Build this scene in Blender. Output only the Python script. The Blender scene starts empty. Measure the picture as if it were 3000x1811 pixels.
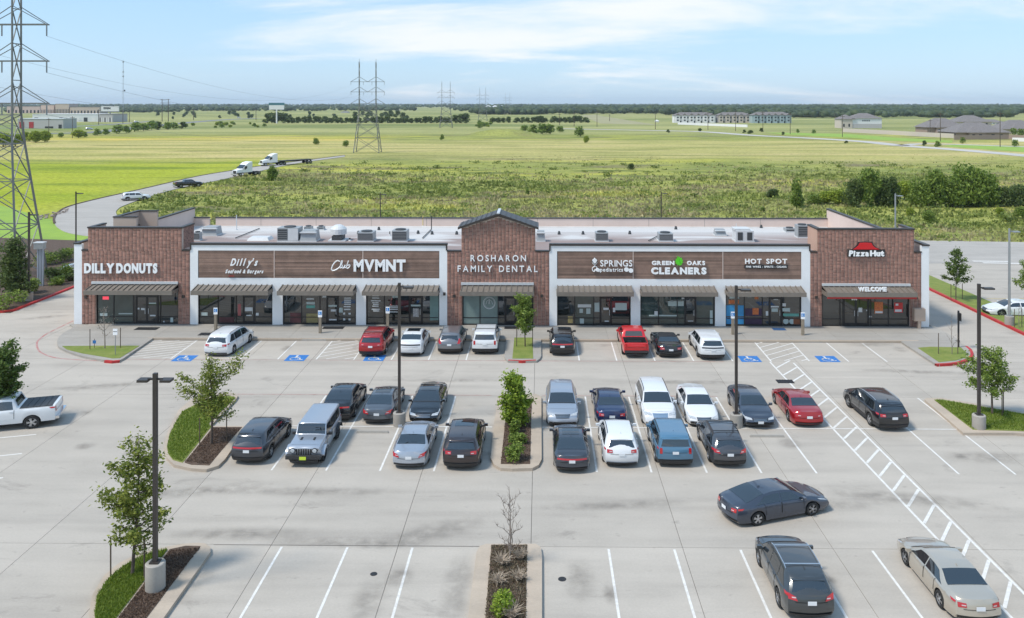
import bpy, bmesh, math, random
import numpy as np
from mathutils import Vector, Matrix
R = math.radians
rng = random.Random(7)
SC = bpy.context.scene
C = SC.collection

# ---------------------------------------------------------------- camera
F, CX, VH, HC, YAW = 2470.0, 1550.0, 303.0, 18.4, R(0.75)      # focal length in photo pixels, principal point, eye height
cam_d = bpy.data.cameras.new('camera'); cam = bpy.data.objects.new('camera', cam_d); C.objects.link(cam)
cam.location = (0, 0, HC); cam.rotation_euler = (R(90), 0, YAW)
cam_d.sensor_width = 36; cam_d.lens = 36 * F / 3000
cam_d.shift_x = -(CX - 1500) / 3000; cam_d.shift_y = -(905.5 - VH) / 3000
cam_d.clip_start = 0.5; cam_d.clip_end = 30000
SC.camera = cam

# ---------------------------------------------------------------- sky, sun, exposure
SUN_EL, SUN_AZ = R(56), R(-116)      # sun direction: azimuth measured from +Y towards +X (so the sun stands to the left, a little to the front)
world = bpy.data.worlds.new('World'); SC.world = world; world.use_nodes = True
nt = world.node_tree; nt.nodes.clear()
def wn(t, **k):
    n = nt.nodes.new(t)
    for a, b in k.items(): setattr(n, a, b)
    return n
W_ = nt.links.new
out = wn('ShaderNodeOutputWorld'); bg = wn('ShaderNodeBackground'); bg.inputs[1].default_value = 0.15
sky = wn('ShaderNodeTexSky', sky_type='NISHITA', sun_disc=False)
sky.sun_elevation = SUN_EL; sky.sun_rotation = SUN_AZ; sky.altitude = 20; sky.air_density = 1.0; sky.dust_density = 0.6; sky.ozone_density = 1.4
tc = wn('ShaderNodeTexCoord'); sp = wn('ShaderNodeSeparateXYZ'); W_(tc.outputs['Generated'], sp.inputs[0])
def wmath(op, a, b=None):
    n = wn('ShaderNodeMath', operation=op)
    for i, q in enumerate((a, b)):
        if q is None: continue
        if isinstance(q, (int, float)): n.inputs[i].default_value = q
        else: W_(q, n.inputs[i])
    return n.outputs[0]
zz = wmath('ADD', wmath('MAXIMUM', sp.outputs[2], 0.0), 0.16)
cmb = wn('ShaderNodeCombineXYZ'); W_(wmath('DIVIDE', sp.outputs[0], zz), cmb.inputs[0]); W_(wmath('DIVIDE', sp.outputs[1], zz), cmb.inputs[1])
mp = wn('ShaderNodeMapping'); W_(cmb.outputs[0], mp.inputs[0]); mp.inputs['Scale'].default_value = (0.30, 0.62, 1); mp.inputs['Rotation'].default_value = (0, 0, R(14)); mp.inputs['Location'].default_value = (1.9, 0.35, 0)
n1 = wn('ShaderNodeTexNoise'); n1.inputs['Scale'].default_value = 1.15; n1.inputs['Detail'].default_value = 9; n1.inputs['Roughness'].default_value = 0.58; n1.inputs['Distortion'].default_value = 0.5
W_(mp.outputs[0], n1.inputs['Vector'])
cr = wn('ShaderNodeValToRGB'); cr.color_ramp.elements[0].position = 0.49; cr.color_ramp.elements[1].position = 0.67
cr.color_ramp.interpolation = 'EASE'
W_(n1.outputs['Fac'], cr.inputs[0])
mx = wn('ShaderNodeMixRGB'); sk2 = wn('ShaderNodeMixRGB'); sk2.inputs[0].default_value = 0.74; W_(sky.outputs[0], sk2.inputs[1]); sk2.inputs[2].default_value = (1.55, 2.6, 3.85, 1)
W_(wmath('MULTIPLY', cr.outputs[0], 0.9), mx.inputs[0]); W_(sk2.outputs[0], mx.inputs[1]); mx.inputs[2].default_value = (4.2, 4.3, 4.4, 1)
W_(mx.outputs[0], bg.inputs[0]); W_(bg.outputs[0], out.inputs[0])

sun_d = bpy.data.lights.new('sun', 'SUN'); sun = bpy.data.objects.new('sun', sun_d); C.objects.link(sun)
sun_d.energy = 2.25; sun_d.angle = R(11); sun_d.color = (1.0, 0.94, 0.84)
sd = Vector((math.sin(SUN_AZ) * math.cos(SUN_EL), math.cos(SUN_AZ) * math.cos(SUN_EL), math.sin(SUN_EL)))
sun.rotation_euler = sd.to_track_quat('Z', 'Y').to_euler()
SC.view_settings.view_transform = 'Standard'; SC.view_settings.look = 'None'
SC.view_settings.exposure = 0.68; SC.view_settings.gamma = 1.0; SC.view_settings.use_curve_mapping = False
SC.cycles.max_bounces = 6; SC.cycles.volume_bounces = 0; SC.cycles.transparent_max_bounces = 8

# ---------------------------------------------------------------- helpers
cy_, sy_ = math.cos(YAW), math.sin(YAW)
def G(u, v, z=0.0):                      # where the ray of photo pixel (u, v) meets height z
    a, b = (u - CX) / F, (v - VH) / F
    t = (HC - z) / b
    return ((-sy_ + a * cy_) * t, (cy_ + a * sy_) * t)
YF = 69.2                                # the plane of the shop fronts
def FX(u, v=900, y=YF):                  # where it meets a wall plane at distance y
    a, b = (u - CX) / F, (v - VH) / F
    t = y / (cy_ + a * sy_)
    return ((-sy_ + a * cy_) * t, HC - b * t)
def fx(u, y=YF): return FX(u, 900, y)[0]
def fz(u, v, y=YF): return FX(u, v, y)[1]

def tag(o, label=None, cat=None, group=None, kind=None):
    if label: o['label'] = label
    if cat: o['category'] = cat
    if group: o['group'] = group
    if kind: o['kind'] = kind
    return o
def empty(name, loc, label=None, cat=None, group=None, rz=0.0, scale=1.0):
    o = bpy.data.objects.new(name, None); C.objects.link(o); o.location = loc; o.rotation_euler = (0, 0, rz)
    o.scale = (scale,) * 3; o.empty_display_size = 0.5
    return tag(o, label, cat, group)
def copy_tree(o, parent=None):
    c = o.copy(); C.objects.link(c)
    if parent: c.parent = parent
    for ch in [x for x in o.children]: copy_tree(ch, c)
    return c
def add_copy(src, loc, label, group=None, rz=0.0, scale=1.0, name=None):
    c = copy_tree(src); c.location = loc; c.rotation_euler = (0, 0, rz)
    c.scale = (scale,) * 3 if isinstance(scale, (int, float)) else scale
    if label: c['label'] = label
    if group: c['group'] = group
    return c

class MB:
    def __init__(s): s.v = []; s.f = []; s.m = []
    def add(s, vs, fs, mi=0):
        n = len(s.v); s.v += [tuple(p) for p in vs]
        for f in fs: s.f.append(tuple(i + n for i in f)); s.m.append(mi)
        return s
    def b(s, x0, y0, z0, x1, y1, z1, mi=0):
        return s.add([(x0,y0,z0),(x1,y0,z0),(x1,y1,z0),(x0,y1,z0),(x0,y0,z1),(x1,y0,z1),(x1,y1,z1),(x0,y1,z1)],
                     [(0,3,2,1),(4,5,6,7),(0,1,5,4),(1,2,6,5),(2,3,7,6),(3,0,4,7)], mi)
    def c(s, cx, cy, cz, sx, sy, sz, mi=0, rz=0.0, ry=0.0):
        M_ = Matrix.Translation((cx, cy, cz)) @ Matrix.Rotation(rz, 4, 'Z') @ Matrix.Rotation(ry, 4, 'Y')
        h = [(a * sx / 2, b * sy / 2, c * sz / 2) for c in (-1, 1) for a, b in ((-1,-1),(1,-1),(1,1),(-1,1))]
        return s.add([M_ @ Vector(p) for p in h], [(0,3,2,1),(4,5,6,7),(0,1,5,4),(1,2,6,5),(2,3,7,6),(3,0,4,7)], mi)
    def tube(s, p0, p1, r0, r1=None, n=8, mi=0, cap=True):
        r1 = r0 if r1 is None else r1
        p0, p1 = Vector(p0), Vector(p1); d = (p1 - p0)
        if d.length < 1e-6: return s
        q = d.to_track_quat('Z', 'Y'); vs = []
        for p, r in ((p0, r0), (p1, r1)):
            for k in range(n):
                a = 2 * math.pi * (k + .5) / n
                vs.append(p + q @ Vector((r * math.cos(a), r * math.sin(a), 0)))
        fs = [(k, (k + 1) % n, n + (k + 1) % n, n + k) for k in range(n)]
        if cap: fs += [tuple(range(n))[::-1], tuple(range(n, 2 * n))]
        return s.add(vs, fs, mi)
    def path(s, pts, rads, n=6, mi=0):
        for i in range(len(pts) - 1): s.tube(pts[i], pts[i + 1], rads[i], rads[i + 1], n, mi, cap=(i == len(pts) - 2))
        return s
    def prism(s, pts, z0, z1, mi=0, ms=None):
        n = len(pts)
        a = sum(pts[i][0] * pts[(i + 1) % n][1] - pts[(i + 1) % n][0] * pts[i][1] for i in range(n))
        if a < 0: pts = pts[::-1]
        s.add([(x, y, z1) for x, y in pts], [tuple(range(n))], mi)
        vs = [(x, y, z0) for x, y in pts] + [(x, y, z1) for x, y in pts]
        return s.add(vs, [(i, (i + 1) % n, n + (i + 1) % n, n + i) for i in range(n)], mi if ms is None else ms)
    def lathe(s, prof, n=20, mi=0, axis='Z', off=(0, 0, 0)):
        vs = []
        for r, h in prof:
            for k in range(n):
                a = 2 * math.pi * k / n; p = (r * math.cos(a), r * math.sin(a), h)
                if axis == 'Y': p = (p[0], p[2], p[1])
                vs.append((p[0] + off[0], p[1] + off[1], p[2] + off[2]))
        m = len(prof); fs = []
        for j in range(m - 1):
            for k in range(n):
                q = (j * n + k, j * n + (k + 1) % n, (j + 1) * n + (k + 1) % n, (j + 1) * n + k)
                fs.append(q if axis == 'Z' else q[::-1])
        return s.add(vs, fs, mi)
    def build(s, name, mats, parent=None, world=False, smooth=False, angle=None, weld=False):
        me = bpy.data.meshes.new(name); me.from_pydata(s.v, [], s.f)
        if not isinstance(mats, (list, tuple)): mats = [mats]
        for m in mats: me.materials.append(m)
        if len(mats) > 1: me.polygons.foreach_set('material_index', s.m)
        if weld:
            bm = bmesh.new(); bm.from_mesh(me); bmesh.ops.remove_doubles(bm, verts=bm.verts, dist=2e-4)
            bmesh.ops.recalc_face_normals(bm, faces=bm.faces); bm.to_mesh(me); bm.free()
        if smooth:
            me.polygons.foreach_set('use_smooth', [True] * len(me.polygons))
            if angle: me.set_sharp_from_angle(angle=R(angle))
        me.update()
        o = bpy.data.objects.new(name, me); C.objects.link(o)
        if parent:
            o.parent = parent
            if world: o.location = -Vector(parent.location)
        return o
def np_obj(name, V, Fq, mats, parent=None, world=False):
    V = np.asarray(V, dtype=np.float32); Fq = np.asarray(Fq, dtype=np.int32); k = Fq.shape[1]
    me = bpy.data.meshes.new(name)
    me.vertices.add(len(V)); me.vertices.foreach_set('co', V.ravel())
    me.loops.add(Fq.size); me.loops.foreach_set('vertex_index', Fq.ravel())
    me.polygons.add(len(Fq)); me.polygons.foreach_set('loop_start', np.arange(0, Fq.size, k, dtype=np.int32))
    if not isinstance(mats, (list, tuple)): mats = [mats]
    for m in mats: me.materials.append(m)
    me.update(calc_edges=True); me.validate()
    o = bpy.data.objects.new(name, me); C.objects.link(o)
    if parent:
        o.parent = parent
        if world: o.location = -Vector(parent.location)
    return o
def inst(name, src, parent, loc=(0, 0, 0), rot=(0, 0, 0), scale=(1, 1, 1)):   # another object on the same mesh
    o = bpy.data.objects.new(name, src.data); C.objects.link(o); o.parent = parent; o.location = loc; o.rotation_euler = rot; o.scale = scale
    return o

# ---------------------------------------------------------------- materials
MATS = {}
def M(name, col, rough=0.6, metal=0.0, coat=0.0, ior=None, noise=None, bump=None, col2=None, emit=None, rnd=None, spec=None):
    """noise=(scale, amount[, detail]); bump=(scale, strength); col2 = the colour the noise mixes in; rnd = variation per leaf/object"""
    if name in MATS: return MATS[name]
    m = bpy.data.materials.new(name); m.use_nodes = True; t = m.node_tree; p = t.nodes['Principled BSDF']
    p.inputs['Base Color'].default_value = (*col, 1); p.inputs['Roughness'].default_value = rough; p.inputs['Metallic'].default_value = metal
    p.inputs['Coat Weight'].default_value = coat; p.inputs['Coat Roughness'].default_value = 0.04
    if ior: p.inputs['IOR'].default_value = ior
    if spec is not None: p.inputs['Specular IOR Level'].default_value = spec
    if emit: p.inputs['Emission Color'].default_value = (*emit[0], 1); p.inputs['Emission Strength'].default_value = emit[1]
    L = t.links.new
    src = None
    if noise:
        tcn = t.nodes.new('ShaderNodeTexCoord'); nz = t.nodes.new('ShaderNodeTexNoise'); nz.inputs['Scale'].default_value = noise[0]
        nz.inputs['Detail'].default_value = noise[2] if len(noise) > 2 else 5; nz.inputs['Roughness'].default_value = 0.6
        L(tcn.outputs['Object'], nz.inputs['Vector'])
        mr = t.nodes.new('ShaderNodeMapRange'); mr.inputs[1].default_value = 0.3; mr.inputs[2].default_value = 0.7
        mr.inputs[3].default_value = 0; mr.inputs[4].default_value = 1; L(nz.outputs['Fac'], mr.inputs[0])
        mxn = t.nodes.new('ShaderNodeMixRGB'); L(mr.outputs[0], mxn.inputs[0])
        c2 = col2 or tuple(c * (1 - noise[1]) for c in col)
        mxn.inputs[1].default_value = (*col, 1); mxn.inputs[2].default_value = (*c2, 1); src = mxn.outputs[0]
        L(src, p.inputs['Base Color'])
    if rnd:
        g = t.nodes.new('ShaderNodeNewGeometry'); oi = t.nodes.new('ShaderNodeObjectInfo')
        rr = t.nodes.new('ShaderNodeMapRange'); rr.inputs[3].default_value = 1 - rnd; rr.inputs[4].default_value = 1 + rnd
        L(g.outputs['Random Per Island'] if rnd > 0 else oi.outputs['Random'], rr.inputs[0])
        hs = t.nodes.new('ShaderNodeHueSaturation'); L(rr.outputs[0], hs.inputs['Value'])
        if src: L(src, hs.inputs['Color'])
        else: hs.inputs['Color'].default_value = (*col, 1)
        L(hs.outputs[0], p.inputs['Base Color'])
    if bump:
        tcn = t.nodes.new('ShaderNodeTexCoord'); nb = t.nodes.new('ShaderNodeTexNoise'); nb.inputs['Scale'].default_value = bump[0]; nb.inputs['Detail'].default_value = 4
        L(tcn.outputs['Object'], nb.inputs['Vector']); bn = t.nodes.new('ShaderNodeBump'); bn.inputs['Strength'].default_value = bump[1]; bn.inputs['Distance'].default_value = 0.05
        L(nb.outputs['Fac'], bn.inputs['Height']); L(bn.outputs[0], p.inputs['Normal'])
    MATS[name] = m; return m
def leaf_mat(name, c1, c2, rough=0.55):
    if name in MATS: return MATS[name]
    m = bpy.data.materials.new(name); m.use_nodes = True; t = m.node_tree; p = t.nodes['Principled BSDF']; L = t.links.new
    g = t.nodes.new('ShaderNodeNewGeometry'); r = t.nodes.new('ShaderNodeValToRGB'); L(g.outputs['Random Per Island'], r.inputs[0])
    r.color_ramp.elements[0].color = (*c1, 1); r.color_ramp.elements[1].color = (*c2, 1)
    L(r.outputs[0], p.inputs['Base Color']); p.inputs['Roughness'].default_value = rough; p.inputs['Specular IOR Level'].default_value = 0.3
    tr = t.nodes.new('ShaderNodeBsdfTranslucent'); L(r.outputs[0], tr.inputs[0]); mxs = t.nodes.new('ShaderNodeMixShader'); mxs.inputs[0].default_value = 0.35
    L(p.outputs[0], mxs.inputs[1]); L(tr.outputs[0], mxs.inputs[2]); L(mxs.outputs[0], t.nodes['Material Output'].inputs[0])
    MATS[name] = m; return m
def concrete(name, col, stain=(0.20, 0.18, 0.16), amount=0.55, objvar=0.05, big=0.16):
    m = bpy.data.materials.new(name); m.use_nodes = True; t = m.node_tree; p = t.nodes['Principled BSDF']; L = t.links.new
    p.inputs['Roughness'].default_value = 0.85; p.inputs['Specular IOR Level'].default_value = 0.25
    tcn = t.nodes.new('ShaderNodeTexCoord'); gp = t.nodes.new('ShaderNodeNewGeometry')
    mpn = t.nodes.new('ShaderNodeMapping'); mpn.inputs['Scale'].default_value = (1, 1.6, 1); L(gp.outputs['Position'], mpn.inputs[0])
    def nz(sc, det, rough=.6, dist=0):
        n = t.nodes.new('ShaderNodeTexNoise'); n.inputs['Scale'].default_value = sc; n.inputs['Detail'].default_value = det; n.inputs['Roughness'].default_value = rough; n.inputs['Distortion'].default_value = dist
        L(mpn.outputs[0], n.inputs['Vector']); return n.outputs['Fac']
    def mr(x, a, b, c, d):
        n = t.nodes.new('ShaderNodeMapRange'); L(x, n.inputs[0])
        for i, q in enumerate((a, b, c, d)): n.inputs[i + 1].default_value = q
        return n.outputs[0]
    def mix(f, a, b, mode='MIX'):
        n = t.nodes.new('ShaderNodeMixRGB'); n.blend_type = mode
        for i, q in enumerate((f, a, b)):
            if isinstance(q, (int, float)): n.inputs[i].default_value = q
            elif isinstance(q, tuple): n.inputs[i].default_value = (*q, 1)
            else: L(q, n.inputs[i])
        return n.outputs[0]
    c = mix(mr(nz(big, 4, .55, .4), .3, .7, 0, 1), col, tuple(q * 0.86 for q in col))
    c = mix(mr(nz(0.55, 6, .65), .35, .75, 0, .5), c, tuple(q * 1.10 for q in col))
    c = mix(mr(nz(big * 1.7, 7, .68, .8), .60, .82, 0, amount), c, stain)
    c = mix(mr(nz(1.1, 4, .6), .64, .76, 0, amount * .55), c, stain)
    mp2 = t.nodes.new('ShaderNodeMapping'); mp2.inputs['Scale'].default_value = (.10, 1.1, 1); L(gp.outputs['Position'], mp2.inputs[0])
    n2 = t.nodes.new('ShaderNodeTexNoise'); n2.inputs['Scale'].default_value = .8; n2.inputs['Detail'].default_value = 5; L(mp2.outputs[0], n2.inputs['Vector'])
    c = mix(mr(n2.outputs['Fac'], .5, .72, 0, .30), c, tuple(q * 1.2 for q in stain))
    c = mix(mr(n2.outputs['Fac'], .5, .25, 0, .35), c, tuple(q * 1.18 for q in col))
    c = mix(1.0, c, mix(mr(nz(9, 4), .3, .7, 0, 1), (.94, .94, .94), (1.04, 1.04, 1.04)), 'MULTIPLY')
    oi = t.nodes.new('ShaderNodeObjectInfo'); hs = t.nodes.new('ShaderNodeHueSaturation'); L(mr(oi.outputs['Random'], 0, 1, 1 - objvar, 1 + objvar), hs.inputs['Value']); L(c, hs.inputs['Color'])
    L(hs.outputs[0], p.inputs['Base Color'])
    b = t.nodes.new('ShaderNodeBump'); b.inputs['Strength'].default_value = 0.15; b.inputs['Distance'].default_value = 0.02; L(nz(22, 3), b.inputs['Height']); L(b.outputs[0], p.inputs['Normal'])
    MATS[name] = m; return m
m_conc = concrete('lot_concrete', (0.445, 0.402, 0.350), amount=.9, objvar=.04)
m_walk = concrete('walk_concrete', (0.37, 0.345, 0.31), amount=.6, big=.3)
m_curb = concrete('curb_concrete', (0.47, 0.39, 0.31), amount=.35, big=.5)
m_road = concrete('road_concrete', (0.42, 0.39, 0.355), amount=.15)
m_paint = M('white_marking', (0.76, 0.75, 0.72), 0.7, noise=(5.0, .2, 8), col2=(.58, .55, .51))
m_blue = M('blue_marking', (0.04, 0.20, 0.55), 0.7, noise=(4, .3))
m_red = M('red_curb_paint', (0.52, 0.03, 0.03), 0.6, noise=(3, .35))
m_redline = M('red_line_paint', (0.42, 0.10, 0.09), 0.7, noise=(2, .5), col2=(.45, .36, .33))
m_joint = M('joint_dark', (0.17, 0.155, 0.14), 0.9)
m_soil = M('soil', (0.13, 0.085, 0.06), 0.95, noise=(3.5, .5), bump=(14, .9))
m_white = M('white_stucco', (0.84, 0.85, 0.86), 0.85, noise=(0.6, .10, 7), bump=(20, .15))
m_cream = M('cream_stucco', (0.66, 0.53, 0.47), 0.9, noise=(0.5, .10), bump=(20, .15))
m_cap = M('bronze_metal', (0.055, 0.047, 0.043), 0.45, metal=.3)
m_brick = M('brick_red', (0.34, 0.175, 0.135), 0.9, noise=(6, .3), rnd=.30)
m_mortar = M('mortar', (0.56, 0.45, 0.38), 0.95, noise=(4, .2))
m_plank = M('wood_plank', (0.30, 0.195, 0.15), 0.75, noise=(1.2, .35), rnd=-.24)
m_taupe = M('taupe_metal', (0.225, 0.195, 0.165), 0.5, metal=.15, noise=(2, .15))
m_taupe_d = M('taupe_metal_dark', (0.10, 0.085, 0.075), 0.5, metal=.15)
m_alum = M('bright_flashing', (0.62, 0.64, 0.66), 0.4, metal=.3)
m_frame = M('black_frame', (0.015, 0.015, 0.017), 0.35)
m_glass = M('shop_glass', (0.022, 0.028, 0.03), 0.03, ior=1.9, noise=(.5, .6))
m_sign = M('sign_white', (0.88, 0.89, 0.90), 0.4)
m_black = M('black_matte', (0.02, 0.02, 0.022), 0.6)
m_galv = M('galvanised_steel', (0.40, 0.42, 0.43), 0.45, metal=.6, noise=(1, .2))
m_pole = M('bronze_pole', (0.05, 0.042, 0.038), 0.45, metal=.2)
m_wood = M('pole_wood', (0.10, 0.075, 0.055), 0.9)
m_bark = M('bark', (0.13, 0.10, 0.08), 0.95, noise=(5, .4))
m_unit = M('unit_grey', (0.36, 0.38, 0.39), 0.5, metal=.2, noise=(1.5, .15))
m_unit_w = M('unit_white', (0.62, 0.64, 0.65), 0.5, noise=(1.5, .12))
m_unit_d = M('unit_grille', (0.05, 0.055, 0.06), 0.6)
# ================================================================ the ground, roads and the car park
def field_material():
    m = bpy.data.materials.new('field_grass'); m.use_nodes = True; t = m.node_tree; p = t.nodes['Principled BSDF']; L = t.links.new
    p.inputs['Roughness'].default_value = 0.95; p.inputs['Specular IOR Level'].default_value = 0.1
    gp = t.nodes.new('ShaderNodeNewGeometry')
    def mapping(sx, sy):
        n = t.nodes.new('ShaderNodeMapping'); n.inputs['Scale'].default_value = (sx, sy, 1); L(gp.outputs['Position'], n.inputs[0]); return n.outputs[0]
    def nz(sc, det, sx=1, sy=1, rough=.6):
        n = t.nodes.new('ShaderNodeTexNoise'); n.inputs['Scale'].default_value = sc; n.inputs['Detail'].default_value = det; n.inputs['Roughness'].default_value = rough
        L(mapping(sx, sy), n.inputs['Vector']); return n.outputs['Fac']
    def mr(x, a, b, c=0, d=1, smooth=False):
        n = t.nodes.new('ShaderNodeMapRange'); L(x, n.inputs[0])
        if smooth: n.interpolation_type = 'SMOOTHSTEP'
        for i, q in enumerate((a, b, c, d)): n.inputs[i + 1].default_value = q
        return n.outputs[0]
    def mth(op, a, b):
        n = t.nodes.new('ShaderNodeMath'); n.operation = op
        for i, q in enumerate((a, b)):
            if isinstance(q, (int, float)): n.inputs[i].default_value = q
            else: L(q, n.inputs[i])
        return n.outputs[0]
    def mix(f, a, b):
        n = t.nodes.new('ShaderNodeMixRGB')
        for i, q in enumerate((f, a, b)):
            if isinstance(q, (int, float)): n.inputs[i].default_value = q
            elif isinstance(q, tuple): n.inputs[i].default_value = (*q, 1)
            else: L(q, n.inputs[i])
        return n.outputs[0]
    sx = t.nodes.new('ShaderNodeSeparateXYZ'); L(gp.outputs['Position'], sx.inputs[0])
    wob = mth('MULTIPLY', mth('SUBTRACT', nz(.012, 3), .5), 110); wob2 = mth('MULTIPLY', mth('SUBTRACT', nz(.05, 3), .5), 30)
    y = mth('ADD', mth('ADD', sx.outputs[1], wob), wob2); x = mth('ADD', sx.outputs[0], mth('MULTIPLY', wob, .25))
    c = mix(mr(nz(.05, 6, .6, 1.2), .35, .65), (.23, .255, .07), (.36, .365, .10))
    c = mix(mr(nz(.022, 5, .5, 1.3), .52, .66), c, (.47, .45, .08)); c = mix(mr(nz(.016, 4, .6, 1.5), .56, .68, 0, .7), c, (.15, .19, .06))
    c = mix(mr(nz(.035, 6, .7, 1.6), .54, .66, 0, .9), c, (.19, .155, .10)); c = mix(mr(nz(.055, 6, .45, 1.7), .55, .64, 0, .85), c, (.09, .125, .035))
    # mown, yellower field on the left of the lane
    left = mth('MULTIPLY', mr(x, -95, -70, 1, 0, True), mr(sx.outputs[1], 420, 520, 1, 0, True))
    lc = mix(mr(nz(.018, 5, .5, 1.5), .35, .65), (.29, .35, .03), (.42, .43, .05)); lc = mix(mth('MULTIPLY', mr(y, 250, 330, 0, .95, True), mr(nz(.02, 4, .4, 1.6), .3, .55)), lc, (.62, .47, .13))
    lc = mix(mr(nz(.03, 6, .35, 1.7), .52, .64, 0, .85), lc, (.17, .23, .03))
    c = mix(left, c, lc)
    # dry straw band further out
    band = mth('MULTIPLY', mr(y, 255, 300, 0, 1, True), mr(y, 400, 440, 1, 0, True))
    bc = mix(mr(nz(.02, 6, .4, 2), .35, .65), (.56, .46, .21), (.42, .39, .13))
    bc = mix(mr(nz(.03, 6, .4, 2.4), .48, .62, 0, .75), bc, (.23, .25, .07)); bc = mix(mr(nz(.05, 6, .35, 1.5), .56, .66, 0, .6), bc, (.13, .16, .045))
    c = mix(mth('MULTIPLY', band, .9), c, bc)
    far = mr(y, 440, 560, 0, 1, True)
    fc = mix(mr(nz(.006, 6, .5, 2), .4, .6), (.20, .23, .08), (.38, .37, .15))
    c = mix(far, c, fc)
    fine = mix(mr(nz(1.1, 6, .7, 1.4, .7), .25, .75), (.45, .45, .45), (1.45, 1.45, 1.45))
    n = t.nodes.new('ShaderNodeMixRGB'); n.blend_type = 'MULTIPLY'; n.inputs[0].default_value = 1; L(c, n.inputs[1]); L(fine, n.inputs[2]); c = n.outputs[0]
    L(c, p.inputs['Base Color'])
    b = t.nodes.new('ShaderNodeBump'); b.inputs['Strength'].default_value = .8; b.inputs['Distance'].default_value = .5; L(nz(.9, 5), b.inputs['Height']); L(b.outputs[0], p.inputs['Normal'])
    return m
m_field = field_material()
m_lawn = M('lawn', (.14, .20, .03), .95, noise=(1.3, .4, 8), col2=(.24, .26, .06), bump=(30, .8))
m_lawn2 = M('mown_lawn', (.20, .31, .05), .95, noise=(.25, .4, 8), col2=(.29, .42, .05), bump=(10, .6))
XN = 9000
mb = MB(); xs = [-XN, -2500, -700, -250, -90, 0, 90, 250, 700, 2500, XN]; ys = [-300, 0, 60, 120, 200, 320, 520, 900, 1800, 4000, 12000]
vs = [(x, y, -0.12) for y in ys for x in xs]; k = len(xs)
mb.add(vs, [(j*k+i, j*k+i+1, (j+1)*k+i+1, (j+1)*k+i) for j in range(len(ys)-1) for i in range(k-1)])
tag(mb.build('field', m_field), 'wide flat grass field running out to the horizon', kind='structure')

def flat(name, pts, z, mat, thick=.08, kind='structure', label=None, parent=None):
    o = MB().prism(pts, z - thick, z, 0).build(name, mat, parent, world=bool(parent))
    if not parent: tag(o, label, kind=kind)
    return o
GP = lambda pts, z=0: [G(u, v, z) for u, v in pts]

# ---- car park of cast concrete slabs
lot = flat('car_park', [(-95, 4), (85, 4), (85, 60.4), (38.4, 60.4), (38.4, 97), (32.3, 97), (32.3, 70), (-38.9, 70), (-38.9, 97), (-46.6, 97), (-46.6, 73.4), (-95, 73.4)], -.05, m_joint, .06, label='concrete car park in front of the shops')
jx = [-95, -78, -66, -54, -46.5, -38.9, -32.6, -26.9, -21.1, -16.4, -11.2, -5.9, -.38, 5.9, 12.1, 18.3, 24.5, 32.3, 38.4, 48, 60, 72, 85]
jy = [4, 18, 35.0, 53.0, 60.3, 65.4]
jy2 = [4, 18, 35.0, 53.0, 56.6, 60.3, 65.4]
def slab(x0, y0, x1, y1, z=0, mat=m_conc, g=.010):
    return MB().b(x0 + g, y0 + g, z - .10, x1 - g, y1 - g, z).build('slab', mat, lot, world=True)
for i in range(len(jx) - 1):
    yy = jy if jx[i] < 18 else jy2
    for j in range(len(yy) - 1):
        if yy[j + 1] > 61 and jx[i] >= 38: continue
        slab(jx[i], yy[j], jx[i + 1], yy[j + 1])
for (x0, y0, x1, y1) in [(-95, 65.4, -72, 73.4), (-72, 65.4, -57, 73.4), (-57, 65.4, -46.5, 73.4), (-46.5, 65.4, -38.9, 73.4), (-46.5, 73.4, -38.9, 82), (-46.5, 82, -38.9, 90), (-46.5, 90, -38.9, 97), (-38.9, 65.4, -37.35, 69.15),
                         (32.3, 65.4, 38.4, 72), (32.3, 72, 38.4, 79), (32.3, 79, 38.4, 88), (32.3, 88, 38.4, 97)]:
    slab(x0, y0, x1, y1)

def line(p, q, w=.10, mat=m_paint, z=.005, name='painted_line', parent=lot):
    p, q = Vector((*p, 0)), Vector((*q, 0)); d = (q - p).normalized(); n = Vector((-d.y, d.x, 0)) * w / 2
    vs = [p - n, q - n, q + n, p + n]; vs = [(a.x, a.y, z) for a in vs]
    o = MB().add(vs, [(0, 1, 2, 3)]).build(name, mat, parent, world=True); return o
def pl(u0, v0, u1, v1, w=.10, mat=m_paint, z=.005, name='painted_line'): return line(G(u0, v0), G(u1, v1), w, mat, z, name)
YC = 65.3                                # kerb line in front of the walk
for ub in (492, 698, 809, 923, 1034, 1145, 1254, 1365, 1697, 1807, 1919, 2032, 2146):
    x, y = G(ub, 1057); line((x, 60.35), (x, YC - .05), .10)
x, y = G(600, 1057); line((x, 60.35), (x, YC), .10)
for ub in (2487, 2599): x, y = G(ub, 1060); line((x, 60.35), (x, YC), .10)
# middle double row
YM0, YM1, YM2 = 53.0, G(1500, 1252)[1], 42.1
mid = [(796, 1377), (956, 1377), (1114, 1377), (1272, 1377), (1748, 1379), (1908, 1381), (2072, 1387), (2233, 1389), (2396, 1391), (2818, 1397), (2984, 1397)]
for ub, vb in mid:
    x, y = G(ub, vb); line((x, YM2), (x, (YM0 if x < 20 or x > 24 else YM0) - .05))
line((G(740, 1252)[0], YM1), (G(1442, 1252)[0], YM1), z=.013); line((G(1588, 1252)[0], YM1), (G(2822, 1265)[0], YM1), z=.013)
# bottom row and the mirrored row nearer than the picture
for ub, vb in [(704, 1811), (928, 1811), (1149, 1811), (1814, 1811), (2036, 1811), (2259, 1811), (2481, 1811), (2702, 1811)]:
    x, y = G(ub, vb); line((x, 34.85), (x, 24.0))
line((G(620, 1604)[0], 34.97), (G(1415, 1604)[0], 34.97), .035, m_joint)
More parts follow.
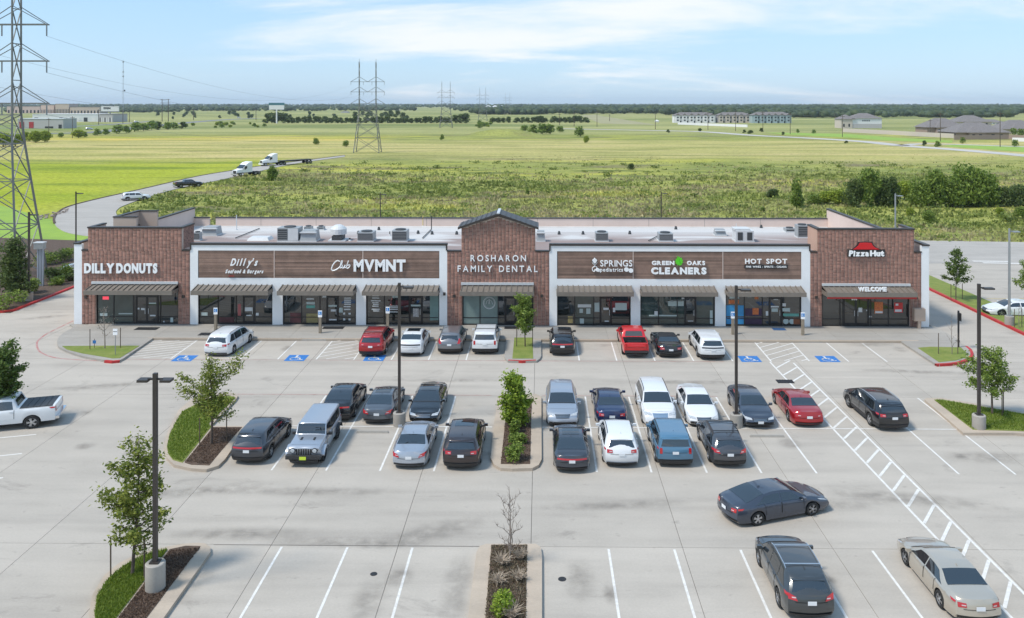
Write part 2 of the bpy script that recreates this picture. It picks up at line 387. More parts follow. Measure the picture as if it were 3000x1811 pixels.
# lines of the side bays on the left
for a_, b_ in (((0, 1283), (106, 1273)), ((0, 1336), (64, 1329)), ((0, 1401), (9, 1400))):
    p, q = Vector(G(*a_)), Vector(G(*b_)); d = (q - p).normalized(); p = q - d * 5.4; line(tuple(p), tuple(q), .11)
# hatched aisles by the shop fronts
def hatch(xa0, xa1, y0, y1, n, slope, w=.10):
    """bars between the lines x = xa0..xa1 (each (x at y0, x at y1)), rising to the right by slope"""
    for k in range(n):
        yb = y0 - slope + (y1 - y0 + slope) * (k + .5) / n
        pts = []
        for i in range(21):
            f = i / 20; yy = yb + slope * f
            if y0 <= yy <= y1:
                g = (yy - y0) / (y1 - y0); xl = xa0[0] + (xa0[1] - xa0[0]) * g; xr = xa1[0] + (xa1[1] - xa1[0]) * g
                pts.append((xl + (xr - xl) * f, yy))
        if len(pts) > 1: line(pts[0], pts[-1], w, z=.009)
xL0 = G(355, 1052)[0]; xL1 = G(492, 1057)[0]
hatch((xL0 + .1, xL0 + .1), (xL1, xL1), 60.5, 65.1, 9, 1.6)
xa, xb = G(923, 1057)[0], G(1034, 1057)[0]; hatch((xa, xa), (xb, xb), 60.45, 65.2, 7, 1.9)
# the diagonal crosswalk
A0, A1 = G(2205, 996), G(2260, 1060); B0, B1 = G(2312, 996), G(2371, 1058)
line(A0, A1, .11); line(B0, B1, .11)
hatch((A1[0], A0[0]), (B1[0], B0[0]), 60.4, 65.2, 7, 2.2)
LW = [(2260, 1062), (2323, 1133), (2406, 1225), (2540, 1363), (2674, 1500), (2716, 1547)]; RW = [(2331, 1066), (2430, 1172), (2523, 1265), (2640, 1382), (2763, 1500), (3020, 1755)]
def mean_line(pts):
    P = [G(*p) for p in pts]; n = len(P); my = sum(p[1] for p in P) / n; mx_ = sum(p[0] for p in P) / n
    k_ = sum((p[1]-my)*(p[0]-mx_) for p in P) / sum((p[1]-my)**2 for p in P); return lambda y: mx_ + k_ * (y - my)
lw, rw = mean_line(LW), mean_line(RW)
line((lw(24), 24), (lw(60.2), 60.2), .12); line((rw(24), 24), (rw(60.0), 60.0), .12)
yy = 59.6
while yy > 24.6:
    line((lw(yy - .75) + .07, yy - .75), (rw(yy + .95) - .07, yy + .95), .14, z=.009); yy -= 1.55
# thin red fire-lane lines along the joints and round the left corner
for (u0, u1) in ((351, 1490), (1570, 2120)): line((G(u0, 1057)[0], 60.22), (G(u1, 1057)[0], 60.22), .055, m_redline, .004)
for (u0, u1) in ((690, 1440), (1588, 2100)): line((G(u0, 1160)[0], 53.1), (G(u1, 1160)[0], 53.1), .055, m_redline, .004)
cv = [(215, 940), (145, 974), (118, 992), (108, 1006), (113, 1026), (130, 1038), (161, 1048), (220, 1054), (303, 1058)]
def smooth_pts(P, n=6):
    out = []
    for i in range(len(P) - 1):
        p0, p1, p2, p3 = P[max(i-1, 0)], P[i], P[i+1], P[min(i+2, len(P)-1)]
        for k_ in range(n):
            u = k_ / n
            out.append(tuple(.5*((2*p1[d]) + (-p0[d]+p2[d])*u + (2*p0[d]-5*p1[d]+4*p2[d]-p3[d])*u*u + (-p0[d]+3*p1[d]-3*p2[d]+p3[d])*u**3) for d in (0, 1)))
    return out + [P[-1]]
def ribbon(pts, w, z, thick=0, mat=m_paint, name='painted_line', parent=lot):
    n = len(pts); vl, vr = [], []
    for i in range(n):
        a = Vector(pts[max(i-1, 0)]); b = Vector(pts[min(i+1, n-1)]); d = (b - a).normalized(); nn = Vector((-d.y, d.x)) * w / 2; p = Vector(pts[i])
        vl.append(p + nn); vr.append(p - nn)
    mb = MB()
    for i in range(n - 1):
        mb.add([(vr[i].x, vr[i].y, z), (vr[i+1].x, vr[i+1].y, z), (vl[i+1].x, vl[i+1].y, z), (vl[i].x, vl[i].y, z)], [(0, 1, 2, 3)])
        if thick:
            for a, b in ((vr[i], vr[i+1]), (vl[i+1], vl[i])):
                mb.add([(a.x, a.y, z-thick), (b.x, b.y, z-thick), (b.x, b.y, z), (a.x, a.y, z)], [(0, 1, 2, 3)])
    return mb.build(name, mat, parent, world=bool(parent))
ribbon(smooth_pts(GP(cv)), .13, .006, 0, m_redline)
p = G(2741, 1068); q = G(2850, 1082); line(p, q, .06, m_redline, .006)
# blue squares with the wheelchair symbol
def hc_symbol(uc, vc, rot=0):
    x, y = G(uc, vc); w = .72
    o = MB().add([(x-w, y-w, .005), (x+w, y-w, .005), (x+w, y+w, .005), (x-w, y+w, .005)], [(0, 1, 2, 3)]).build('blue_square', m_blue, lot, world=True)
    mb = MB(); z = .009
    def strip(pts, wd):
        for i in range(len(pts) - 1):
            a, b = Vector(pts[i]), Vector(pts[i+1]); d = (b - a).normalized(); n = Vector((-d.y, d.x)) * wd / 2; a = a - d * wd * .3; b = b + d * wd * .3
            mb.add([(x + q_.x, y + q_.y, z) for q_ in (a - n, b - n, b + n, a + n)], [(0, 1, 2, 3)])
    def disc(cx, cy, r):
        mb.add([(x + cx + r*math.cos(k*math.pi/6), y + cy + r*math.sin(k*math.pi/6), z) for k in range(12)], [tuple(range(12))])
    disc(-.08, .50, .10)
    strip([(-.08, .38), (-.05, -.02)], .13); strip([(-.06, .18), (.20, .18)], .07); strip([(-.05, -.02), (.24, -.02), (.36, -.42), (.50, -.38)], .10)
    strip([(-.02 + .34*math.cos(a) - .05, -.18 + .34*math.sin(a)) for a in [R(d) for d in range(110, 345, 20)]], .08)
    mb.build('wheelchair_symbol', m_paint, lot, world=True)
for uc, vc in ((541, 1050), (869, 1049), (1098, 1049), (2196, 1052), (2424, 1052)): hc_symbol(uc, vc)
# faint stencilled words on the lane
# ---- drains and small covers in the concrete
for u, v, s in ((2300, 1118, .55), (1647, 1697, .16), (1095, 1682, .14)):
    x, y = G(u, v); o = MB()
    if s > .3:
        o.b(x - .55, y - .35, .001, x + .55, y + .35, .012)
        for k in range(6): o.b(x - .5 + .19*k, y - .32, .012, x - .42 + .19*k, y + .32, .03)
    else: o.lathe([(s, .001), (s, .01), (s*.8, .014), (.001, .014)], 16, 0, 'Z', (x, y, 0))
    o.build('drain_grate' if s > .3 else 'cover_plate', m_black, lot, world=True)

# oil drips and tyre smudges on the concrete
def stain_mat(name, col, a):
    m = bpy.data.materials.new(name); m.use_nodes = True; t = m.node_tree; p = t.nodes['Principled BSDF']; L = t.links.new
    p.inputs['Base Color'].default_value = (*col, 1); p.inputs['Roughness'].default_value = .7
    tcn = t.nodes.new('ShaderNodeTexCoord'); gp = t.nodes.new('ShaderNodeNewGeometry'); ln = t.nodes.new('ShaderNodeVectorMath'); ln.operation = 'LENGTH'; L(tcn.outputs['Object'], ln.inputs[0])
    nz = t.nodes.new('ShaderNodeTexNoise'); nz.inputs['Scale'].default_value = 1.6; nz.inputs['Detail'].default_value = 6; L(gp.outputs['Position'], nz.inputs['Vector'])
    mr = t.nodes.new('ShaderNodeMapRange'); mr.inputs[1].default_value = 1.0; mr.inputs[2].default_value = .1; mr.interpolation_type = 'SMOOTHSTEP'; L(ln.outputs['Value'], mr.inputs[0])
    m2 = t.nodes.new('ShaderNodeMapRange'); m2.inputs[1].default_value = .25; m2.inputs[2].default_value = .8; L(nz.outputs['Fac'], m2.inputs[0])
    mm = t.nodes.new('ShaderNodeMath'); mm.operation = 'MULTIPLY'; L(mr.outputs[0], mm.inputs[0]); L(m2.outputs[0], mm.inputs[1])
    m3 = t.nodes.new('ShaderNodeMath'); m3.operation = 'MULTIPLY'; L(mm.outputs[0], m3.inputs[0]); m3.inputs[1].default_value = a; L(m3.outputs[0], p.inputs['Alpha'])
    return m
st_a, st_b = stain_mat('oil', (.12, .10, .085), .42), stain_mat('tyre_smudge', (.20, .18, .155), .42)
sq = {}
def stain(x, y, sx_, sy__, m, rz=0, nm='oil_stain'):
    if m.name not in sq: o = MB().add([(-1, -1, 0), (1, -1, 0), (1, 1, 0), (-1, 1, 0)], [(0, 1, 2, 3)]).build(nm, m, lot); sq[m.name] = o
    else: o = bpy.data.objects.new(nm, sq[m.name].data); C.objects.link(o); o.parent = lot
    o.location = (x, y, .016 + .0004 * len(lot.children) % .004); o.scale = (sx_, sy__, 1); o.rotation_euler = (0, 0, rz)
for k in range(13):
    for y_ in (32.0, 45.0, 50.3, 62.9, 28):
        if rng.random() < .62: stain(-34 + k * 5.44 + rng.choice((1.36, 4.0)) + rng.uniform(-.3, .3), y_ + rng.uniform(-1, 1), rng.uniform(.3, .75), rng.uniform(.4, 1.2), st_a)
for u, v, a_, b_, r_ in ((700, 1565, 4.2, .8, .05), (1270, 1560, 3.5, 1.1, .5), (1010, 1590, 4.5, .6, 0), (500, 1740, 1.0, 3.0, -.5), (1340, 1720, .8, 3.2, 0), (2650, 1460, 6, 1.0, -.2), (2400, 1480, 4, .9, 0), (1800, 1480, 5, .6, .1), (560, 1440, 5, .8, .2), (2000, 1120, 6, .5, 0), (1300, 1115, 6, .5, 0), (320, 1130, 5, .7, .2), (2700, 1090, 6, .6, -.1), (900, 1440, 6, .6, 0), (2900, 1340, 3, 1, 0), (1700, 1700, .8, 2.0, 0), (1080, 1760, .9, 2, 0), (430, 975, 1.4, 1.2, 0), (130, 930, 3, .7, .4), (2550, 1010, 2.5, .8, 0)):
    x, y = G(u, v); stain(x, y, a_, b_, st_b, r_, 'tyre_smudge')
# ---- walk, islands
def island(name, outer, label, z=.15, mat=m_curb, pieces=(), red=None):
    o = flat(name, outer, z, mat, z + .04, label=label)
    n = len(outer)
    for nm, pts, m_ in pieces: flat(nm, pts, z + .02, m_, .03, parent=o)
    if red: ribbon(red, .20, z + .006, .16, m_red, 'red_kerb_paint', o)
    return o
walk = flat('pavement', [(-37.3, YC), (fx(451), YC), (fx(451) + .9, YC - 1.0), (fx(500), YC), (32.3, YC), (32.3, YF + .25), (-37.3, YF + .25)], .15, m_joint, .19, label='concrete walk along the shop fronts')
xs = -37.3
while xs < 32.2:
    x1 = min(xs + 3.55, 32.3)
    for y0, y1 in ((YC, 67.2), (67.2, YF + .2)): MB().b(xs + .008, y0 + .008, .10, x1 - .008, y1 - .008, .165).build('paving_slab', m_walk, walk, world=True)
    xs = x1
MB().b(fx(500), YC - .16, 0, 32.3 - 3.2, YC - .004, .16).build('kerb', m_curb, walk, world=True)
line((fx(505), YC - .21), (32.3 - 3.3, YC - .21), .10, m_joint, .008, 'gutter_strip')  # thin dark strip laid on the concrete along the kerb foot
E = smooth_pts(GP([(220, 957), (190, 973), (171, 990), (168, 1003), (177, 1019), (235, 1041), (300, 1054)], .15)) + GP([(335, 1057), (352, 1055), (362, 1050), (451, 989)], .15) + [(-38.0, YC + .02)]
isl_e = island('traffic_island', [(-38.9, YF)] + E[1:-1] + [(fx(451), YC + .3), (fx(330), YF - .2)], 'left front island with a bare sapling and grass', z=.158, mat=m_walk,
    pieces=[('grass_patch', GP([(182, 1014), (300, 1013), (409, 1013), (351, 1049), (330, 1050), (240, 1035), (196, 1024)], .17), m_lawn)], red=GP([(308, 1056), (330, 1058), (351, 1056)], .15))
isl_f = island('traffic_island', [(27.7, YC - .002), (31.9, YC - .002)] + GP([(2832, 1016), (2846, 1034), (2842, 1048), (2812, 1060), (2752, 1068), (2738, 1064), (2700, 1040), (2648, 1006)], .15), 'right front island with grass and a bare sapling', z=.158, mat=m_walk,
    pieces=[('grass_patch', GP([(2689, 1019), (2725, 1016), (2815, 1018), (2832, 1034), (2826, 1048), (2800, 1056), (2751, 1061)], .17), m_lawn)], red=smooth_pts(GP([(2741, 1067), (2790, 1064), (2825, 1056), (2846, 1042), (2844, 1026), (2830, 1014)], .15)))
island('traffic_island', GP([(1483, 988), (1478, 1042), (1480, 1050), (1489, 1057), (1530, 1058), (1572, 1057), (1582, 1050), (1586, 1042), (1585, 988)], .15), 'small grass island with one young tree between the front bays', mat=m_walk,
    pieces=[('grass_patch', GP([(1507, 989), (1501, 1050), (1562, 1050), (1560, 989)], .17), m_lawn)], red=GP([(1489, 1055), (1530, 1057), (1570, 1055)], .15))
A = GP([(660, 1150), (690, 1152), (697, 1160), (690, 1171), (616, 1248), (728, 1248), (716, 1262), (660, 1344), (640, 1364), (605, 1375), (560, 1372), (510, 1361), (488, 1340), (481, 1312), (488, 1275), (503, 1240), (524, 1200), (560, 1170), (610, 1155)], .15)
island('traffic_island', A, 'left middle island of grass and mulch with a young oak',
    pieces=[('grass_patch', GP([(600, 1170), (640, 1160), (676, 1160), (690, 1164), (612, 1240), (619, 1250), (535, 1355), (507, 1347), (494, 1330), (489, 1308), (496, 1275), (513, 1240), (534, 1205)], .17), m_lawn),
            ('mulch_bed', GP([(624, 1251), (709, 1251), (650, 1318), (613, 1363), (560, 1361), (541, 1355)], .165), m_soil)])
B = GP([(487, 1602), (530, 1594), (575, 1590), (600, 1592), (616, 1602), (617, 1616), (600, 1640), (470, 1823), (400, 1921), (330, 1950), (280, 1900), (262, 1840), (262, 1790), (272, 1740), (304, 1687), (345, 1652), (386, 1630), (430, 1615)], .15)
island('traffic_island', B, 'bottom left island of grass and mulch with an oak and a lamp post',
    pieces=[('grass_patch', GP([(491, 1609), (337, 1815), (300, 1880), (285, 1860), (277, 1800), (285, 1745), (318, 1695), (360, 1660), (410, 1632), (450, 1617)], .17), m_lawn),
            ('mulch_bed', GP([(497, 1609), (545, 1599), (587, 1600), (430, 1809), (360, 1900), (312, 1890), (343, 1815)], .165), m_soil)])
Cm = GP([(1462, 1160), (1470, 1154), (1570, 1154), (1586, 1162), (1587, 1345), (1578, 1362), (1560, 1371), (1500, 1373), (1467, 1371), (1447, 1360), (1437, 1340), (1447, 1240)], .15)
island('traffic_island', Cm, 'centre island with a bushy young tree and shrubs in mulch',
    pieces=[('mulch_bed', GP([(1486, 1168), (1480, 1236), (1467, 1359), (1553, 1359), (1556, 1236), (1558, 1168)], .165), m_soil)])
Cb = GP([(1405, 1600), (1425, 1593), (1570, 1593), (1584, 1603), (1588, 1625), (1588, 1811), (1590, 1990), (1350, 1990), (1371, 1811), (1396, 1618)], .15)
island('traffic_island', Cb, 'bottom centre island with a leafless tree and dry shrubs',
    pieces=[('mulch_bed', GP([(1440, 1596), (1422, 1811), (1408, 1970), (1538, 1970), (1540, 1811), (1544, 1596)], .165), m_soil)])
Gr = GP([(2708, 1170), (2716, 1166), (2760, 1166), (3000, 1206), (3200, 1240), (3250, 1290), (3050, 1275), (2974, 1268), (2822, 1268), (2790, 1240)], .15)
island('traffic_island', Gr, 'right island of grass with a young tree and a lamp post',
    pieces=[('grass_patch', GP([(2737, 1171), (2765, 1171), (3000, 1212), (3190, 1243), (3200, 1270), (2974, 1262), (2850, 1258)], .17), m_lawn)])
# ---- left landscaped bed, red kerb, right strip, rear lane
flat('planting_bed', [(-46.6, 73.5), (-95, 73.5), (-95, 118), (-60, 112), (-50, 100), (-46.6, 94)], .02, m_soil, .10, label='mulch bed left of the drive')
kerb = ribbon([(-46.6, 95), (-46.6, 74), (-47.2, 73.5), (-49, 73.4), (-95, 73.4)], .28, .16, .2, m_red, 'red_kerb', None); tag(kerb, 'red painted kerb along the left drive', kind='structure')
flat('grass_verge', [(38.5, 60.5), (44, 60.5), (41.6, 66), (41.4, 96), (38.5, 93)], .12, m_lawn, .2, label='grass strip right of the right drive')
kerb = ribbon([(38.45, 92), (38.45, 62), (39.6, 60.6), (44, 60.4)], .28, .17, .2, m_red, 'red_kerb', None); tag(kerb, 'red painted kerb along the right drive', kind='structure')
side = flat('side_car_park', [(41.5, 60.5), (110, 60.5), (110, 97.5), (41.5, 97.5)], -.005, m_conc, .1, label='neighbouring concrete car park on the right')
for yy in (66.5, 69.2, 71.9, 74.6, 77.3, 80): line((42.0, yy), (47.3, yy), .10, M('yellow_marking', (.55, .42, .12), .8), .0, parent=side)
for a_, b_ in (((2850, 765), (2960, 766)), ((2880, 770), (3000, 772))): line(G(*a_), G(*b_), .5, m_paint, .0, parent=side)
flat('rear_lane', [(-46, 97.5), (-62, 112), (-58, 124), (110, 108.5), (200, 108.5), (200, 97.0), (-46, 97.0)], -.01, m_road, .1, label='concrete lane behind the shops')
flat('mown_verge', [(30, 108.6), (230, 108.6), (230, 112.5), (30, 112.5)], -.03, m_lawn2, .06, label='bright mown verge beyond the rear lane')
RD_L = [(1010, 455), (870, 473), (760, 487), (672, 501), (572, 518), (420, 553), (286, 583), (202, 605), (171, 622), (158, 640), (160, 655), (172, 669), (200, 682), (259, 692), (380, 705)]
RD_R = [(1010, 459), (880, 477), (800, 492), (733, 508), (639, 528), (525, 551), (430, 578), (363, 602), (346, 612), (340, 622), (350, 636), (400, 660), (500, 680)]
flat('curved_lane', smooth_pts(GP(RD_L)) + smooth_pts(GP(RD_R))[::-1], -.0, m_road, .1, label='pale concrete lane curving away to the left')
rk = ribbon(smooth_pts(GP(RD_L[:11])), .3, .10, .14, m_soil, 'lane_kerb', None); tag(rk, 'dark edge of the curved lane', kind='structure')
flat('lawn', GP([(0, 600), (140, 640), (158, 640), (160, 655), (172, 669), (200, 682), (259, 692), (380, 705), (260, 780), (150, 775), (60, 780), (-200, 820), (-300, 640)]), -.05, m_lawn2, .06, label='bright mown grass under the near pylon')
# bits of broken concrete by the lane
rb = MB()
for k in range(60):
    u = rng.uniform(112, 200); v = 640 - (u - 112) * .28 + rng.uniform(-5, 6); x, y = G(u, v); s = rng.uniform(.12, .45)
    rb.c(x, y, s*.1, s, s*.8, s*.5, 0, rng.uniform(0, 3), rng.uniform(-.3, .3))
tag(rb.build('rubble', concrete('rubble_stone', (.42, .34, .29))), 'loose rubble along the outer edge of the curved lane', kind='stuff')

# ---- blades of grass on the islands and verges, weeds in the field
m_blade = leaf_mat('grass_blade', (.10, .17, .015), (.26, .33, .05))
def inside(pt, poly):
    x, y = pt; c = False; j = len(poly) - 1
    for i in range(len(poly)):
        xi, yi = poly[i]; xj, yj = poly[j]
        if (yi > y) != (yj > y) and x < (xj - xi) * (y - yi) / (yj - yi) + xi: c = not c
        j = i
    return c
nr = np.random.default_rng(3)
def blades(name, label, poly, n, z, h=.10, mat=m_blade, w=.02):
    xs = [p[0] for p in poly]; ys = [p[1] for p in poly]; P = []
    while len(P) < n:
        q = (rng.uniform(min(xs), max(xs)), rng.uniform(min(ys), max(ys)))
        if inside(q, poly): P.append(q)
    P = np.array(P); a = nr.uniform(0, 6.28, n); hh = h * nr.uniform(.5, 1.3, n); l = nr.normal(0, .5, (n, 2)) * hh[:, None]
    V = np.zeros((n, 3, 3)); d = np.stack([np.cos(a), np.sin(a)], 1) * w
    V[:, 0, :2] = P - d; V[:, 1, :2] = P + d; V[:, 2, :2] = P + l; V[:, :2, 2] = z; V[:, 2, 2] = z + hh
    o = np_obj(name, V.reshape(-1, 3), np.arange(3 * n).reshape(-1, 3), mat); return tag(o, label, kind='stuff')
blades('grass', 'short grass on the bottom left island', GP([(491, 1609), (337, 1811), (300, 1870), (277, 1800), (285, 1745), (318, 1695), (360, 1660), (410, 1632), (450, 1617)], .17), 9000, .17)
blades('grass', 'short grass on the left middle island', GP([(640, 1165), (690, 1166), (612, 1240), (617, 1250), (533, 1352), (507, 1345), (494, 1330), (489, 1308), (496, 1275), (513, 1240), (534, 1205)], .17), 8000, .17)
blades('grass', 'short grass on the right island', GP([(2737, 1172), (2765, 1173), (3000, 1214), (3060, 1225), (3000, 1262), (2974, 1260), (2850, 1256)], .17), 7000, .17)
blades('mulch', 'shredded mulch in the bottom left bed', GP([(497, 1612), (587, 1604), (430, 1805), (360, 1880), (343, 1815)], .17), 5000, .165, .05, leaf_mat('mulch_chip', (.06, .035, .025), (.26, .18, .13)), .03)
blades('mulch', 'shredded mulch in the left middle bed', GP([(624, 1254), (706, 1254), (613, 1360), (541, 1353)], .17), 3500, .165, .05, MATS['mulch_chip'], .03)
blades('mulch', 'shredded mulch in the centre bed', GP([(1486, 1170), (1467, 1357), (1553, 1357), (1558, 1170)], .17), 4000, .165, .05, MATS['mulch_chip'], .03)
blades('mulch', 'dry litter in the bottom centre bed', GP([(1440, 1598), (1408, 1960), (1538, 1960), (1544, 1598)], .17), 7000, .165, .07, leaf_mat('dry_litter', (.07, .055, .035), (.33, .27, .18)), .03)

def weeds():
    n = 34000; u = nr.uniform(-40, 3040, n); v = 303 + 18.4 * F / nr.uniform(109, 330, n) ; v = np.where(nr.uniform(0, 1, n) < .5, v, 303 + 18.4 * F / nr.uniform(109, 220, n))
    P = np.array([G(a, b) for a, b in zip(u, v)])
    road = smooth_pts(GP(RD_L)) + smooth_pts(GP(RD_R))[::-1]
    rd = np.array(road); ok = np.ones(n, bool)
    L_ = np.array(smooth_pts(GP(RD_R))); yi = np.interp(P[:, 1], L_[::1, 1][np.argsort(L_[:, 1])], L_[np.argsort(L_[:, 1]), 0])
    ok &= nr.uniform(0, 1, n) < np.clip((310 - P[:, 1]) / 160 + .5 * np.sin(P[:, 0] * .045 + 1) * np.sin(P[:, 1] * .05), .04, 1)
    ok &= (P[:, 1] > 113.5) & (P[:, 0] > yi + 1.0)
    ok &= ~((P[:, 0] < -30) & (P[:, 1] < 128))
    P = P[ok]; n = len(P)
    k = 5; base = np.repeat(P, k, 0) + nr.normal(0, .45, (n*k, 2)); m = n * k
    sc = np.repeat(nr.uniform(.25, .95, n) ** 2.0 * np.clip((340 - P[:, 1]) / 140, .12, 1), k) * (.5 + np.repeat(P[:, 1], k) / 400)
    a = nr.uniform(0, 6.28, m); h = sc * nr.uniform(.45, 1.0, m); w = sc * nr.uniform(.25, .6, m); l = nr.normal(0, .35, (m, 2)) * h[:, None]
    V = np.zeros((m, 3, 3)); d = np.stack([np.cos(a), np.sin(a)], 1) * w[:, None]
    V[:, 0, :2] = base - d; V[:, 1, :2] = base + d; V[:, 2, :2] = base + l; V[:, :2, 2] = -.12; V[:, 2, 2] = -.12 + h
    mat = bpy.data.materials.new('weed'); mat.use_nodes = True; t = mat.node_tree; p = t.nodes['Principled BSDF']; L = t.links.new
    g = t.nodes.new('ShaderNodeNewGeometry'); nz = t.nodes.new('ShaderNodeTexNoise'); nz.inputs['Scale'].default_value = .035; nz.inputs['Detail'].default_value = 5
    mpn = t.nodes.new('ShaderNodeMapping'); mpn.inputs['Scale'].default_value = (.6, 1.3, 1); L(g.outputs['Position'], mpn.inputs[0]); L(mpn.outputs[0], nz.inputs['Vector'])
    r = t.nodes.new('ShaderNodeValToRGB'); e = r.color_ramp.elements; e[0].position = .34; e[0].color = (.18, .215, .05, 1); e[1].position = .66; e[1].color = (.55, .53, .14, 1)
    x = e.new(.45); x.color = (.27, .31, .075, 1); x = e.new(.56); x.color = (.42, .36, .20, 1)
    L(nz.outputs['Fac'], r.inputs[0]); hs = t.nodes.new('ShaderNodeHueSaturation'); mr = t.nodes.new('ShaderNodeMapRange'); mr.inputs[3].default_value = .70; mr.inputs[4].default_value = 1.2
    L(g.outputs['Random Per Island'], mr.inputs[0]); L(mr.outputs[0], hs.inputs['Value']); L(r.outputs[0], hs.inputs['Color']); L(hs.outputs[0], p.inputs['Base Color']); p.inputs['Roughness'].default_value = .9
    tr = t.nodes.new('ShaderNodeBsdfTranslucent'); L(hs.outputs[0], tr.inputs[0]); mxs = t.nodes.new('ShaderNodeMixShader'); mxs.inputs[0].default_value = .3
    L(p.outputs[0], mxs.inputs[1]); L(tr.outputs[0], mxs.inputs[2]); L(mxs.outputs[0], t.nodes['Material Output'].inputs[0])
    o = np_obj('weeds', V.reshape(-1, 3), np.arange(3 * m).reshape(-1, 3), mat); tag(o, 'rough weeds and long grass behind the shops', kind='stuff')
weeds()
def scrub():
    P = []; S = []; L_ = np.array(smooth_pts(GP(RD_R))); o_ = np.argsort(L_[:, 1])
    for k in range(430):
        u = nr.uniform(100, 3040); D = 111 + 150 * nr.uniform(0, 1) ** 1.5; x, y = G(u, 303 + 18.4 * F / D)
        if x < np.interp(y, L_[o_, 1], L_[o_, 0]) + 3 or y < 113.5: continue
        n = int(nr.uniform(20, 60)); w = nr.uniform(1.0, 4.5); h = nr.uniform(.3, 1.0)
        P.append(np.stack([x + nr.normal(0, w * .45, n), y + nr.normal(0, w * .25, n), -.1 + h * nr.uniform(.05, 1, n)], 1)); S.append(np.full(n, .22 + .1 * h))
    P = np.concatenate(P); S = np.concatenate(S); n = len(P); a = nr.normal(0, 1, (n, 3)); a /= np.linalg.norm(a, axis=1)[:, None]; b = nr.normal(0, 1, (n, 3)); b -= (b * a).sum(1)[:, None] * a; b /= np.linalg.norm(b, axis=1)[:, None]; s = S[:, None]
    V = np.empty((n, 4, 3)); V[:, 0] = P - a*s; V[:, 1] = P + b*s*.6; V[:, 2] = P + a*s; V[:, 3] = P - b*s*.6
    tag(np_obj('scrub', V.reshape(-1, 3), np.arange(4*n).reshape(-1, 4), leaf_mat('scrub_leaf', (.13, .18, .04), (.32, .36, .09))), 'low dark scrub scattered through the weeds', kind='stuff')
scrub()
# ================================================================ the row of shops
XL, XR, YB = fx(217), fx(2722), 92.9
ZP, ZS, ZT, ZR = fz(1500, 714), fz(1500, 734), fz(1500, 667), 4.84       # parapet, brick shoulder, tower top, roof
bld = empty('shop_row', ((XL + XR) / 2, 80, 0), 'long single storey strip mall with brick end towers and a gabled centre', 'building')
def part(mb, name, mats, parent=bld, **k):
    if name in ('wall_cap', 'return_wall', 'edge_trim', 'rear_wall', 'white_pier', 'roof_screen') and len(mb.v) > 8 and len(mb.v) % 8 == 0:
        for i in range(0, len(mb.v), 8): o = part(MB().add(mb.v[i:i+8], [(0,3,2,1),(4,5,6,7),(0,1,5,4),(1,2,6,5),(2,3,7,6),(3,0,4,7)]), name, mats)
        return o
    o = mb.build(name, mats, None, **k); o.parent = parent
    o.location = -Vector(bld.location); return o
def sub(mb, name, mats, parent, **k):                     # third level: the parent part already carries the shift
    o = mb.build(name, mats, None, **k); o.parent = parent; return o
Z0 = .165
# side and back walls with metal caps
part(MB().b(XL, YF + .02, 0, XL + .30, YB, ZP - .12), 'side_wall', m_cream)
part(MB().b(XR - .30, YF + .02, 0, XR, YB, ZP - .12), 'side_wall', m_cream)
part(MB().b(XL - .04, YF - .03, ZP - .12, XL + .36, YB + .04, ZP), 'wall_cap', m_cap)
part(MB().b(XR - .36, YF - .03, ZP - .12, XR + .04, YB + .04, ZP), 'wall_cap', m_cap)
ZB = fz(1500, 638, 92.6)
xg0, xg1 = fx(613, 92.6), fx(632, 92.6)
wb_ = part(MB().b(XL + .31, YB - .3, 0, xg0, YB, ZB - .1).b(xg1, YB - .3, 0, XR - .31, YB, ZB - .1).b(xg0, YB - .29, 0, xg1, YB, ZR + .1), 'rear_wall', m_cream)
part(MB().b(XL + .32, YB - .35, ZB - .1, xg0 + .02, YB + .05, ZB).b(xg1 - .02, YB - .35, ZB - .1, XR - .32, YB + .05, ZB), 'wall_cap', m_cap)
x = xg1 + 5
while x < XR - 2: sub(MB().b(x, YB - .306, ZR, x + .03, YB - .295, ZB - .1), 'control_joint', m_joint, wb_); x += 6.1
# raised screen at the back left
x0 = XL; y0, y1 = 75.6, 80.2
part(MB().b(XL + .001, y0, ZP, XL + .30, y1, ZT - .1).b(XL + .30, y0, ZR, XL + 2.1, y0 + .25, ZT - .1).b(XL + .30, y1 - .25, ZR, XL + 2.0, y1, ZT - .1), 'roof_screen', M('screen_stucco', (.47, .38, .32), .9, noise=(.5, .1)))
part(MB().b(XL - .04, y0 - .04, ZT - .1, XL + .36, y1 + .04, ZT).b(XL + .36, y0 - .04, ZT - .1, XL + 2.15, y0 + .29, ZT).b(XL + .36, y1 - .29, ZT - .1, XL + 2.05, y1 + .04, ZT), 'wall_cap', m_cap)
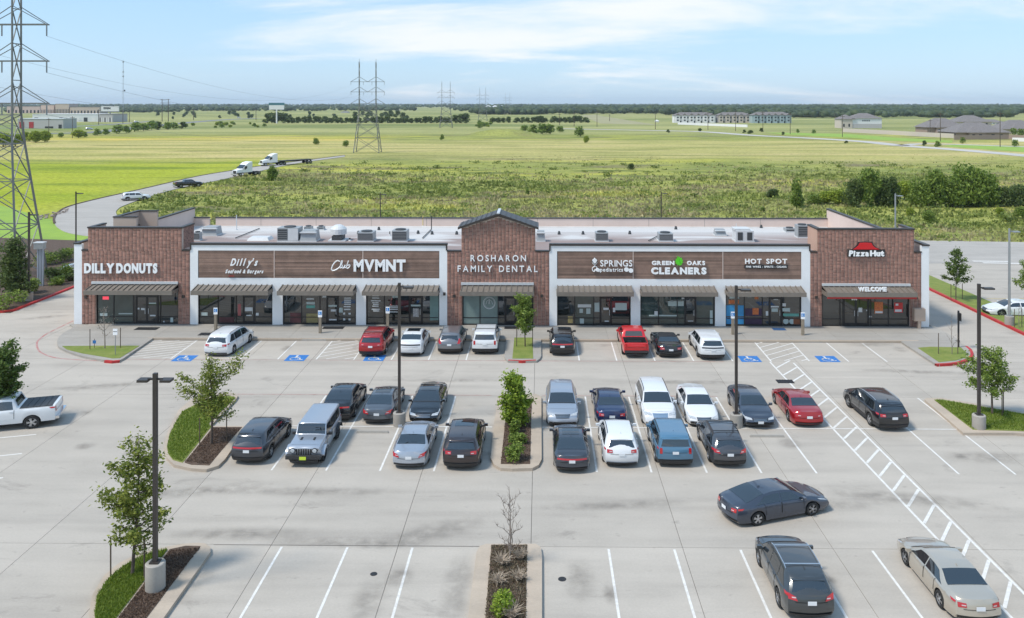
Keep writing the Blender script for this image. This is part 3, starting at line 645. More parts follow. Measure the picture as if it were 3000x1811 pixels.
# roof membrane
def roof_mat():
    m = bpy.data.materials.new('roof_membrane'); m.use_nodes = True; t = m.node_tree; p = t.nodes['Principled BSDF']; L = t.links.new; p.inputs['Roughness'].default_value = .7
    g = t.nodes.new('ShaderNodeNewGeometry'); mpn = t.nodes.new('ShaderNodeMapping'); mpn.inputs['Scale'].default_value = (.45, 1.3, 1); mpn.inputs['Location'].default_value = (3, 5, 0); L(g.outputs['Position'], mpn.inputs[0])
    n = t.nodes.new('ShaderNodeTexNoise'); n.inputs['Scale'].default_value = .22; n.inputs['Detail'].default_value = 7; n.inputs['Distortion'].default_value = .6; L(mpn.outputs[0], n.inputs['Vector'])
    sx = t.nodes.new('ShaderNodeSeparateXYZ'); L(g.outputs['Position'], sx.inputs[0])
    my = t.nodes.new('ShaderNodeMapRange'); my.inputs[1].default_value = 89.5; my.inputs[2].default_value = 84.5; L(sx.outputs[1], my.inputs[0])
    r = t.nodes.new('ShaderNodeValToRGB'); e = r.color_ramp.elements; e[0].position = .34; e[0].color = (0, 0, 0, 1); e[1].position = .46; e[1].color = (1, 1, 1, 1); L(n.outputs['Fac'], r.inputs[0])
    mm = t.nodes.new('ShaderNodeMath'); mm.operation = 'MULTIPLY'; L(r.outputs[0], mm.inputs[0]); L(my.outputs[0], mm.inputs[1])
    mx_ = t.nodes.new('ShaderNodeMixRGB'); mx_.inputs[1].default_value = (.56, .545, .53, 1); mx_.inputs[2].default_value = (.29, .22, .20, 1); L(mm.outputs[0], mx_.inputs[0]); L(mx_.outputs[0], p.inputs['Base Color'])
    return m
m_roof = roof_mat()
part(MB().b(XL + .31, YF + .35, ZR - .25, XR - .31, YB - .31, ZR), 'roof', m_roof)
# ---- bricks: real stacked bricks on a mortar backing
def bricks(rects, y, side='front', bw=.285, bh=.092, gap=.022, proud=.014):
    """rects: (a0, z0, a1, z1) areas to cover; for the front a = X and the plane is Y = y; side = 'L'/'R' uses X = y and a = Y"""
    V, Fc = [], []; n = 0
    for a0, z0, a1, z1 in rects:
        nx = max(1, round((a1 - a0) / (bw + gap))); wx = (a1 - a0) / nx; nz_ = max(1, round((z1 - z0) / (bh + gap))); wz = (z1 - z0) / nz_
        for i in range(nx):
            for j in range(nz_):
                p0, p1 = a0 + i*wx + gap/2, a0 + (i+1)*wx - gap/2; q0, q1 = z0 + j*wz + gap/2, z0 + (j+1)*wz - gap/2
                pr = proud * rng.uniform(.6, 1.2)
                if side == 'front': c8 = [(p0, y, q0), (p1, y, q0), (p1, y, q1), (p0, y, q1), (p0, y - pr, q0), (p1, y - pr, q0), (p1, y - pr, q1), (p0, y - pr, q1)]
                else:
                    s_ = pr if side == 'R' else -pr
                    c8 = [(y, p0, q0), (y, p1, q0), (y, p1, q1), (y, p0, q1), (y + s_, p0, q0), (y + s_, p1, q0), (y + s_, p1, q1), (y + s_, p0, q1)]
                V += c8; fl = [(4, 5, 6, 7), (0, 1, 5, 4), (1, 2, 6, 5), (2, 3, 7, 6), (3, 0, 4, 7)]
                Fc += [tuple(k + n for k in f) for f in fl]; n += 8
    o = np_obj('bricks', V, Fc, m_brick); o.parent = bld; o.location = -Vector(bld.location)
    tag(o, kind='stuff'); return o
def brick_tower(xa, xb, xa2, xb2, oa, ob, oz, ret):
    """body xa..xb up to the shoulder, upper part xa2..xb2 to the top, opening oa..ob up to oz; ret = depth of the side returns"""
    yb = YF + .30
    m = MB().b(xa, YF, Z0, oa, yb, oz).b(ob, YF, Z0, xb, yb, oz).b(xa, YF, oz, xb, yb, ZS - .1)
    part(m, 'brick_wall', m_mortar)
    part(MB().b(xa2, YF, ZS - .1, xb2, yb, ZT - .12).b(xa2, yb, ZS - .1, xa2 + .25, YF + ret, ZT - .12).b(xb2 - .25, yb, ZS - .1, xb2, YF + ret, ZT - .12), 'brick_wall', m_mortar)
    bricks([(xa, Z0, oa, oz), (ob, Z0, xb, oz), (xa, oz, xb, ZS - .1), (xa2, ZS - .1, xb2, ZT - .12)], YF)
    c = MB().b(xa - .03, YF - .05, ZS - .1, xa2 - .002, yb + .05, ZS).b(xb2 + .002, YF - .05, ZS - .1, xb + .03, yb + .05, ZS)
    part(c, 'wall_cap', m_cap)
    return yb
# left end tower
LT = (fx(240), fx(556), fx(258), fx(533)); LO = (fx(281), fx(522))
OZ = 3.42
brick_tower(*LT, *LO, OZ, 2.4)
part(MB().b(LT[2] - .05, YF - .06, ZT - .12, LT[3] + .05, YF + .36, ZT).b(LT[2] - .05, YF + .36, ZT - .12, LT[2] + .30, YF + 2.45, ZT).b(LT[3] - .30, YF + .36, ZT - .12, LT[3] + .05, YF + 2.45, ZT), 'wall_cap', m_cap)
bricks([(YF + .3, ZS, YF + 2.4, ZT - .12)], LT[3], 'R')
part(MB().b(LT[3] - .25, YF + .31, ZR, LT[3] - .001, YF + 2.39, ZS - .1).b(LT[2] + .001, YF + .31, ZR, LT[2] + .25, YF + 2.39, ZS - .1), 'return_wall', m_cream)
# right end tower
RT = (fx(2374), fx(2699), fx(2394), fx(2678)); RO = (fx(2408), fx(2665))
brick_tower(*RT, *RO, OZ, 2.4)
part(MB().b(RT[2] - .05, YF - .06, ZT - .12, RT[3] + .05, YF + .36, ZT).b(RT[2] - .05, YF + .36, ZT - .12, RT[2] + .30, YF + 2.45, ZT).b(RT[3] - .30, YF + .36, ZT - .12, RT[3] + .05, YF + 2.45, ZT), 'wall_cap', m_cap)
part(MB().b(RT[2] - .02, YF + .03, ZS - .1, RT[2] - .001, YF + 2.4, ZT - .13).b(RT[3] - .4, YF + .31, ZR, RT[3] - .001, YF + 2.39, ZS - .1), 'return_wall', M('tan_stucco', (.52, .33, .25), .9, noise=(.6, .1)))
# gabled centre
CT = (fx(1310), fx(1609), fx(1352), fx(1568)); CO = (fx(1354), fx(1563)); ZE = fz(1460, 668); ZG = fz(1461, 634); xm = (CT[2] + CT[3]) / 2
yb = YF + .30
part(MB().b(CT[0], YF, Z0, CO[0], yb, OZ).b(CO[1], YF, Z0, CT[1], yb, OZ).b(CT[0], YF, OZ, CT[1], yb, ZS - .1), 'brick_wall', m_mortar)
g = MB(); P = [(CT[2], ZS - .1), (CT[3], ZS - .1), (CT[3], ZE), (xm, ZG), (CT[2], ZE)]
n = 5; g.add([(x, YF, z) for x, z in P] + [(x, YF + 2.3, z) for x, z in P], [tuple(range(5)), tuple(range(9, 4, -1))] + [(i, i + 5, (i + 1) % 5 + 5, (i + 1) % 5) for i in range(5)])
part(g, 'brick_gable', m_mortar)
rc = [(CT[0], Z0, CO[0], OZ), (CO[1], Z0, CT[1], OZ), (CT[0], OZ, CT[1], ZS - .1), (CT[2], ZS - .1, CT[3], ZE)]
k = 0; z = ZE; hh = .114
while z + hh < ZG - .02:
    f = (z + hh - ZE) / (ZG - ZE); w = (xm - CT[2]) * (1 - f); w = math.floor(w / .307) * .307
    if w > .3: rc.append((xm - w, z, xm + w, z + hh))
    z += hh
bricks(rc, YF)
part(MB().b(CT[0] - .03, YF - .05, ZS - .1, CT[2] - .002, yb + .05, ZS).b(CT[3] + .002, YF - .05, ZS - .1, CT[1] + .03, yb + .05, ZS), 'wall_cap', m_cap)
for sg in (-1, 1):                                      # the two roof slopes of the gable
    xe = xm + sg * ((CT[3] - CT[2]) / 2 + .28); ze = ZE - .10; zt = ZG + .10; th = .18
    v = [(xe, YF - .30, ze), (xm, YF - .30, zt), (xm, YF + 2.6, zt), (xe, YF + 2.6, ze)]
    m = MB().add(v + [(x, y, z + th) for x, y, z in v], [(0, 1, 2, 3), (7, 6, 5, 4), (0, 4, 5, 1), (1, 5, 6, 2), (2, 6, 7, 3), (3, 7, 4, 0)])
    gr = part(m, 'gable_roof', m_cap)
    for i in range(8):
        f = (i + .5) / 8; x_ = xe + (xm - xe) * f; z_ = ze + (zt - ze) * f + th
        sub(MB().c(x_, YF + 1.15, z_ + .02, .03, 2.9, .05), 'roof_rib', m_cap, gr)
part(MB().b(xm - .12, YF - .33, ZG + .24, xm + .12, YF + 2.6, ZG + .33), 'ridge_cap', m_alum)
# ---- white frames with plank panels
def white_frame(xa, xb, piers, panels, pz0, pz1):
    m = MB(); y0_, y1_ = YF, YF + .30; zh = 3.40
    m.b(xa, y0_, pz1, xb, y1_, ZP - .12).b(xa, y0_, zh, xb, y1_, pz0)                   # top band, middle band
    xs_ = [xa, panels[0][0]], [panels[-1][1], xb]
    for a, b in xs_: m.b(a, y0_, pz0, b, y1_, pz1)
    m.b(panels[0][0], y0_ + .10, pz0, panels[-1][1], y1_, pz1)
    for a, b in piers: m.b(a, y0_, Z0, b, y1_, zh)
    w = part(m, 'white_wall', m_white)
    part(MB().b(xa - .02, y0_ - .07, ZP - .16, xb + .02, y1_ + .08, ZP), 'wall_cap', m_cap)
    part(MB().b(xa - .02, y0_ - .07, ZS, xa + .10, y0_ - .002, ZP - .16).b(xb - .10, y0_ - .07, ZS, xb + .02, y0_ - .002, ZP - .16), 'edge_trim', m_cap)
    for i, (a, b) in enumerate(panels):
        pn = part(MB().b(a + .01, y0_ + .07, pz0 + .01, b - .01, y0_ + .099, pz1 - .01), 'sign_panel', M('panel_back', (.07, .05, .04), .9))
        nn = 19; h_ = (pz1 - pz0 - .04) / nn
        for k_ in range(nn):
            pr = rng.choice((.0, .012, .02)); z_ = pz0 + .02 + k_ * h_
            sub(MB().b(a + .04, y0_ + .045 - pr, z_ + .008, b - .04, y0_ + .072, z_ + h_ - .008), 'plank', m_plank, pn)
        if i < len(panels) - 1: sub(MB().b(b - .03, y0_ + .01, pz0, b + .03, y0_ + .08, pz1), 'divider', m_cream, pn)
    return w
pz1, pz0 = fz(1500, 736), fz(1500, 817)
white_frame(fx(557) , fx(1310), [(fx(557), fx(580)), (fx(798), fx(828)), (fx(1043), fx(1072)), (fx(1287), fx(1310))], [(fx(580), fx(803)), (fx(803), fx(1063)), (fx(1063), fx(1287))], pz0, pz1)
white_frame(fx(1609.5), fx(2373.5), [(fx(1609.5), fx(1632)), (fx(1848), fx(1876)), (fx(2095), fx(2126)), (fx(2348), fx(2373.5))], [(fx(1632), fx(1855)), (fx(1855), fx(2118)), (fx(2118), fx(2348))], pz0, pz1)
part(MB().b(XL, YF, 0, fx(240) - .002, YF + .30, ZP - .12), 'white_pier', m_white)
part(MB().b(RT[1] + .002, YF, 0, XR, YF + .30, ZP - .12), 'white_pier', m_white)
part(MB().b(XL - .04, YF - .06, ZP - .12, fx(240), YF - .031, ZP).b(RT[1], YF - .06, ZP - .12, XR + .04, YF - .031, ZP), 'edge_trim', m_cap)
# control joints on the roof seams
for yy_ in (74.5, 79.2, 84.0, 88.4):
    part(MB().b(XL + .35, yy_, ZR, XR - .35, yy_ + .06, ZR + .012), 'roof_seam', M('seam_grey', (.33, .31, .30), .8))
part(MB().b(XL + .35, YB - .75, ZR, XR - .35, YB - .31, ZR + .05), 'roof_curb', M('curb_white', (.70, .70, .69), .7, noise=(.6, .2)))
# ---- awnings
def awning(xa, xb, bright=False, red=False):
    zt, zf1, zf0, d = fz(1500, 838), 3.17, 2.88, 1.25
    if True:
        v = [(xa, YF - d, zf1), (xb, YF - d, zf1), (xb, YF - .004, zt), (xa, YF - .004, zt)]
        a = part(MB().add(v + [(x, y, z + .03) for x, y, z in v], [(3,2,1,0), (4,5,6,7), (0,1,5,4), (1,2,6,5), (2,3,7,6), (3,0,4,7)]), 'awning', m_taupe)
        sub(MB().b(xa - .06, YF - d - .10, zf0, xb + .06, YF - d - .004, zf1 + .05), 'fascia', m_taupe, a)
        sub(MB().b(xa - .06, YF - d, zf0, xa, YF - .004, zf1 + .02), 'side_fascia', m_taupe, a); sub(MB().b(xb, YF - d, zf0, xb + .06, YF - .004, zf1 + .02), 'side_fascia', m_taupe, a)
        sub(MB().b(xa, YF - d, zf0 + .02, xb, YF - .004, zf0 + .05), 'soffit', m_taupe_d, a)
        n_ = round((xb - xa) / .44); w = (xb - xa) / n_
        for i in range(n_ + 1):
            x_ = xa + w * i; x_ = min(max(x_, xa + .03), xb - .03)
            vv = [(x_-.025, YF-d-.01, zf1+.03), (x_+.025, YF-d-.01, zf1+.03), (x_+.025, YF-.01, zt+.03), (x_-.025, YF-.01, zt+.03)]
            sub(MB().add(vv + [(x, y, z + .075) for x, y, z in vv], [(4,5,6,7), (0,1,5,4), (1,2,6,5), (2,3,7,6), (3,0,4,7)]), 'awning_rib', m_taupe, a)
        if bright: sub(MB().b(xa - .05, YF - .16, zt + .10, xb + .02, YF - .015, zt + .30), 'light_bar', m_alum, a)
        if red: sub(MB().b(xa - .02, YF - d - .02, zf0 - .16, xb + .02, YF - d + .03, zf0 - .005), 'red_band', M('red_band', (.45, .02, .02), .4), a)
    return a
AW = [(272, 522, 1, 0), (580, 798, 0, 0), (828, 1043, 0, 0), (1072, 1287, 0, 0), (1353, 1563, 1, 0), (1632, 1850, 0, 0), (1876, 2092, 0, 0), (2125, 2346, 0, 0), (2409, 2665, 1, 1)]
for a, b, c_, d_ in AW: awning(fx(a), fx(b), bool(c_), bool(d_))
# ---- shop windows
m_gl2 = M('shop_glass_green', (.05, .075, .07), .03, ior=1.7, noise=(.7, .5)); m_gl3 = M('shop_glass_blind', (.20, .27, .26), .25, ior=1.5, noise=(1.2, .2))
def shop_window(u0, u1, us, doors, z_rail=.73, glass=None, mats=None):
    xa, xb = fx(u0), fx(u1); yg = YF + .14; zh = OZ - .02
    f = part(MB().b(xa, yg - .03, Z0, xa + .07, yg + .09, zh).b(xb - .07, yg - .03, Z0, xb, yg + .09, zh).b(xa + .07, yg - .03, zh - .08, xb - .07, yg + .09, zh).b(xa + .07, yg - .03, Z0, xb - .07, yg + .09, Z0 + .10), 'shop_window', m_frame)
    cuts = [xa + .07] + [fx(u) for u in us] + [xb - .07]; zd = 2.45
    isdoor = lambda x: any(fx(a) - .02 <= x <= fx(b) + .02 for a, b in doors)
    for i in range(len(cuts) - 1):
        a, b = cuts[i], cuts[i + 1]; c = (a + b) / 2; g0 = (mats or {}).get(i, glass or m_glass)
        if i > 0: sub(MB().b(a - .035, yg - .028, Z0 + .10, a + .035, yg + .088, zh - .08), 'mullion', m_frame, f)
        if isdoor(c):
            sub(MB().b(a + .035, yg - .02, zd, b - .035, yg + .07, zd + .08), 'transom_bar', m_frame, f)
            sub(MB().b(a + .035, yg + .02, zd + .08, b - .035, yg + .04, zh - .08), 'pane', g0, f)
            wd = b - a; nd = 2 if wd > 1.5 else 1
            for k_ in range(nd):
                p, q = a + .04 + (wd - .08) * k_ / nd, a + .04 + (wd - .08) * (k_ + 1) / nd
                dm = MB().b(p, yg - .01, Z0 + .02, p + .09, yg + .05, zd).b(q - .09, yg - .01, Z0 + .02, q, yg + .05, zd).b(p + .09, yg - .01, zd - .10, q - .09, yg + .05, zd).b(p + .09, yg - .01, Z0 + .02, q - .09, yg + .05, Z0 + .27)
                sub(dm, 'door', m_frame, f); sub(MB().b(p + .09, yg + .01, Z0 + .27, q - .09, yg + .03, zd - .10), 'door_glass', m_glass, f)
                hx = q - .14 if k_ == 0 else p + .14
                sub(MB().b(hx - .015, yg - .07, 1.0, hx + .015, yg - .04, 1.45), 'door_handle', m_alum, f)
        else:
            if z_rail: sub(MB().b(a + .035, yg - .02, z_rail, b - .035, yg + .07, z_rail + .06), 'rail', m_frame, f)
            z1_ = z_rail if z_rail else Z0 + .10
            if z_rail: sub(MB().b(a + .035, yg + .02, Z0 + .10, b - .035, yg + .04, z_rail), 'pane', g0, f)
            sub(MB().b(a + .035, yg + .02, z1_ + (.06 if z_rail else 0), b - .035, yg + .04, zh - .08), 'pane', g0, f)
    # dark room behind
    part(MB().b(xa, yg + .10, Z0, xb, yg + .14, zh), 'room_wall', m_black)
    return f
wins = [
 shop_window(281, 522, [331, 389, 396, 461, 468], [(396, 461)], mats={0: m_gl2, 1: m_gl2}),
 shop_window(580, 798, [637, 690, 711, 745], [(711, 745)]),
 shop_window(828, 1043, [882, 936, 956, 990], [(956, 990)]),
 shop_window(1072, 1287, [1125, 1198, 1237], [(1198, 1237)]),
 shop_window(1354, 1563, [1406, 1459, 1479, 1512], [(1479, 1512)], mats={0: m_gl3, 1: m_gl3}),
 shop_window(1632, 1848, [1684, 1740, 1758, 1792], [(1758, 1792)], mats={1: m_gl2}),
 shop_window(1876, 2095, [1930, 1985, 2007, 2040], [(2007, 2040)], glass=m_gl2),
 shop_window(2126, 2348, [2182, 2235, 2255, 2292], [(2255, 2292)]),
 shop_window(2408, 2665, [2463, 2472, 2547, 2553, 2605], [(2472, 2547)])]
# ---- things stuck on the glass: (window, u0, u1, v0, v1, material)
m_st_w = M('print_white', (.55, .58, .60), .5); m_st_t = M('print_teal', (.10, .32, .28), .5); m_st_r = M('print_red', (.50, .03, .03), .5)
m_st_b = M('print_blue', (.03, .26, .55), .4, noise=(2, .2)); m_st_p = M('print_purple', (.035, .015, .06), .4, noise=(2, .3)); m_st_o = M('print_orange', (.60, .22, .05), .5, noise=(9, .6), col2=(.35, .04, .02))
m_st_g = M('print_tan', (.30, .25, .11), .6, noise=(5, .3)); m_st_m = M('print_maroon', (.09, .03, .035), .6, noise=(5, .3)); m_st_l = M('print_pale', (.38, .46, .46), .5)
dcn = [0]
def decal(wi, u0, u1, v0, v1, mat, name='poster'):
    xa, xb = fx(u0), fx(u1); z1, z0 = fz(u0, v0), fz(u0, v1)
    dcn[0] += 1; yo = .0007 * (dcn[0] % 16)
    return sub(MB().b(xa, YF + .148 - yo, max(z0, .3), xb, YF + .156, z1), name, mat, wins[wi])
decal(0, 298, 316, 870, 879, M('neon_red', (.5, .05, .08), .4, emit=((1, .08, .12), .5)), 'open_light')
decal(0, 290, 312, 919, 928, m_st_l); decal(0, 398, 406, 903, 908, m_st_w); decal(0, 411, 421, 904, 910, m_st_w); decal(0, 434, 455, 888, 892, m_st_l); decal(0, 437, 453, 924, 928, m_st_w); decal(0, 345, 385, 919, 922, m_st_l)
decal(0, 476, 480, 942, 952, m_st_w); decal(0, 497, 505, 932, 950, m_st_l)
decal(1, 695, 704, 892, 926, M('print_pinkred', (.35, .10, .10), .5)); decal(1, 714, 738, 902, 913, m_st_w); decal(1, 720, 735, 924, 927, m_st_w); decal(1, 748, 756, 918, 926, m_st_w); decal(1, 588, 606, 917, 926, m_st_l); decal(1, 640, 684, 930, 952, m_st_m)
decal(2, 896, 918, 875, 879, m_st_w); decal(2, 896, 921, 886, 893, m_st_l); decal(2, 896, 921, 896, 904, m_st_t); decal(2, 896, 930, 920, 952, m_st_g); decal(2, 848, 880, 918, 952, m_st_m)
decal(2, 943, 975, 868, 873, m_st_w, 'window_letters'); decal(2, 960, 986, 895, 900, m_st_l); decal(2, 963, 985, 936, 940, m_st_w); decal(2, 992, 1003, 903, 917, m_st_l); decal(2, 968, 982, 908, 914, m_st_w)
for v in (873, 879, 885, 891, 898, 906): decal(2, 1007 - (v % 3), 1026 + (v % 2), v, v + 3.5, m_st_w, 'window_letters')
for v in (917, 934): decal(2, 1004, 1010, v, v + 6, m_st_w); decal(2, 1020, 1026, v + 1, v + 6, m_st_w)
for v, a, b in ((866, 1090, 1110), (873, 1090, 1110), (881, 1086, 1114), (887, 1090, 1108), (892, 1092, 1108), (897, 1090, 1108), (906, 1088, 1112), (911, 1092, 1110)): decal(3, a, b, v, v + 3, m_st_w, 'window_letters')
for v in (897, 902, 907, 914): decal(3, 1140, 1168, v, v + 2.5, m_st_w, 'window_letters')
decal(3, 1148, 1168, 868, 874, m_st_l, 'window_letters'); decal(3, 1198, 1222, 865, 871, m_st_l, 'window_letters'); decal(3, 1203, 1231, 894, 899, m_st_l); decal(3, 1209, 1226, 905, 930, M('print_grey', (.16, .15, .15), .5, noise=(9, .8), col2=(.5, .5, .5)))
decal(3, 1259, 1285, 868, 940, M('print_aqua', (.16, .26, .25), .4, noise=(1.5, .3)))
# round emblem on the dental window
e = MB(); cxw, czw = fx(1433), fz(1433, 889); rr_ = fx(1451) - cxw
for k_ in range(36):
    a0, a1 = 2*math.pi*k_/36, 2*math.pi*(k_+1)/36
    for ra, rb_ in ((rr_, rr_ - .05), (rr_ * .82, rr_ * .82 - .02)):
        e.add([(cxw + ra*math.cos(a0), YF+.146, czw + ra*math.sin(a0)), (cxw + ra*math.cos(a1), YF+.146, czw + ra*math.sin(a1)), (cxw + rb_*math.cos(a1), YF+.146, czw + rb_*math.sin(a1)), (cxw + rb_*math.cos(a0), YF+.146, czw + rb_*math.sin(a0))], [(0, 1, 2, 3)])
for sg in (-1, 1): e.path([(cxw + sg*.28, YF+.146, czw - .12), (cxw + sg*.20, YF+.146, czw + .14), (cxw, YF+.146, czw + .30), (cxw - sg*.05, YF+.146, czw - .1)], [.022]*4, 4)
sub(e, 'window_emblem', m_st_w, wins[4])
decal(5, 1693, 1732, 893, 902, m_st_w); decal(5, 1698, 1708, 906, 918, m_st_l); decal(5, 1718, 1730, 905, 921, m_st_l); decal(5, 1742, 1757, 888, 915, m_st_l); decal(5, 1768, 1784, 903, 909, m_st_w)
decal(5, 1803, 1837, 889, 910, m_st_l); decal(5, 1796, 1803, 903, 916, m_st_w); decal(5, 1772, 1784, 941, 944, m_st_w); decal(5, 1664, 1678, 928, 948, m_st_g); decal(5, 1699, 1711, 934, 950, m_st_l, 'chair_sticker')
decal(6, 2007, 2024, 864, 870, m_st_r, 'open_light'); decal(6, 1998, 2006, 873, 878, m_st_w); decal(6, 1958, 1984, 884, 898, m_st_l); decal(6, 1986, 2004, 884, 898, m_st_l); decal(6, 1918, 1928, 913, 926, m_st_w); decal(6, 2081, 2089, 911, 950, m_st_l); decal(6, 1902, 1984, 924, 928, m_st_l); decal(6, 2016, 2032, 941, 943, m_st_w)
decal(7, 2127, 2180, 896, 928, m_st_b); decal(7, 2127, 2180, 932, 957, m_st_b); decal(7, 2136, 2166, 880, 891, m_st_o); decal(7, 2138, 2166, 866, 876, m_st_l); decal(7, 2184, 2233, 905, 927, m_st_p); decal(7, 2184, 2233, 932, 956, m_st_p)
decal(7, 2206, 2224, 904, 923, m_st_o); decal(7, 2192, 2203, 866, 872, m_st_l); decal(7, 2212, 2223, 866, 878, m_st_o); decal(7, 2195, 2217, 944, 946, m_st_w); decal(7, 2258, 2283, 898, 902, m_st_w); decal(7, 2262, 2280, 905, 915, m_st_l)
decal(7, 2245, 2252, 913, 926, m_st_w); decal(7, 2294, 2304, 890, 899, m_st_w); decal(7, 2294, 2316, 904, 914, m_st_l); decal(7, 2296, 2342, 920, 928, m_st_t); decal(7, 2326, 2347, 933, 956, M('print_brown', (.20, .07, .03), .6)); decal(7, 2268, 2281, 876, 880, m_st_w, 'street_number')
for uc in (2304, 2322):
    x_, z_ = fx(uc), fz(uc, 943); r_ = .23
    sub(MB().add([(x_ + r_*math.cos(k_*math.pi/8), YF + .146, z_ + r_*math.sin(k_*math.pi/8)) for k_ in range(16)], [tuple(range(16))]), 'round_sticker', m_st_l, wins[7])
decal(8, 2564, 2589, 886, 920, m_st_o); decal(8, 2566, 2588, 913, 919, m_st_w); decal(8, 2622, 2647, 888, 917, m_st_r); decal(8, 2624, 2644, 908, 915, m_st_w); decal(8, 2626, 2634, 891, 897, m_st_w); decal(8, 2517, 2528, 903, 916, m_st_w); decal(8, 2549, 2556, 927, 931, m_st_w); decal(8, 2540, 2546, 909, 913, m_st_w)
# lamps beside the brick openings
for u, v in ((253, 869), (538, 868), (1330, 866), (1587, 866), (2391, 870), (2683, 871), (1302, 860)):
    x_, z_ = FX(u, v); part(MB().b(x_ - .10, YF - .14, z_ - .13, x_ + .10, YF - .02, z_ + .10), 'wall_lamp', m_cap)
part(MB().b(fx(2702), YF - .05, fz(2705, 906), fx(2707), YF - .002, fz(2705, 902)), 'wall_lamp', m_cap)
# door mats
for u0, u1, v0, v1, m_ in ((392, 455, 959, 967, m_black), (580, 640, 975, 983, m_black), (944, 1003, 957, 964, m_black), (1478, 1520, 957, 964, m_black), (2268, 2304, 961, 968, M('mat_blue', (.03, .09, .22), .8))):
    a_, b_ = G((u0 + u1) / 2, v1, .17), G((u0 + u1) / 2, v0, .17); w = (u1 - u0) / 35.0 / 2
    tag(MB().b(a_[0] - w, a_[1], .166, a_[0] + w, max(b_[1], a_[1] + .5), .182).build('door_mat', m_),
        {392: 'black mat before the double doors of the donut shop', 580: 'black mat on the walk behind the white minivan', 944: 'black mat at the club door beside the second sign post', 1478: 'black mat at the dental office door', 2268: 'blue mat at the liquor shop door'}[u0], 'door mat', 'door mats along the walk')
# ================================================================ lettering
GL = {}
def glyph(ch, bold=0.0, shear=0.0):
    k = (ch, bold, shear)
    if k in GL: return GL[k]
    cu = bpy.data.curves.new('t', 'FONT'); cu.body = ch; cu.size = 1; cu.offset = bold; cu.extrude = .06; cu.shear = shear; cu.resolution_u = 3
    o = bpy.data.objects.new('t', cu); C.objects.link(o); dg = bpy.context.evaluated_depsgraph_get(); me = bpy.data.meshes.new_from_object(o.evaluated_get(dg))
    vs = [tuple(v.co) for v in me.vertices]; fs = [tuple(p.vertices) for p in me.polygons]
    bpy.data.objects.remove(o); bpy.data.curves.remove(cu); bpy.data.meshes.remove(me)
    GL[k] = (vs, fs); return GL[k]
def letters(root, text, u0, u1, vt, vb, mat, bold=0.0, shear=0.0, track=.10, y=YF - .10, name='letter', depth=.10, z01=None, ref='H', onepiece=False):
    """letters from photo columns u0..u1, capitals from row vt down to the baseline vb"""
    xa, xb = (fx(u0), fx(u1)) if z01 is None else (u0, u1); z1, z0 = (fz((u0+u1)/2, vt), fz((u0+u1)/2, vb)) if z01 is None else z01
    x = 0; items = []
    for ch in text:
        if ch == ' ': x += .30 + track; continue
        vs, fs = glyph(ch, bold, shear); lo = min(v[0] for v in vs); hi = max(v[0] for v in vs)
        items.append((vs, fs, x - lo)); x += hi - lo + track
    W = x - track; sx_ = (xb - xa) / W; h = max(v[1] for v in glyph(ref, bold, shear)[0]); lo_ = min(v[1] for v in glyph(ref, bold, shear)[0]); sz = (z1 - z0) / (h - lo_)
    allm = MB()
    for vs, fs, dx in items:
        V = [(xa + (v[0] + dx) * sx_, y - v[2] / .06 * depth / 2, z0 + (v[1] - lo_) * sz) for v in vs]
        if onepiece: allm.add(V, fs)
        else: MB().add(V, fs).build(name, mat, root, world=True)
    if onepiece: allm.build(name, mat, root, world=True)
def sign(u0, u1, v, label):
    x, z = FX((u0 + u1) / 2, v); return empty('shop_sign', (x, YF - .1, z), label, 'sign')
s = sign(249, 462, 786, 'heavy white letters DILLY DONUTS on the left brick tower')
letters(s, 'DILLY', 249, 337, 771, 800, m_sign, .055, 0, .10); letters(s, 'DONUTS', 343, 463, 771, 800, m_sign, .055, 0, .09)
s = sign(661, 773, 780, "white script lettering Dilly's Seafood & Burgers on the wood panel")
letters(s, "Dilly's", 676, 757, 757, 778, m_sign, .03, .45, .03, ref='D'); letters(s, 'Seafood & Burgers', 662, 773, 789, 800, m_sign, .035, .35, .06, ref='S')
MB().b(fx(671), YF - .10, fz(700, 809), fx(687), YF - .03, fz(700, 807.5)).build('red_rule', m_st_r, s, world=True)
s = sign(972, 1189, 780, 'white lettering Club MVMNT on the wood panel')
# hand-drawn script for the word Club
def stroke(root, pts, w, y=YF - .09, name='letter', mat=m_sign):
    P = smooth_pts(pts, 5); mb = MB(); Q = [(fx(u), y, fz(u, v)) for u, v in P]; mb.path(Q, [w] * len(Q), 5); mb.build(name, mat, root, world=True)
stroke(s, [(996, 766), (990, 763), (982, 768), (975, 778), (972, 788), (976, 792), (985, 790), (995, 783)], .055)
stroke(s, [(995, 783), (1002, 772), (1004, 764), (1001, 765), (998, 777), (998, 785), (1003, 782)], .045)
stroke(s, [(1004, 775), (1003, 783), (1007, 785), (1012, 776), (1010, 784), (1014, 783)], .045)
stroke(s, [(1022, 763), (1018, 774), (1016, 784), (1021, 785), (1026, 779), (1024, 775), (1019, 778)], .045)
letters(s, 'MVMNT', 1037, 1189, 760, 795, m_sign, .045, 0, .05)
s = sign(1340, 1576, 772, 'thin white capitals ROSHARON FAMILY DENTAL on the centre brick gable')
letters(s, 'ROSHARON', 1379, 1541, 747, 765, m_sign, .012, 0, .28); letters(s, 'FAMILY DENTAL', 1341, 1575, 778, 796, m_sign, .012, 0, .28)
s = sign(1733, 1854, 775, 'white SPRINGS pediatrics sign with flower and foot emblems')
letters(s, 'SPRINGS', 1758, 1852, 762, 780, m_sign, .012, 0, .10); letters(s, 'pediatrics', 1758, 1825, 784, 795, m_sign, .015, 0, .10, ref='d')
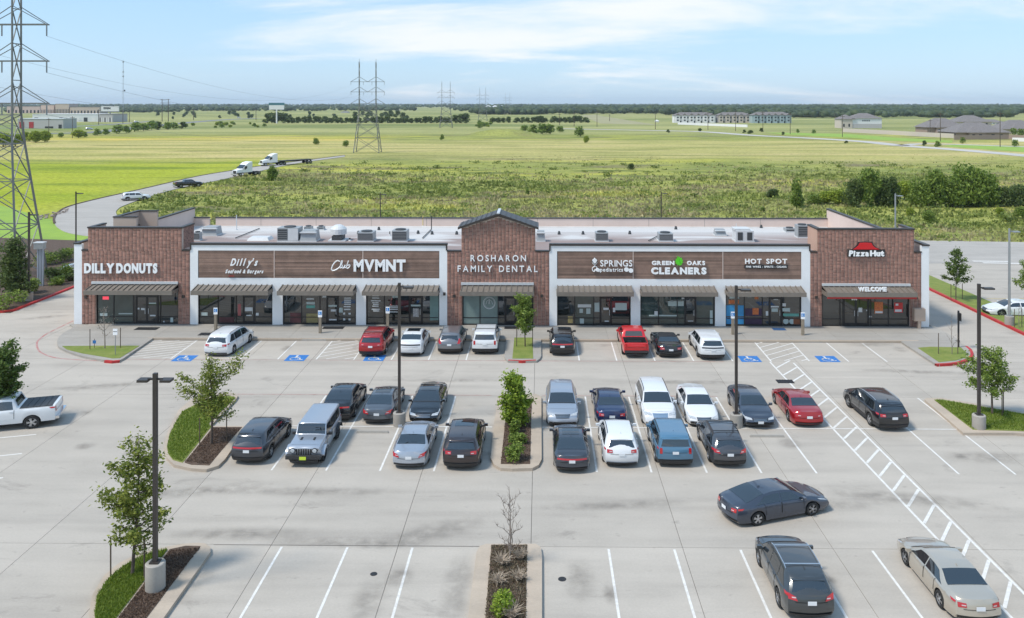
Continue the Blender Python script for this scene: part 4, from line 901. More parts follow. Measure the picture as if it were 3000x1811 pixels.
def blob(root, uc, vc, ru, rv, name='emblem_disc', mat=m_sign, y=YF - .14, n=16, cut=None):
    mb = MB(); x, z = FX(uc, vc); a, b = fx(uc + ru) - x, z - fz(uc, vc + rv)
    P = [(x + a*math.cos(2*math.pi*k/n) * (1 if not cut else cut(k, n)), z + b*math.sin(2*math.pi*k/n) * (1 if not cut else cut(k, n))) for k in range(n)]
    mb.add([(p, y, q) for p, q in P] + [(p, y + .09, q) for p, q in P], [tuple(range(n))] + [(i, i + n, (i+1) % n + n, (i+1) % n) for i in range(n)]); return mb.build(name, mat, root, world=True)
blob(s, 1742, 766, 8, 9, 'flower'); stroke(s, [(1734, 763), (1739, 771), (1745, 771), (1750, 763)], .03, YF - .16, 'petal_line', m_cap)
stroke(s, [(1742, 755), (1741, 762)], .05, name='flower_tip'); stroke(s, [(1742, 776), (1742, 780), (1736, 784), (1736, 792), (1741, 795), (1743, 788)], .04, name='stem')
stroke(s, [(1744, 780), (1749, 784), (1745, 792), (1755, 795), (1757, 790), (1750, 786)], .04, name='stem'); blob(s, 1751, 790, 5, 5)
blob(s, 1835, 789, 7, 6.5, 'foot_disc'); blob(s, 1848, 792, 7, 6.5, 'foot_disc')
s = sign(1907, 2068, 775, 'white GREEN OAKS CLEANERS sign with a green leaf')
letters(s, 'GREEN', 1909, 1975, 764, 776, m_sign, .05, 0, .08); letters(s, 'OAKS', 2012, 2065, 764, 776, m_sign, .05, 0, .08); letters(s, 'CLEANERS', 1907, 2069, 783, 803, m_sign, .06, 0, .08)
blob(s, 1989, 765, 12, 13, 'leaf', M('leaf_sign_green', (.10, .62, .02), .4), YF - .16, 22, lambda k, n: 1.05 if k % 2 else .72); stroke(s, [(1984, 750), (1987, 757), (1990, 768), (1993, 775)], .05, YF - .19, 'leaf_stem', MATS['leaf_sign_green'])
s = sign(2182, 2306, 772, 'white HOT SPOT letters over a black strip reading fine wines spirits cigars')
letters(s, 'HOT', 2182, 2230, 758, 772, m_sign, .025, 0, .14); letters(s, 'SPOT', 2244, 2305, 758, 772, m_sign, .025, 0, .14)
MB().b(fx(2181), YF - .08, fz(2240, 786.5), fx(2307), YF + .02, fz(2240, 775.5)).build('backing_strip', m_black, s, world=True)
letters(s, 'FINE WINES - SPIRITS - CIGARS', 2185, 2303, 778.3, 783.8, m_sign, .02, 0, .10, y=YF - .095, depth=.03, onepiece=True, name='small_letters')
s = sign(2484, 2590, 733, 'Pizza Hut sign with a red hut roof over white letters')
hp = [(2498, 730), (2506, 725), (2513, 719), (2517, 711), (2534, 710), (2551, 711), (2555, 719), (2563, 725), (2576, 730)]
def slabpoly(root, pts, y, th, mat, name):
    P = [FX(u, v) for u, v in pts][::-1]; n = len(P)
    MB().add([(x, y, z) for x, z in P] + [(x, y + th, z) for x, z in P], [tuple(range(n)), tuple(range(2*n-1, n-1, -1))] + [(i, i+n, (i+1) % n + n, (i+1) % n) for i in range(n)]).build(name, mat, root, world=True)
slabpoly(s, [(2492, 732), (2503, 724), (2510, 717), (2514, 708.5), (2534, 707.5), (2554, 708.5), (2558, 717), (2566, 724), (2582, 732)], YF - .10, .08, m_black, 'hut_outline')
slabpoly(s, hp, YF - .17, .07, M('sign_red', (.58, .01, .015), .35), 'hut_roof')
slabpoly(s, [(2482, 731), (2592, 731), (2592, 752), (2482, 752)], YF - .10, .08, m_black, 'letter_backing')
letters(s, 'Pizza', 2485, 2543, 733, 750, m_sign, .05, .12, .03, y=YF - .15, ref='P'); letters(s, 'Hut', 2547, 2588, 733, 750, m_sign, .05, .0, .03, y=YF - .15, ref='H')
s = empty('shop_sign', (fx(2555), YF - 1.2, 3.2), 'white letters WELCOME standing on the right end awning', 'sign')
yw = YF - 1.18
letters(s, 'WELCOME', fx(2514, yw), fx(2597, yw), 0, 0, m_sign, .05, 0, .06, y=yw, z01=(fz(2555, 841, yw), fz(2555, 854, yw)))
s = empty('street_number', (fx(2505), YF + .1, 2.9), 'white number 806 over the right end doors', 'sign')
letters(s, '806', 2496, 2513, 875, 881, m_sign, .05, 0, .08, y=YF + .13, depth=.02, name='digit')

# ================================================================ on the roof
def roof_unit(u0, u1, v0, v1, kind, label, dep=1.0):
    uc = (u0 + u1) / 2; x, y = G(uc, v1, ZR); s_ = (v1 - VH) / (HC - ZR); w = (u1 - u0) / s_; h = (v1 - v0) / s_
    r = empty('roof_unit', (x, y, ZR), label, 'air conditioner', 'units on the flat roof'); d = min(w, 1.6) * dep
    hh = h * .86
    def P(mb, n, m): return mb.build(n, m, r)
    P(MB().b(-w/2 - .05, -.02, .0, w/2 + .05, d, .12), 'curb', m_unit_w)
    if kind == 'grille':
        P(MB().b(-w/2, 0, .12, w/2, d, hh), 'cabinet', m_unit); xg = w/2 if w < 1.6 else 0
        P(MB().b(-w/2 + .06, -.03, .2, xg - .06, -.004, hh - .12), 'coil_grille', m_unit_d)
        for k in range(5): P(MB().b(-w/2 + .06, -.045, .25 + k*(hh-.4)/5, xg - .06, -.031, .28 + k*(hh-.4)/5), 'louvre', m_unit)
        if w >= 1.6: P(MB().b(.03, -.03, .14, w/2 - .03, -.004, hh - .05), 'side_panel', m_unit_w)
        P(MB().lathe([(min(w, d)*.36, hh), (min(w, d)*.36, hh + .10), (min(w, d)*.30, hh + .10), (.01, hh + .05)], 14, 0, 'Z', (-w*.0, d/2, 0)), 'fan_guard', m_unit_d)
    elif kind == 'hood':
        P(MB().add([(-w/2, 0, .12), (w/2, 0, .12), (w/2, d, .12), (-w/2, d, .12), (-w*.42, .25, h), (w*.42, .25, h), (w*.42, d, h), (-w*.42, d, h)], [(0,3,2,1), (4,5,6,7), (0,1,5,4), (1,2,6,5), (2,3,7,6), (3,0,4,7)]), 'cabinet', m_unit)
        P(MB().b(-w*.5, -.06, h*.8, w*.5, .35, h*.9), 'hood', m_unit_w)
    elif kind == 'fan':
        P(MB().lathe([(w*.30, .1), (w*.30, h*.35), (w*.5, h*.42), (w*.5, h*.75), (w*.36, h*.9), (w*.2, h), (.01, h)], 18, 0, 'Z', (0, d/2, 0)), 'fan_housing', m_unit_w); P(MB().b(-w*.3, 0, .12, w*.3, d, h*.34), 'fan_base', m_unit_d)
    elif kind == 'twin':
        P(MB().b(-w/2, 0, .12, w/2, d, hh), 'cabinet', m_unit_w)
        for sg in (-1, 1): P(MB().b(sg*w*.26 - w*.14, -.03, .2, sg*w*.26 + w*.14, -.004, hh - .15), 'coil_grille', m_unit_d)
        P(MB().b(-w*.55, .1, hh, w*.3, d, h), 'top_hood', m_unit_w)
    return r
UN = [(566, 585, 678, 706, 'grille', 'narrow blue grey unit beside the left brick tower'), (588, 634, 667, 692, 'hood', 'grey hood unit nearest the left brick tower'), (812, 874, 662, 709, 'grille', 'large unit with dark coil and white side on the left roof'),
      (878, 926, 677, 709, 'hood', 'pale green grey box right of the large unit'), (962, 1010, 662, 708, 'fan', 'white exhaust fan with round top on the left roof'), (890, 912, 663, 675, 'grille', 'small dark unit far behind the pale box'), (928, 948, 663, 675, 'grille', 'second small dark unit behind the pale box'), (1047, 1093, 677, 709, 'grille', 'grey unit above the club sign'),
      (1148, 1192, 671, 709, 'grille', 'grey unit above the right of the club sign'), (1571, 1597, 678, 709, 'hood', 'green grey box just right of the gable'), (1745, 1782, 678, 709, 'grille', 'dark coil unit above the springs sign'),
      (1931, 1972, 681, 709, 'grille', 'white capped unit above the leaf sign'), (2096, 2128, 674, 692, 'hood', 'low grey box left of the twin coil unit'), (2156, 2209, 671, 710, 'twin', 'white unit with two dark coils'), (2303, 2331, 668, 682, 'grille', 'small dark unit left of the right tower'), (2338, 2372, 655, 698, 'grille', 'tall grey unit against the right tower')]
for a in UN: roof_unit(*a)
for uc, v0, v1, lab, m_, rr_ in ((693, 630, 674, 'thin white mast on the left roof', m_unit_w, .05), (1239, 632, 664, 'thin yellow pipe at the rear parapet', M('pipe_yellow', (.6, .45, .15), .5), .05), (1264, 632, 676, 'thin black pipe left of the gable', m_black, .05), (2157, 655, 672, 'short white vent above the twin coil unit', m_unit_w, .04), (1025, 697, 706, 'short dark vent right of the exhaust fan', m_black, .07), (1142, 678, 690, 'short dark vent left of a grey unit', m_black, .05)):
    x, y = G(uc, v1, ZR); s_ = (v1 - VH) / (HC - ZR); h = (v1 - v0) / s_
    r = empty('roof_pipe', (x, y, ZR), lab, 'pipe'); MB().tube((0, 0, 0), (0, 0, h), rr_, rr_, 8).build('pipe', m_, r); MB().tube((0, 0, 0), (0, 0, .12), rr_*2.4, rr_*1.4, 8).build('collar', m_unit_w, r)
for i, (uc, v1) in enumerate(((1050, 686), (1110, 674), (1225, 685), (1266, 687), (1338, 687), (1638, 687), (1708, 687), (1845, 686), (1980, 672), (2230, 668))):
    x, y = G(uc, v1, ZR); o = MB().lathe([(.16, 0), (.16, .10), (.11, .28), (.10, .34), (.01, .34)], 10).build('roof_vent', m_unit_d); o.location = (x, y, ZR); tag(o, 'small dark vent stub on the flat roof', 'vent', 'vent stubs on the flat roof')
for u0, v0, u1, v1 in ((690, 700, 760, 672), (1238, 700, 1262, 676), (1900, 708, 1935, 690)):
    a_, b_ = G(u0, v0, ZR), G(u1, v1, ZR); o = MB().tube((*a_, ZR + .10), (*b_, ZR + .10), .05, .05, 6).build('gas_pipe', m_unit_d); tag(o, {690: 'dark pipe running across the left roof', 1238: 'dark pipe running to the roof edge left of the gable', 1900: 'white duct leaning on a unit above the leaf sign'}[u0], 'pipe')
x, y = G(755, 706, ZR); o = MB().add([(-1.1, 0, 0), (1.1, 0, 0), (1.1, 1.6, 0), (-1.1, 1.6, 0), (-.9, .2, .3), (.9, .2, .3), (.9, 1.4, .3), (-.9, 1.4, .3)], [(4,5,6,7), (0,1,5,4), (1,2,6,5), (2,3,7,6), (3,0,4,7)]).build('roof_hatch', m_unit_w); o.location = (x, y, ZR); tag(o, 'low white hatch on the left roof', 'hatch')
# ================================================================ vehicles
m_tyre = M('tyre', (0.018, 0.018, 0.018), 0.8)
m_rim = M('alloy', (0.55, 0.56, 0.58), 0.3, metal=.8)
m_rim_d = M('dark_alloy', (0.09, 0.09, 0.10), 0.35, metal=.6)
m_under = M('underbody', (0.012, 0.012, 0.012), 0.9)
m_clad = M('cladding', (0.03, 0.03, 0.032), 0.6)
m_cglass = M('car_glass', (0.012, 0.017, 0.022), 0.02, ior=2.1)
m_tail = M('tail_red', (0.42, 0.012, 0.015), 0.15, coat=.8)
m_tail_w = M('tail_clear', (0.55, 0.42, 0.42), 0.15, coat=.8)
m_head = M('headlight_clear', (0.62, 0.66, 0.70), 0.12, coat=1.0, noise=(14, .55))
m_chrome = M('chrome', (0.72, 0.73, 0.75), 0.15, metal=1.0)
m_plate = M('plate_white', (0.72, 0.74, 0.76), 0.5)
m_plate_y = M('plate_yellow', (0.55, 0.70, 0.05), 0.5)
m_door_gap = M('gap_black', (0.01, 0.01, 0.01), 0.8)
def paint(name, col, metal=.35, rough=.32): return M('paint_' + name, col, rough, metal=metal, coat=1.0)
P_WHITE = paint('white', (.70, .71, .72), 0.0, .3); P_BLACK = paint('black', (.012, .013, .016), .2, .25); P_RED = paint('dark_red', (.22, .008, .012), .3)
P_BRED = paint('bright_red', (.62, .012, .015), .1); P_SILVER = paint('silver', (.42, .45, .50), .6); P_GREY = paint('grey', (.11, .12, .135), .5)
P_DGREY = paint('dark_grey', (.045, .05, .062), .4); P_NAVY = paint('navy', (.010, .020, .075), .4); P_BLUE = paint('steel_blue', (.085, .20, .31), .3)
P_BROWN = paint('brown_black', (.035, .024, .024), .4); P_BEIGE = paint('champagne', (.50, .45, .375), .5); P_BGREY = paint('blue_grey', (.05, .062, .088), .4)
P_CRED = paint('candy_red', (.36, .008, .012), .3)

def pc(pts, x):                                   # monotone cubic through the profile points
    n = len(pts)
    if x <= pts[0][0]: return pts[0][1]
    if x >= pts[-1][0]: return pts[-1][1]
    for i in range(n - 1):
        if x <= pts[i + 1][0]: break
    def slope(k): return (pts[k + 1][1] - pts[k][1]) / (pts[k + 1][0] - pts[k][0])
    def tan(k):
        if k == 0: return slope(0)
        if k == n - 1: return slope(n - 2)
        a, b = slope(k - 1), slope(k)
        return 0.0 if a * b <= 0 else 2 * a * b / (a + b)
    h = pts[i + 1][0] - pts[i][0]; u = (x - pts[i][0]) / h
    a, b, ta, tb = pts[i][1], pts[i + 1][1], tan(i) * h, tan(i + 1) * h
    return (2*u**3 - 3*u**2 + 1) * a + (u**3 - 2*u**2 + u) * ta + (-2*u**3 + 3*u**2) * b + (u**3 - u**2) * tb

SPEC = {}
SPEC['sedan'] = dict(L=4.86, W=1.84, H=1.45, R=.335, xw=(-1.40, 1.44), sill=.20, roofw=.70, taper=.13, bulge=.16,
    top=[(-2.43,1.03),(-2.2,1.08),(-1.72,1.12),(-1.0,1.39),(-.5,1.45),(.05,1.44),(.42,1.385),(1.25,1.0),(1.7,.95),(2.2,.87),(2.43,.78)],
    belt=[(-2.43,.90),(-1,.95),(1,.90),(2,.80),(2.43,.62)], rear=[(.2,.14),(.42,0),(.7,.03),(1.05,.12)], front=[(.2,.14),(.42,0),(.57,.06),(.69,.18),(.80,.40)],
    ws=(.45, 1.20), rw=(-1.74, -1.02), side=((-1.50, -.98), (1.02, .46)), pil=[-.18])
SPEC['fast'] = dict(SPEC['sedan'], L=4.80, H=1.44,
    top=[(-2.40,1.0),(-2.25,1.07),(-1.95,1.12),(-1.0,1.375),(-.4,1.44),(.05,1.43),(.42,1.37),(1.30,1.0),(1.7,.94),(2.2,.86),(2.40,.77)],
    rw=(-1.95, -.95), side=((-1.55, -.95), (1.05, .46)))
SPEC['suv'] = dict(L=4.62, W=1.86, H=1.69, R=.36, xw=(-1.36, 1.38), sill=.26, roofw=.74, taper=.12, bulge=.13,
    top=[(-2.31,1.58),(-2.15,1.63),(-1.6,1.68),(-.6,1.695),(.2,1.66),(.5,1.59),(1.25,1.13),(1.7,1.08),(2.15,1.02),(2.31,.95)],
    belt=[(-2.31,1.08),(-1,1.06),(1,1.0),(2,.93),(2.31,.80)], rear=[(.25,.12),(.45,0),(.85,.02),(1.08,.09),(1.58,.42)], front=[(.25,.12),(.45,0),(.65,.05),(.80,.16),(.96,.38)],
    ws=(.5, 1.20), capw=(1.14, 1.52, .66, .52), side=((-1.95, -1.62), (1.05, .52)), pil=[-1.12, -.12], clad=True)
SPEC['suvl'] = dict(SPEC['suv'], L=4.95, W=1.95, H=1.76, R=.38, xw=(-1.46, 1.46),
    top=[(-2.475,1.64),(-2.3,1.70),(-1.6,1.745),(-.6,1.76),(.3,1.72),(.6,1.65),(1.3,1.19),(1.75,1.14),(2.25,1.08),(2.475,1.01)],
    belt=[(-2.475,1.14),(-1,1.12),(1,1.05),(2,.98),(2.475,.86)], rear=[(.25,.12),(.45,0),(.9,.02),(1.15,.08),(1.64,.34)],
    ws=(.62, 1.26), capw=(1.20, 1.58, .70, .58), side=((-2.12, -1.90), (1.1, .62)), pil=[-1.25, -.15])
SPEC['boxy'] = dict(SPEC['suv'], L=4.40, W=1.89, H=1.80, R=.37, xw=(-1.30, 1.32), roofw=.80, taper=.07, bulge=.07,
    top=[(-2.2,1.72),(-2.1,1.77),(-1.5,1.80),(-.3,1.80),(.35,1.76),(.55,1.70),(1.0,1.20),(1.3,1.15),(2.0,1.07),(2.2,.96)],
    belt=[(-2.2,1.14),(1,1.08),(2,.98),(2.2,.80)], rear=[(.25,.08),(.45,0),(1.1,.02),(1.2,.05),(1.72,.17)],
    ws=(.57, 1.0), capw=(1.22, 1.62, .72, .62), side=((-1.98, -1.88), (.85, .55)), pil=[-1.05, -.1])
SPEC['crossc'] = dict(SPEC['suv'], L=4.60, H=1.64,
    top=[(-2.3,1.22),(-2.12,1.27),(-1.9,1.33),(-1.35,1.54),(-.7,1.63),(.1,1.62),(.45,1.55),(1.25,1.12),(1.7,1.06),(2.15,1.0),(2.3,.93)],
    belt=[(-2.3,1.08),(-1,1.05),(1,1.0),(2,.92),(2.3,.78)], rear=[(.25,.12),(.45,0),(.85,.02),(1.22,.14)], capw=None, rw=(-1.98, -1.30), side=((-1.75, -1.30), (1.05, .50)), pil=[-.95, -.10])
SPEC['van'] = dict(SPEC['suv'], L=5.16, W=1.99, H=1.76, R=.35, xw=(-1.55, 1.52), sill=.22, taper=.13,
    top=[(-2.58,1.60),(-2.4,1.68),(-1.6,1.75),(-.4,1.76),(.5,1.72),(.85,1.63),(1.75,1.12),(2.1,1.0),(2.45,.86),(2.58,.72)],
    belt=[(-2.58,1.06),(-1,1.04),(1.2,1.0),(2.2,.84),(2.58,.6)], rear=[(.22,.12),(.45,0),(.85,.03),(1.1,.10),(1.60,.40)],
    ws=(.88, 1.70), capw=(1.14, 1.55, .72, .56), side=((-2.25, -1.9), (1.55, .92)), pil=[-1.25, .05], clad=False)
SPEC['coupe'] = dict(SPEC['sedan'], L=4.78, W=1.88, H=1.37,
    top=[(-2.39,1.02),(-2.2,1.06),(-1.55,1.09),(-.95,1.32),(-.55,1.37),(-.1,1.36),(.15,1.31),(.85,1.0),(1.4,.97),(2.1,.87),(2.39,.72)],
    ws=(.17, .82), rw=(-1.52, -.98), side=((-1.25, -.9), (.62, .18)), pil=[-.62])
SPEC['jeep'] = dict(SPEC['boxy'], L=4.55, W=1.74, H=1.86, R=.41, xw=(-1.35, 1.55), sill=.42, roofw=.86, taper=.03, bulge=.03,
    top=[(-2.2,1.84),(-2.1,1.86),(.55,1.86),(.68,1.84),(.98,1.28),(1.1,1.26),(1.9,1.19),(2.2,1.12),(2.275,1.05)],
    belt=[(-2.2,1.16),(1,1.12),(2.275,1.0)], rear=[(.3,0),(1.8,.06)], front=[(.3,.02),(1.1,.02)],
    ws=(.71, .95), capw=(1.25, 1.68, .66, .62), side=((-2.0, -1.96), (.82, .70)), pil=[-1.1, -.1], clad=False)
SPEC['truck'] = dict(SPEC['boxy'], L=5.85, W=2.02, H=1.95, R=.41, xw=(-1.75, 1.92), sill=.42, roofw=.80, taper=.06, bulge=.06,
    top=[(-2.92,1.36),(-2.6,1.37),(-1.05,1.38),(-1.0,1.40),(-.78,1.89),(-.6,1.94),(.4,1.95),(.7,1.88),(1.35,1.36),(1.6,1.30),(2.6,1.18),(2.92,1.0)],
    belt=[(-2.92,1.26),(-1,1.26),(1,1.20),(2,1.1),(2.92,.84)], rear=[(.35,.04),(.5,0),(1.3,.02)], front=[(.35,.06),(.5,0),(.9,.03),(1.1,.1)],
    ws=(.73, 1.33), rw=None, capw=None, side=((-.80, -.72), (1.18, .76)), pil=[.12], clad=False, bed=(-2.8, -1.12))
SPEC['pickup'] = dict(SPEC['truck'], L=5.40, W=1.92, H=1.80, R=.40, xw=(-1.62, 1.72), taper=.08,
    top=[(-2.70,1.22),(-2.5,1.24),(-1.05,1.26),(-1.0,1.28),(-.75,1.74),(-.55,1.79),(.3,1.80),(.6,1.72),(1.2,1.24),(1.5,1.19),(2.4,1.07),(2.70,.90)],
    belt=[(-2.70,1.12),(-1,1.12),(1,1.08),(2,.98),(2.7,.76)], ws=(.62, 1.18), side=((-.80, -.70), (1.0, .64)), bed=(-2.58, -1.15))

T_LEVELS = 11
class Shell:
    def __init__(q, S):
        q.S = S; q.L = S['L']; q.hw = S['W'] / 2
    def sec(q, s):
        S = q.S; x = -q.L / 2 + s * q.L; zt = pc(S['top'], x); zb = min(pc(S['belt'], x), zt - .10)
        e = abs(x) / (q.L / 2); w = q.hw * (1 - S['taper'] * max(0, (e - .70) / .30) ** 2.2)
        zl = S['sill']; Ra = S['R'] + .065
        for xw in S['xw']:
            dx = abs(x - xw)
            if dx < Ra: zl = max(zl, S['R'] + math.sqrt(Ra * Ra - dx * dx))
        zl = min(zl, zb - .08)
        h = max(0, min(1, (zt - zb) / (S['H'] - zb + 1e-6))); wr = w * (.93 - (.93 - S['roofw']) * h); cr = .03 + .05 * h
        P = [(0, zl), (.8*w, zl), (.97*w, zl), (w, max(zl + .03, zl + (zb - zl) * .3)), (w, zl + (zb - zl) * .62), (.985*w, zl + (zb - zl) * .88), (.955*w, zb),
             (.93*w, zb + .015), (wr, zt - cr), (wr * .93, zt - cr * .35), (wr * .5, zt - cr * .08), (0, zt)]
        bed = S.get('bed')
        if bed and bed[0] < x < bed[1]:
            P[8] = (.93*w, zb + .05); P[9] = (.86*w, zb + .05); P[10] = (.855*w, .74); P[11] = (0, .74)
        return P
    def xs(q, s, z):
        return -q.L / 2 + s * q.L + pc(q.S['rear'], z) * max(0, 1 - s / .3) - pc(q.S['front'], z) * max(0, 1 - (1 - s) / .3)
    def pos(q, s, t, side=1, sec=None):
        P = sec or q.sec(s); i = min(int(t), T_LEVELS - 1); u = t - i
        y = P[i][0] * (1 - u) + P[i + 1][0] * u; z = P[i][1] * (1 - u) + P[i + 1][1] * u
        return Vector((q.xs(s, z), side * y, z))
    def patch(q, mb, tx, side, off, ns, nt_, mi=0):
        """tx: ((t0, xa, xb), (t1, xa, xb)) corners; adds an offset grid on the side of the shell"""
        (t0, a0, b0), (t1, a1, b1) = tx; g = []
        for j in range(nt_ + 1):
            v = j / nt_; t = t0 + (t1 - t0) * v; xa = a0 + (a1 - a0) * v; xb = b0 + (b1 - b0) * v
            for i in range(ns + 1):
                s = (xa + (xb - xa) * i / ns) / q.L + .5
                p = q.pos(s, t); d1 = q.pos(s + .004, t) - q.pos(s - .004, t); tt = max(int(t0) + .02, min(t, int(t) + .9)) if False else t
                d2 = q.pos(s, min(t + .1, 10.99)) - q.pos(s, max(t - .1, 0))
                n = d1.cross(d2); n = n.normalized() if n.length > 1e-9 else Vector((0, 1, 0))
                if n.y < 0 and t < 9: n = -n
                p = p + n * off; g.append((p.x, p.y * side, p.z))
        k = ns + 1; fs = [(j*k+i, j*k+i+1, (j+1)*k+i+1, (j+1)*k+i) for j in range(nt_) for i in range(ns)]
        mb.add(g, fs if side < 0 else [f[::-1] for f in fs], mi)
    def over(q, mb, xa, xb, tA, off, ns=6, nu=8, mi=0, inset=0):
        """patch over the top between x = xa..xb, spreading out to level tA on both sides (windscreen, bonnet, roof)"""
        g = []
        for i in range(ns + 1):
            s = (xa + (xb - xa) * i / ns) / q.L + .5
            for j in range(nu + 1):
                u = -1 + 2 * j / nu; t = T_LEVELS - (T_LEVELS - tA) * abs(u); t = min(t, 10.999)
                p = q.pos(s, t); p.y *= (1 if u > 0 else -1)
                d1 = q.pos(s + .006, 10.9) - q.pos(s - .006, 10.9); n = Vector((-d1.z, 0, d1.x)).normalized()
                p = p + n * off; g.append(tuple(p))
        k = nu + 1; mb.add(g, [(i*k+j, i*k+j+1, (i+1)*k+j+1, (i+1)*k+j) for i in range(ns) for j in range(nu)], mi)
    def capx(q, end, y, z):
        P = q.sec(0.0 if end < 0 else 1.0); w = P[5][0]
        for i in range(1, T_LEVELS):
            if P[i][1] <= z <= P[i + 1][1] + 1e-9 and P[i + 1][1] > P[i][1]:
                u = (z - P[i][1]) / (P[i + 1][1] - P[i][1]); w = P[i][0] * (1 - u) + P[i + 1][0] * u; break
        c = min(1, abs(y) / max(w, .05)); pr = q.S['rear'] if end < 0 else q.S['front']
        return end * (q.L / 2 - pc(pr, z) + q.S['bulge'] * (1 - c * c) * (.6 if z > 1.1 else 1))
    def cap(q, mb, end, corners, off=.012, nu=4, nv=2, mi=0):
        (y0, z0), (y1, z1), (y2, z2), (y3, z3) = corners; g = []
        for j in range(nv + 1):
            v = j / nv
            for i in range(nu + 1):
                u = i / nu
                y = (y0*(1-u) + y1*u) * (1-v) + (y3*(1-u) + y2*u) * v; z = (z0*(1-u) + z1*u) * (1-v) + (z3*(1-u) + z2*u) * v
                g.append((q.capx(end, y, z) + end * off, y, z))
        k = nu + 1; fs = [(j*k+i, j*k+i+1, (j+1)*k+i+1, (j+1)*k+i) for j in range(nv) for i in range(nu)]
        mb.add(g, fs if end > 0 else [f[::-1] for f in fs], mi)

WHEELS = {}
def wheel_meshes(r, w, kind):
    key = (round(r, 3), kind)
    if key in WHEELS: return WHEELS[key]
    a = MB(); rr = r * .68
    a.lathe([(rr, -w/2), (r*.95, -w/2), (r, -w*.32), (r, w*.32), (r*.95, w/2), (rr, w/2), (rr, -w/2)], 24, 0, 'Y')
    b = MB(); b.lathe([(rr, w*.40), (rr*.93, w*.44), (rr*.90, w*.30)], 24, 0, 'Y')
    b.lathe([(rr*.91, w*.20), (.001, w*.20)], 24, 1, 'Y')
    n = 5
    for k in range(n):
        an = 2 * math.pi * k / n + .3
        for da in (-.16, .16):
            c_, s_ = math.cos(an + da), math.sin(an + da); e = Vector((-s_, 0, c_)) * (.05 * r * 1.6)
            p0, p1 = Vector((c_, 0, s_)) * r * .08, Vector((c_, 0, s_)) * rr * .95
            y0, y1 = w * .44, w * .42
            b.add([(p0.x-e.x, y0, p0.z-e.z), (p0.x+e.x, y0, p0.z+e.z), (p1.x+e.x, y1, p1.z+e.z), (p1.x-e.x, y1, p1.z-e.z)], [(0, 1, 2, 3), (3, 2, 1, 0)], 0)
    b.lathe([(.13*r*1.2, w*.40), (.12*r, w*.47), (.001, w*.47)], 10, 0, 'Y')
    oa = a.build('wheel', m_tyre, smooth=True, angle=40); ob = b.build('rim', [m_rim_d if kind == 'dark' else m_rim, m_under])
    ma, mb_ = oa.data, ob.data
    bpy.data.objects.remove(oa); bpy.data.objects.remove(ob)
    WHEELS[key] = (ma, mb_); return WHEELS[key]
def add_wheel(root, x, y, r, w, kind='alloy'):
    ma, mb_ = wheel_meshes(r, w, kind)
    o = bpy.data.objects.new('wheel', ma); C.objects.link(o); o.parent = root; o.location = (x, y, r); o.rotation_euler = (0, rng.uniform(0, 6), 0) if y > 0 else (0, rng.uniform(0, 6), math.pi)
    q = bpy.data.objects.new('rim', mb_); C.objects.link(q); q.parent = o
    return o

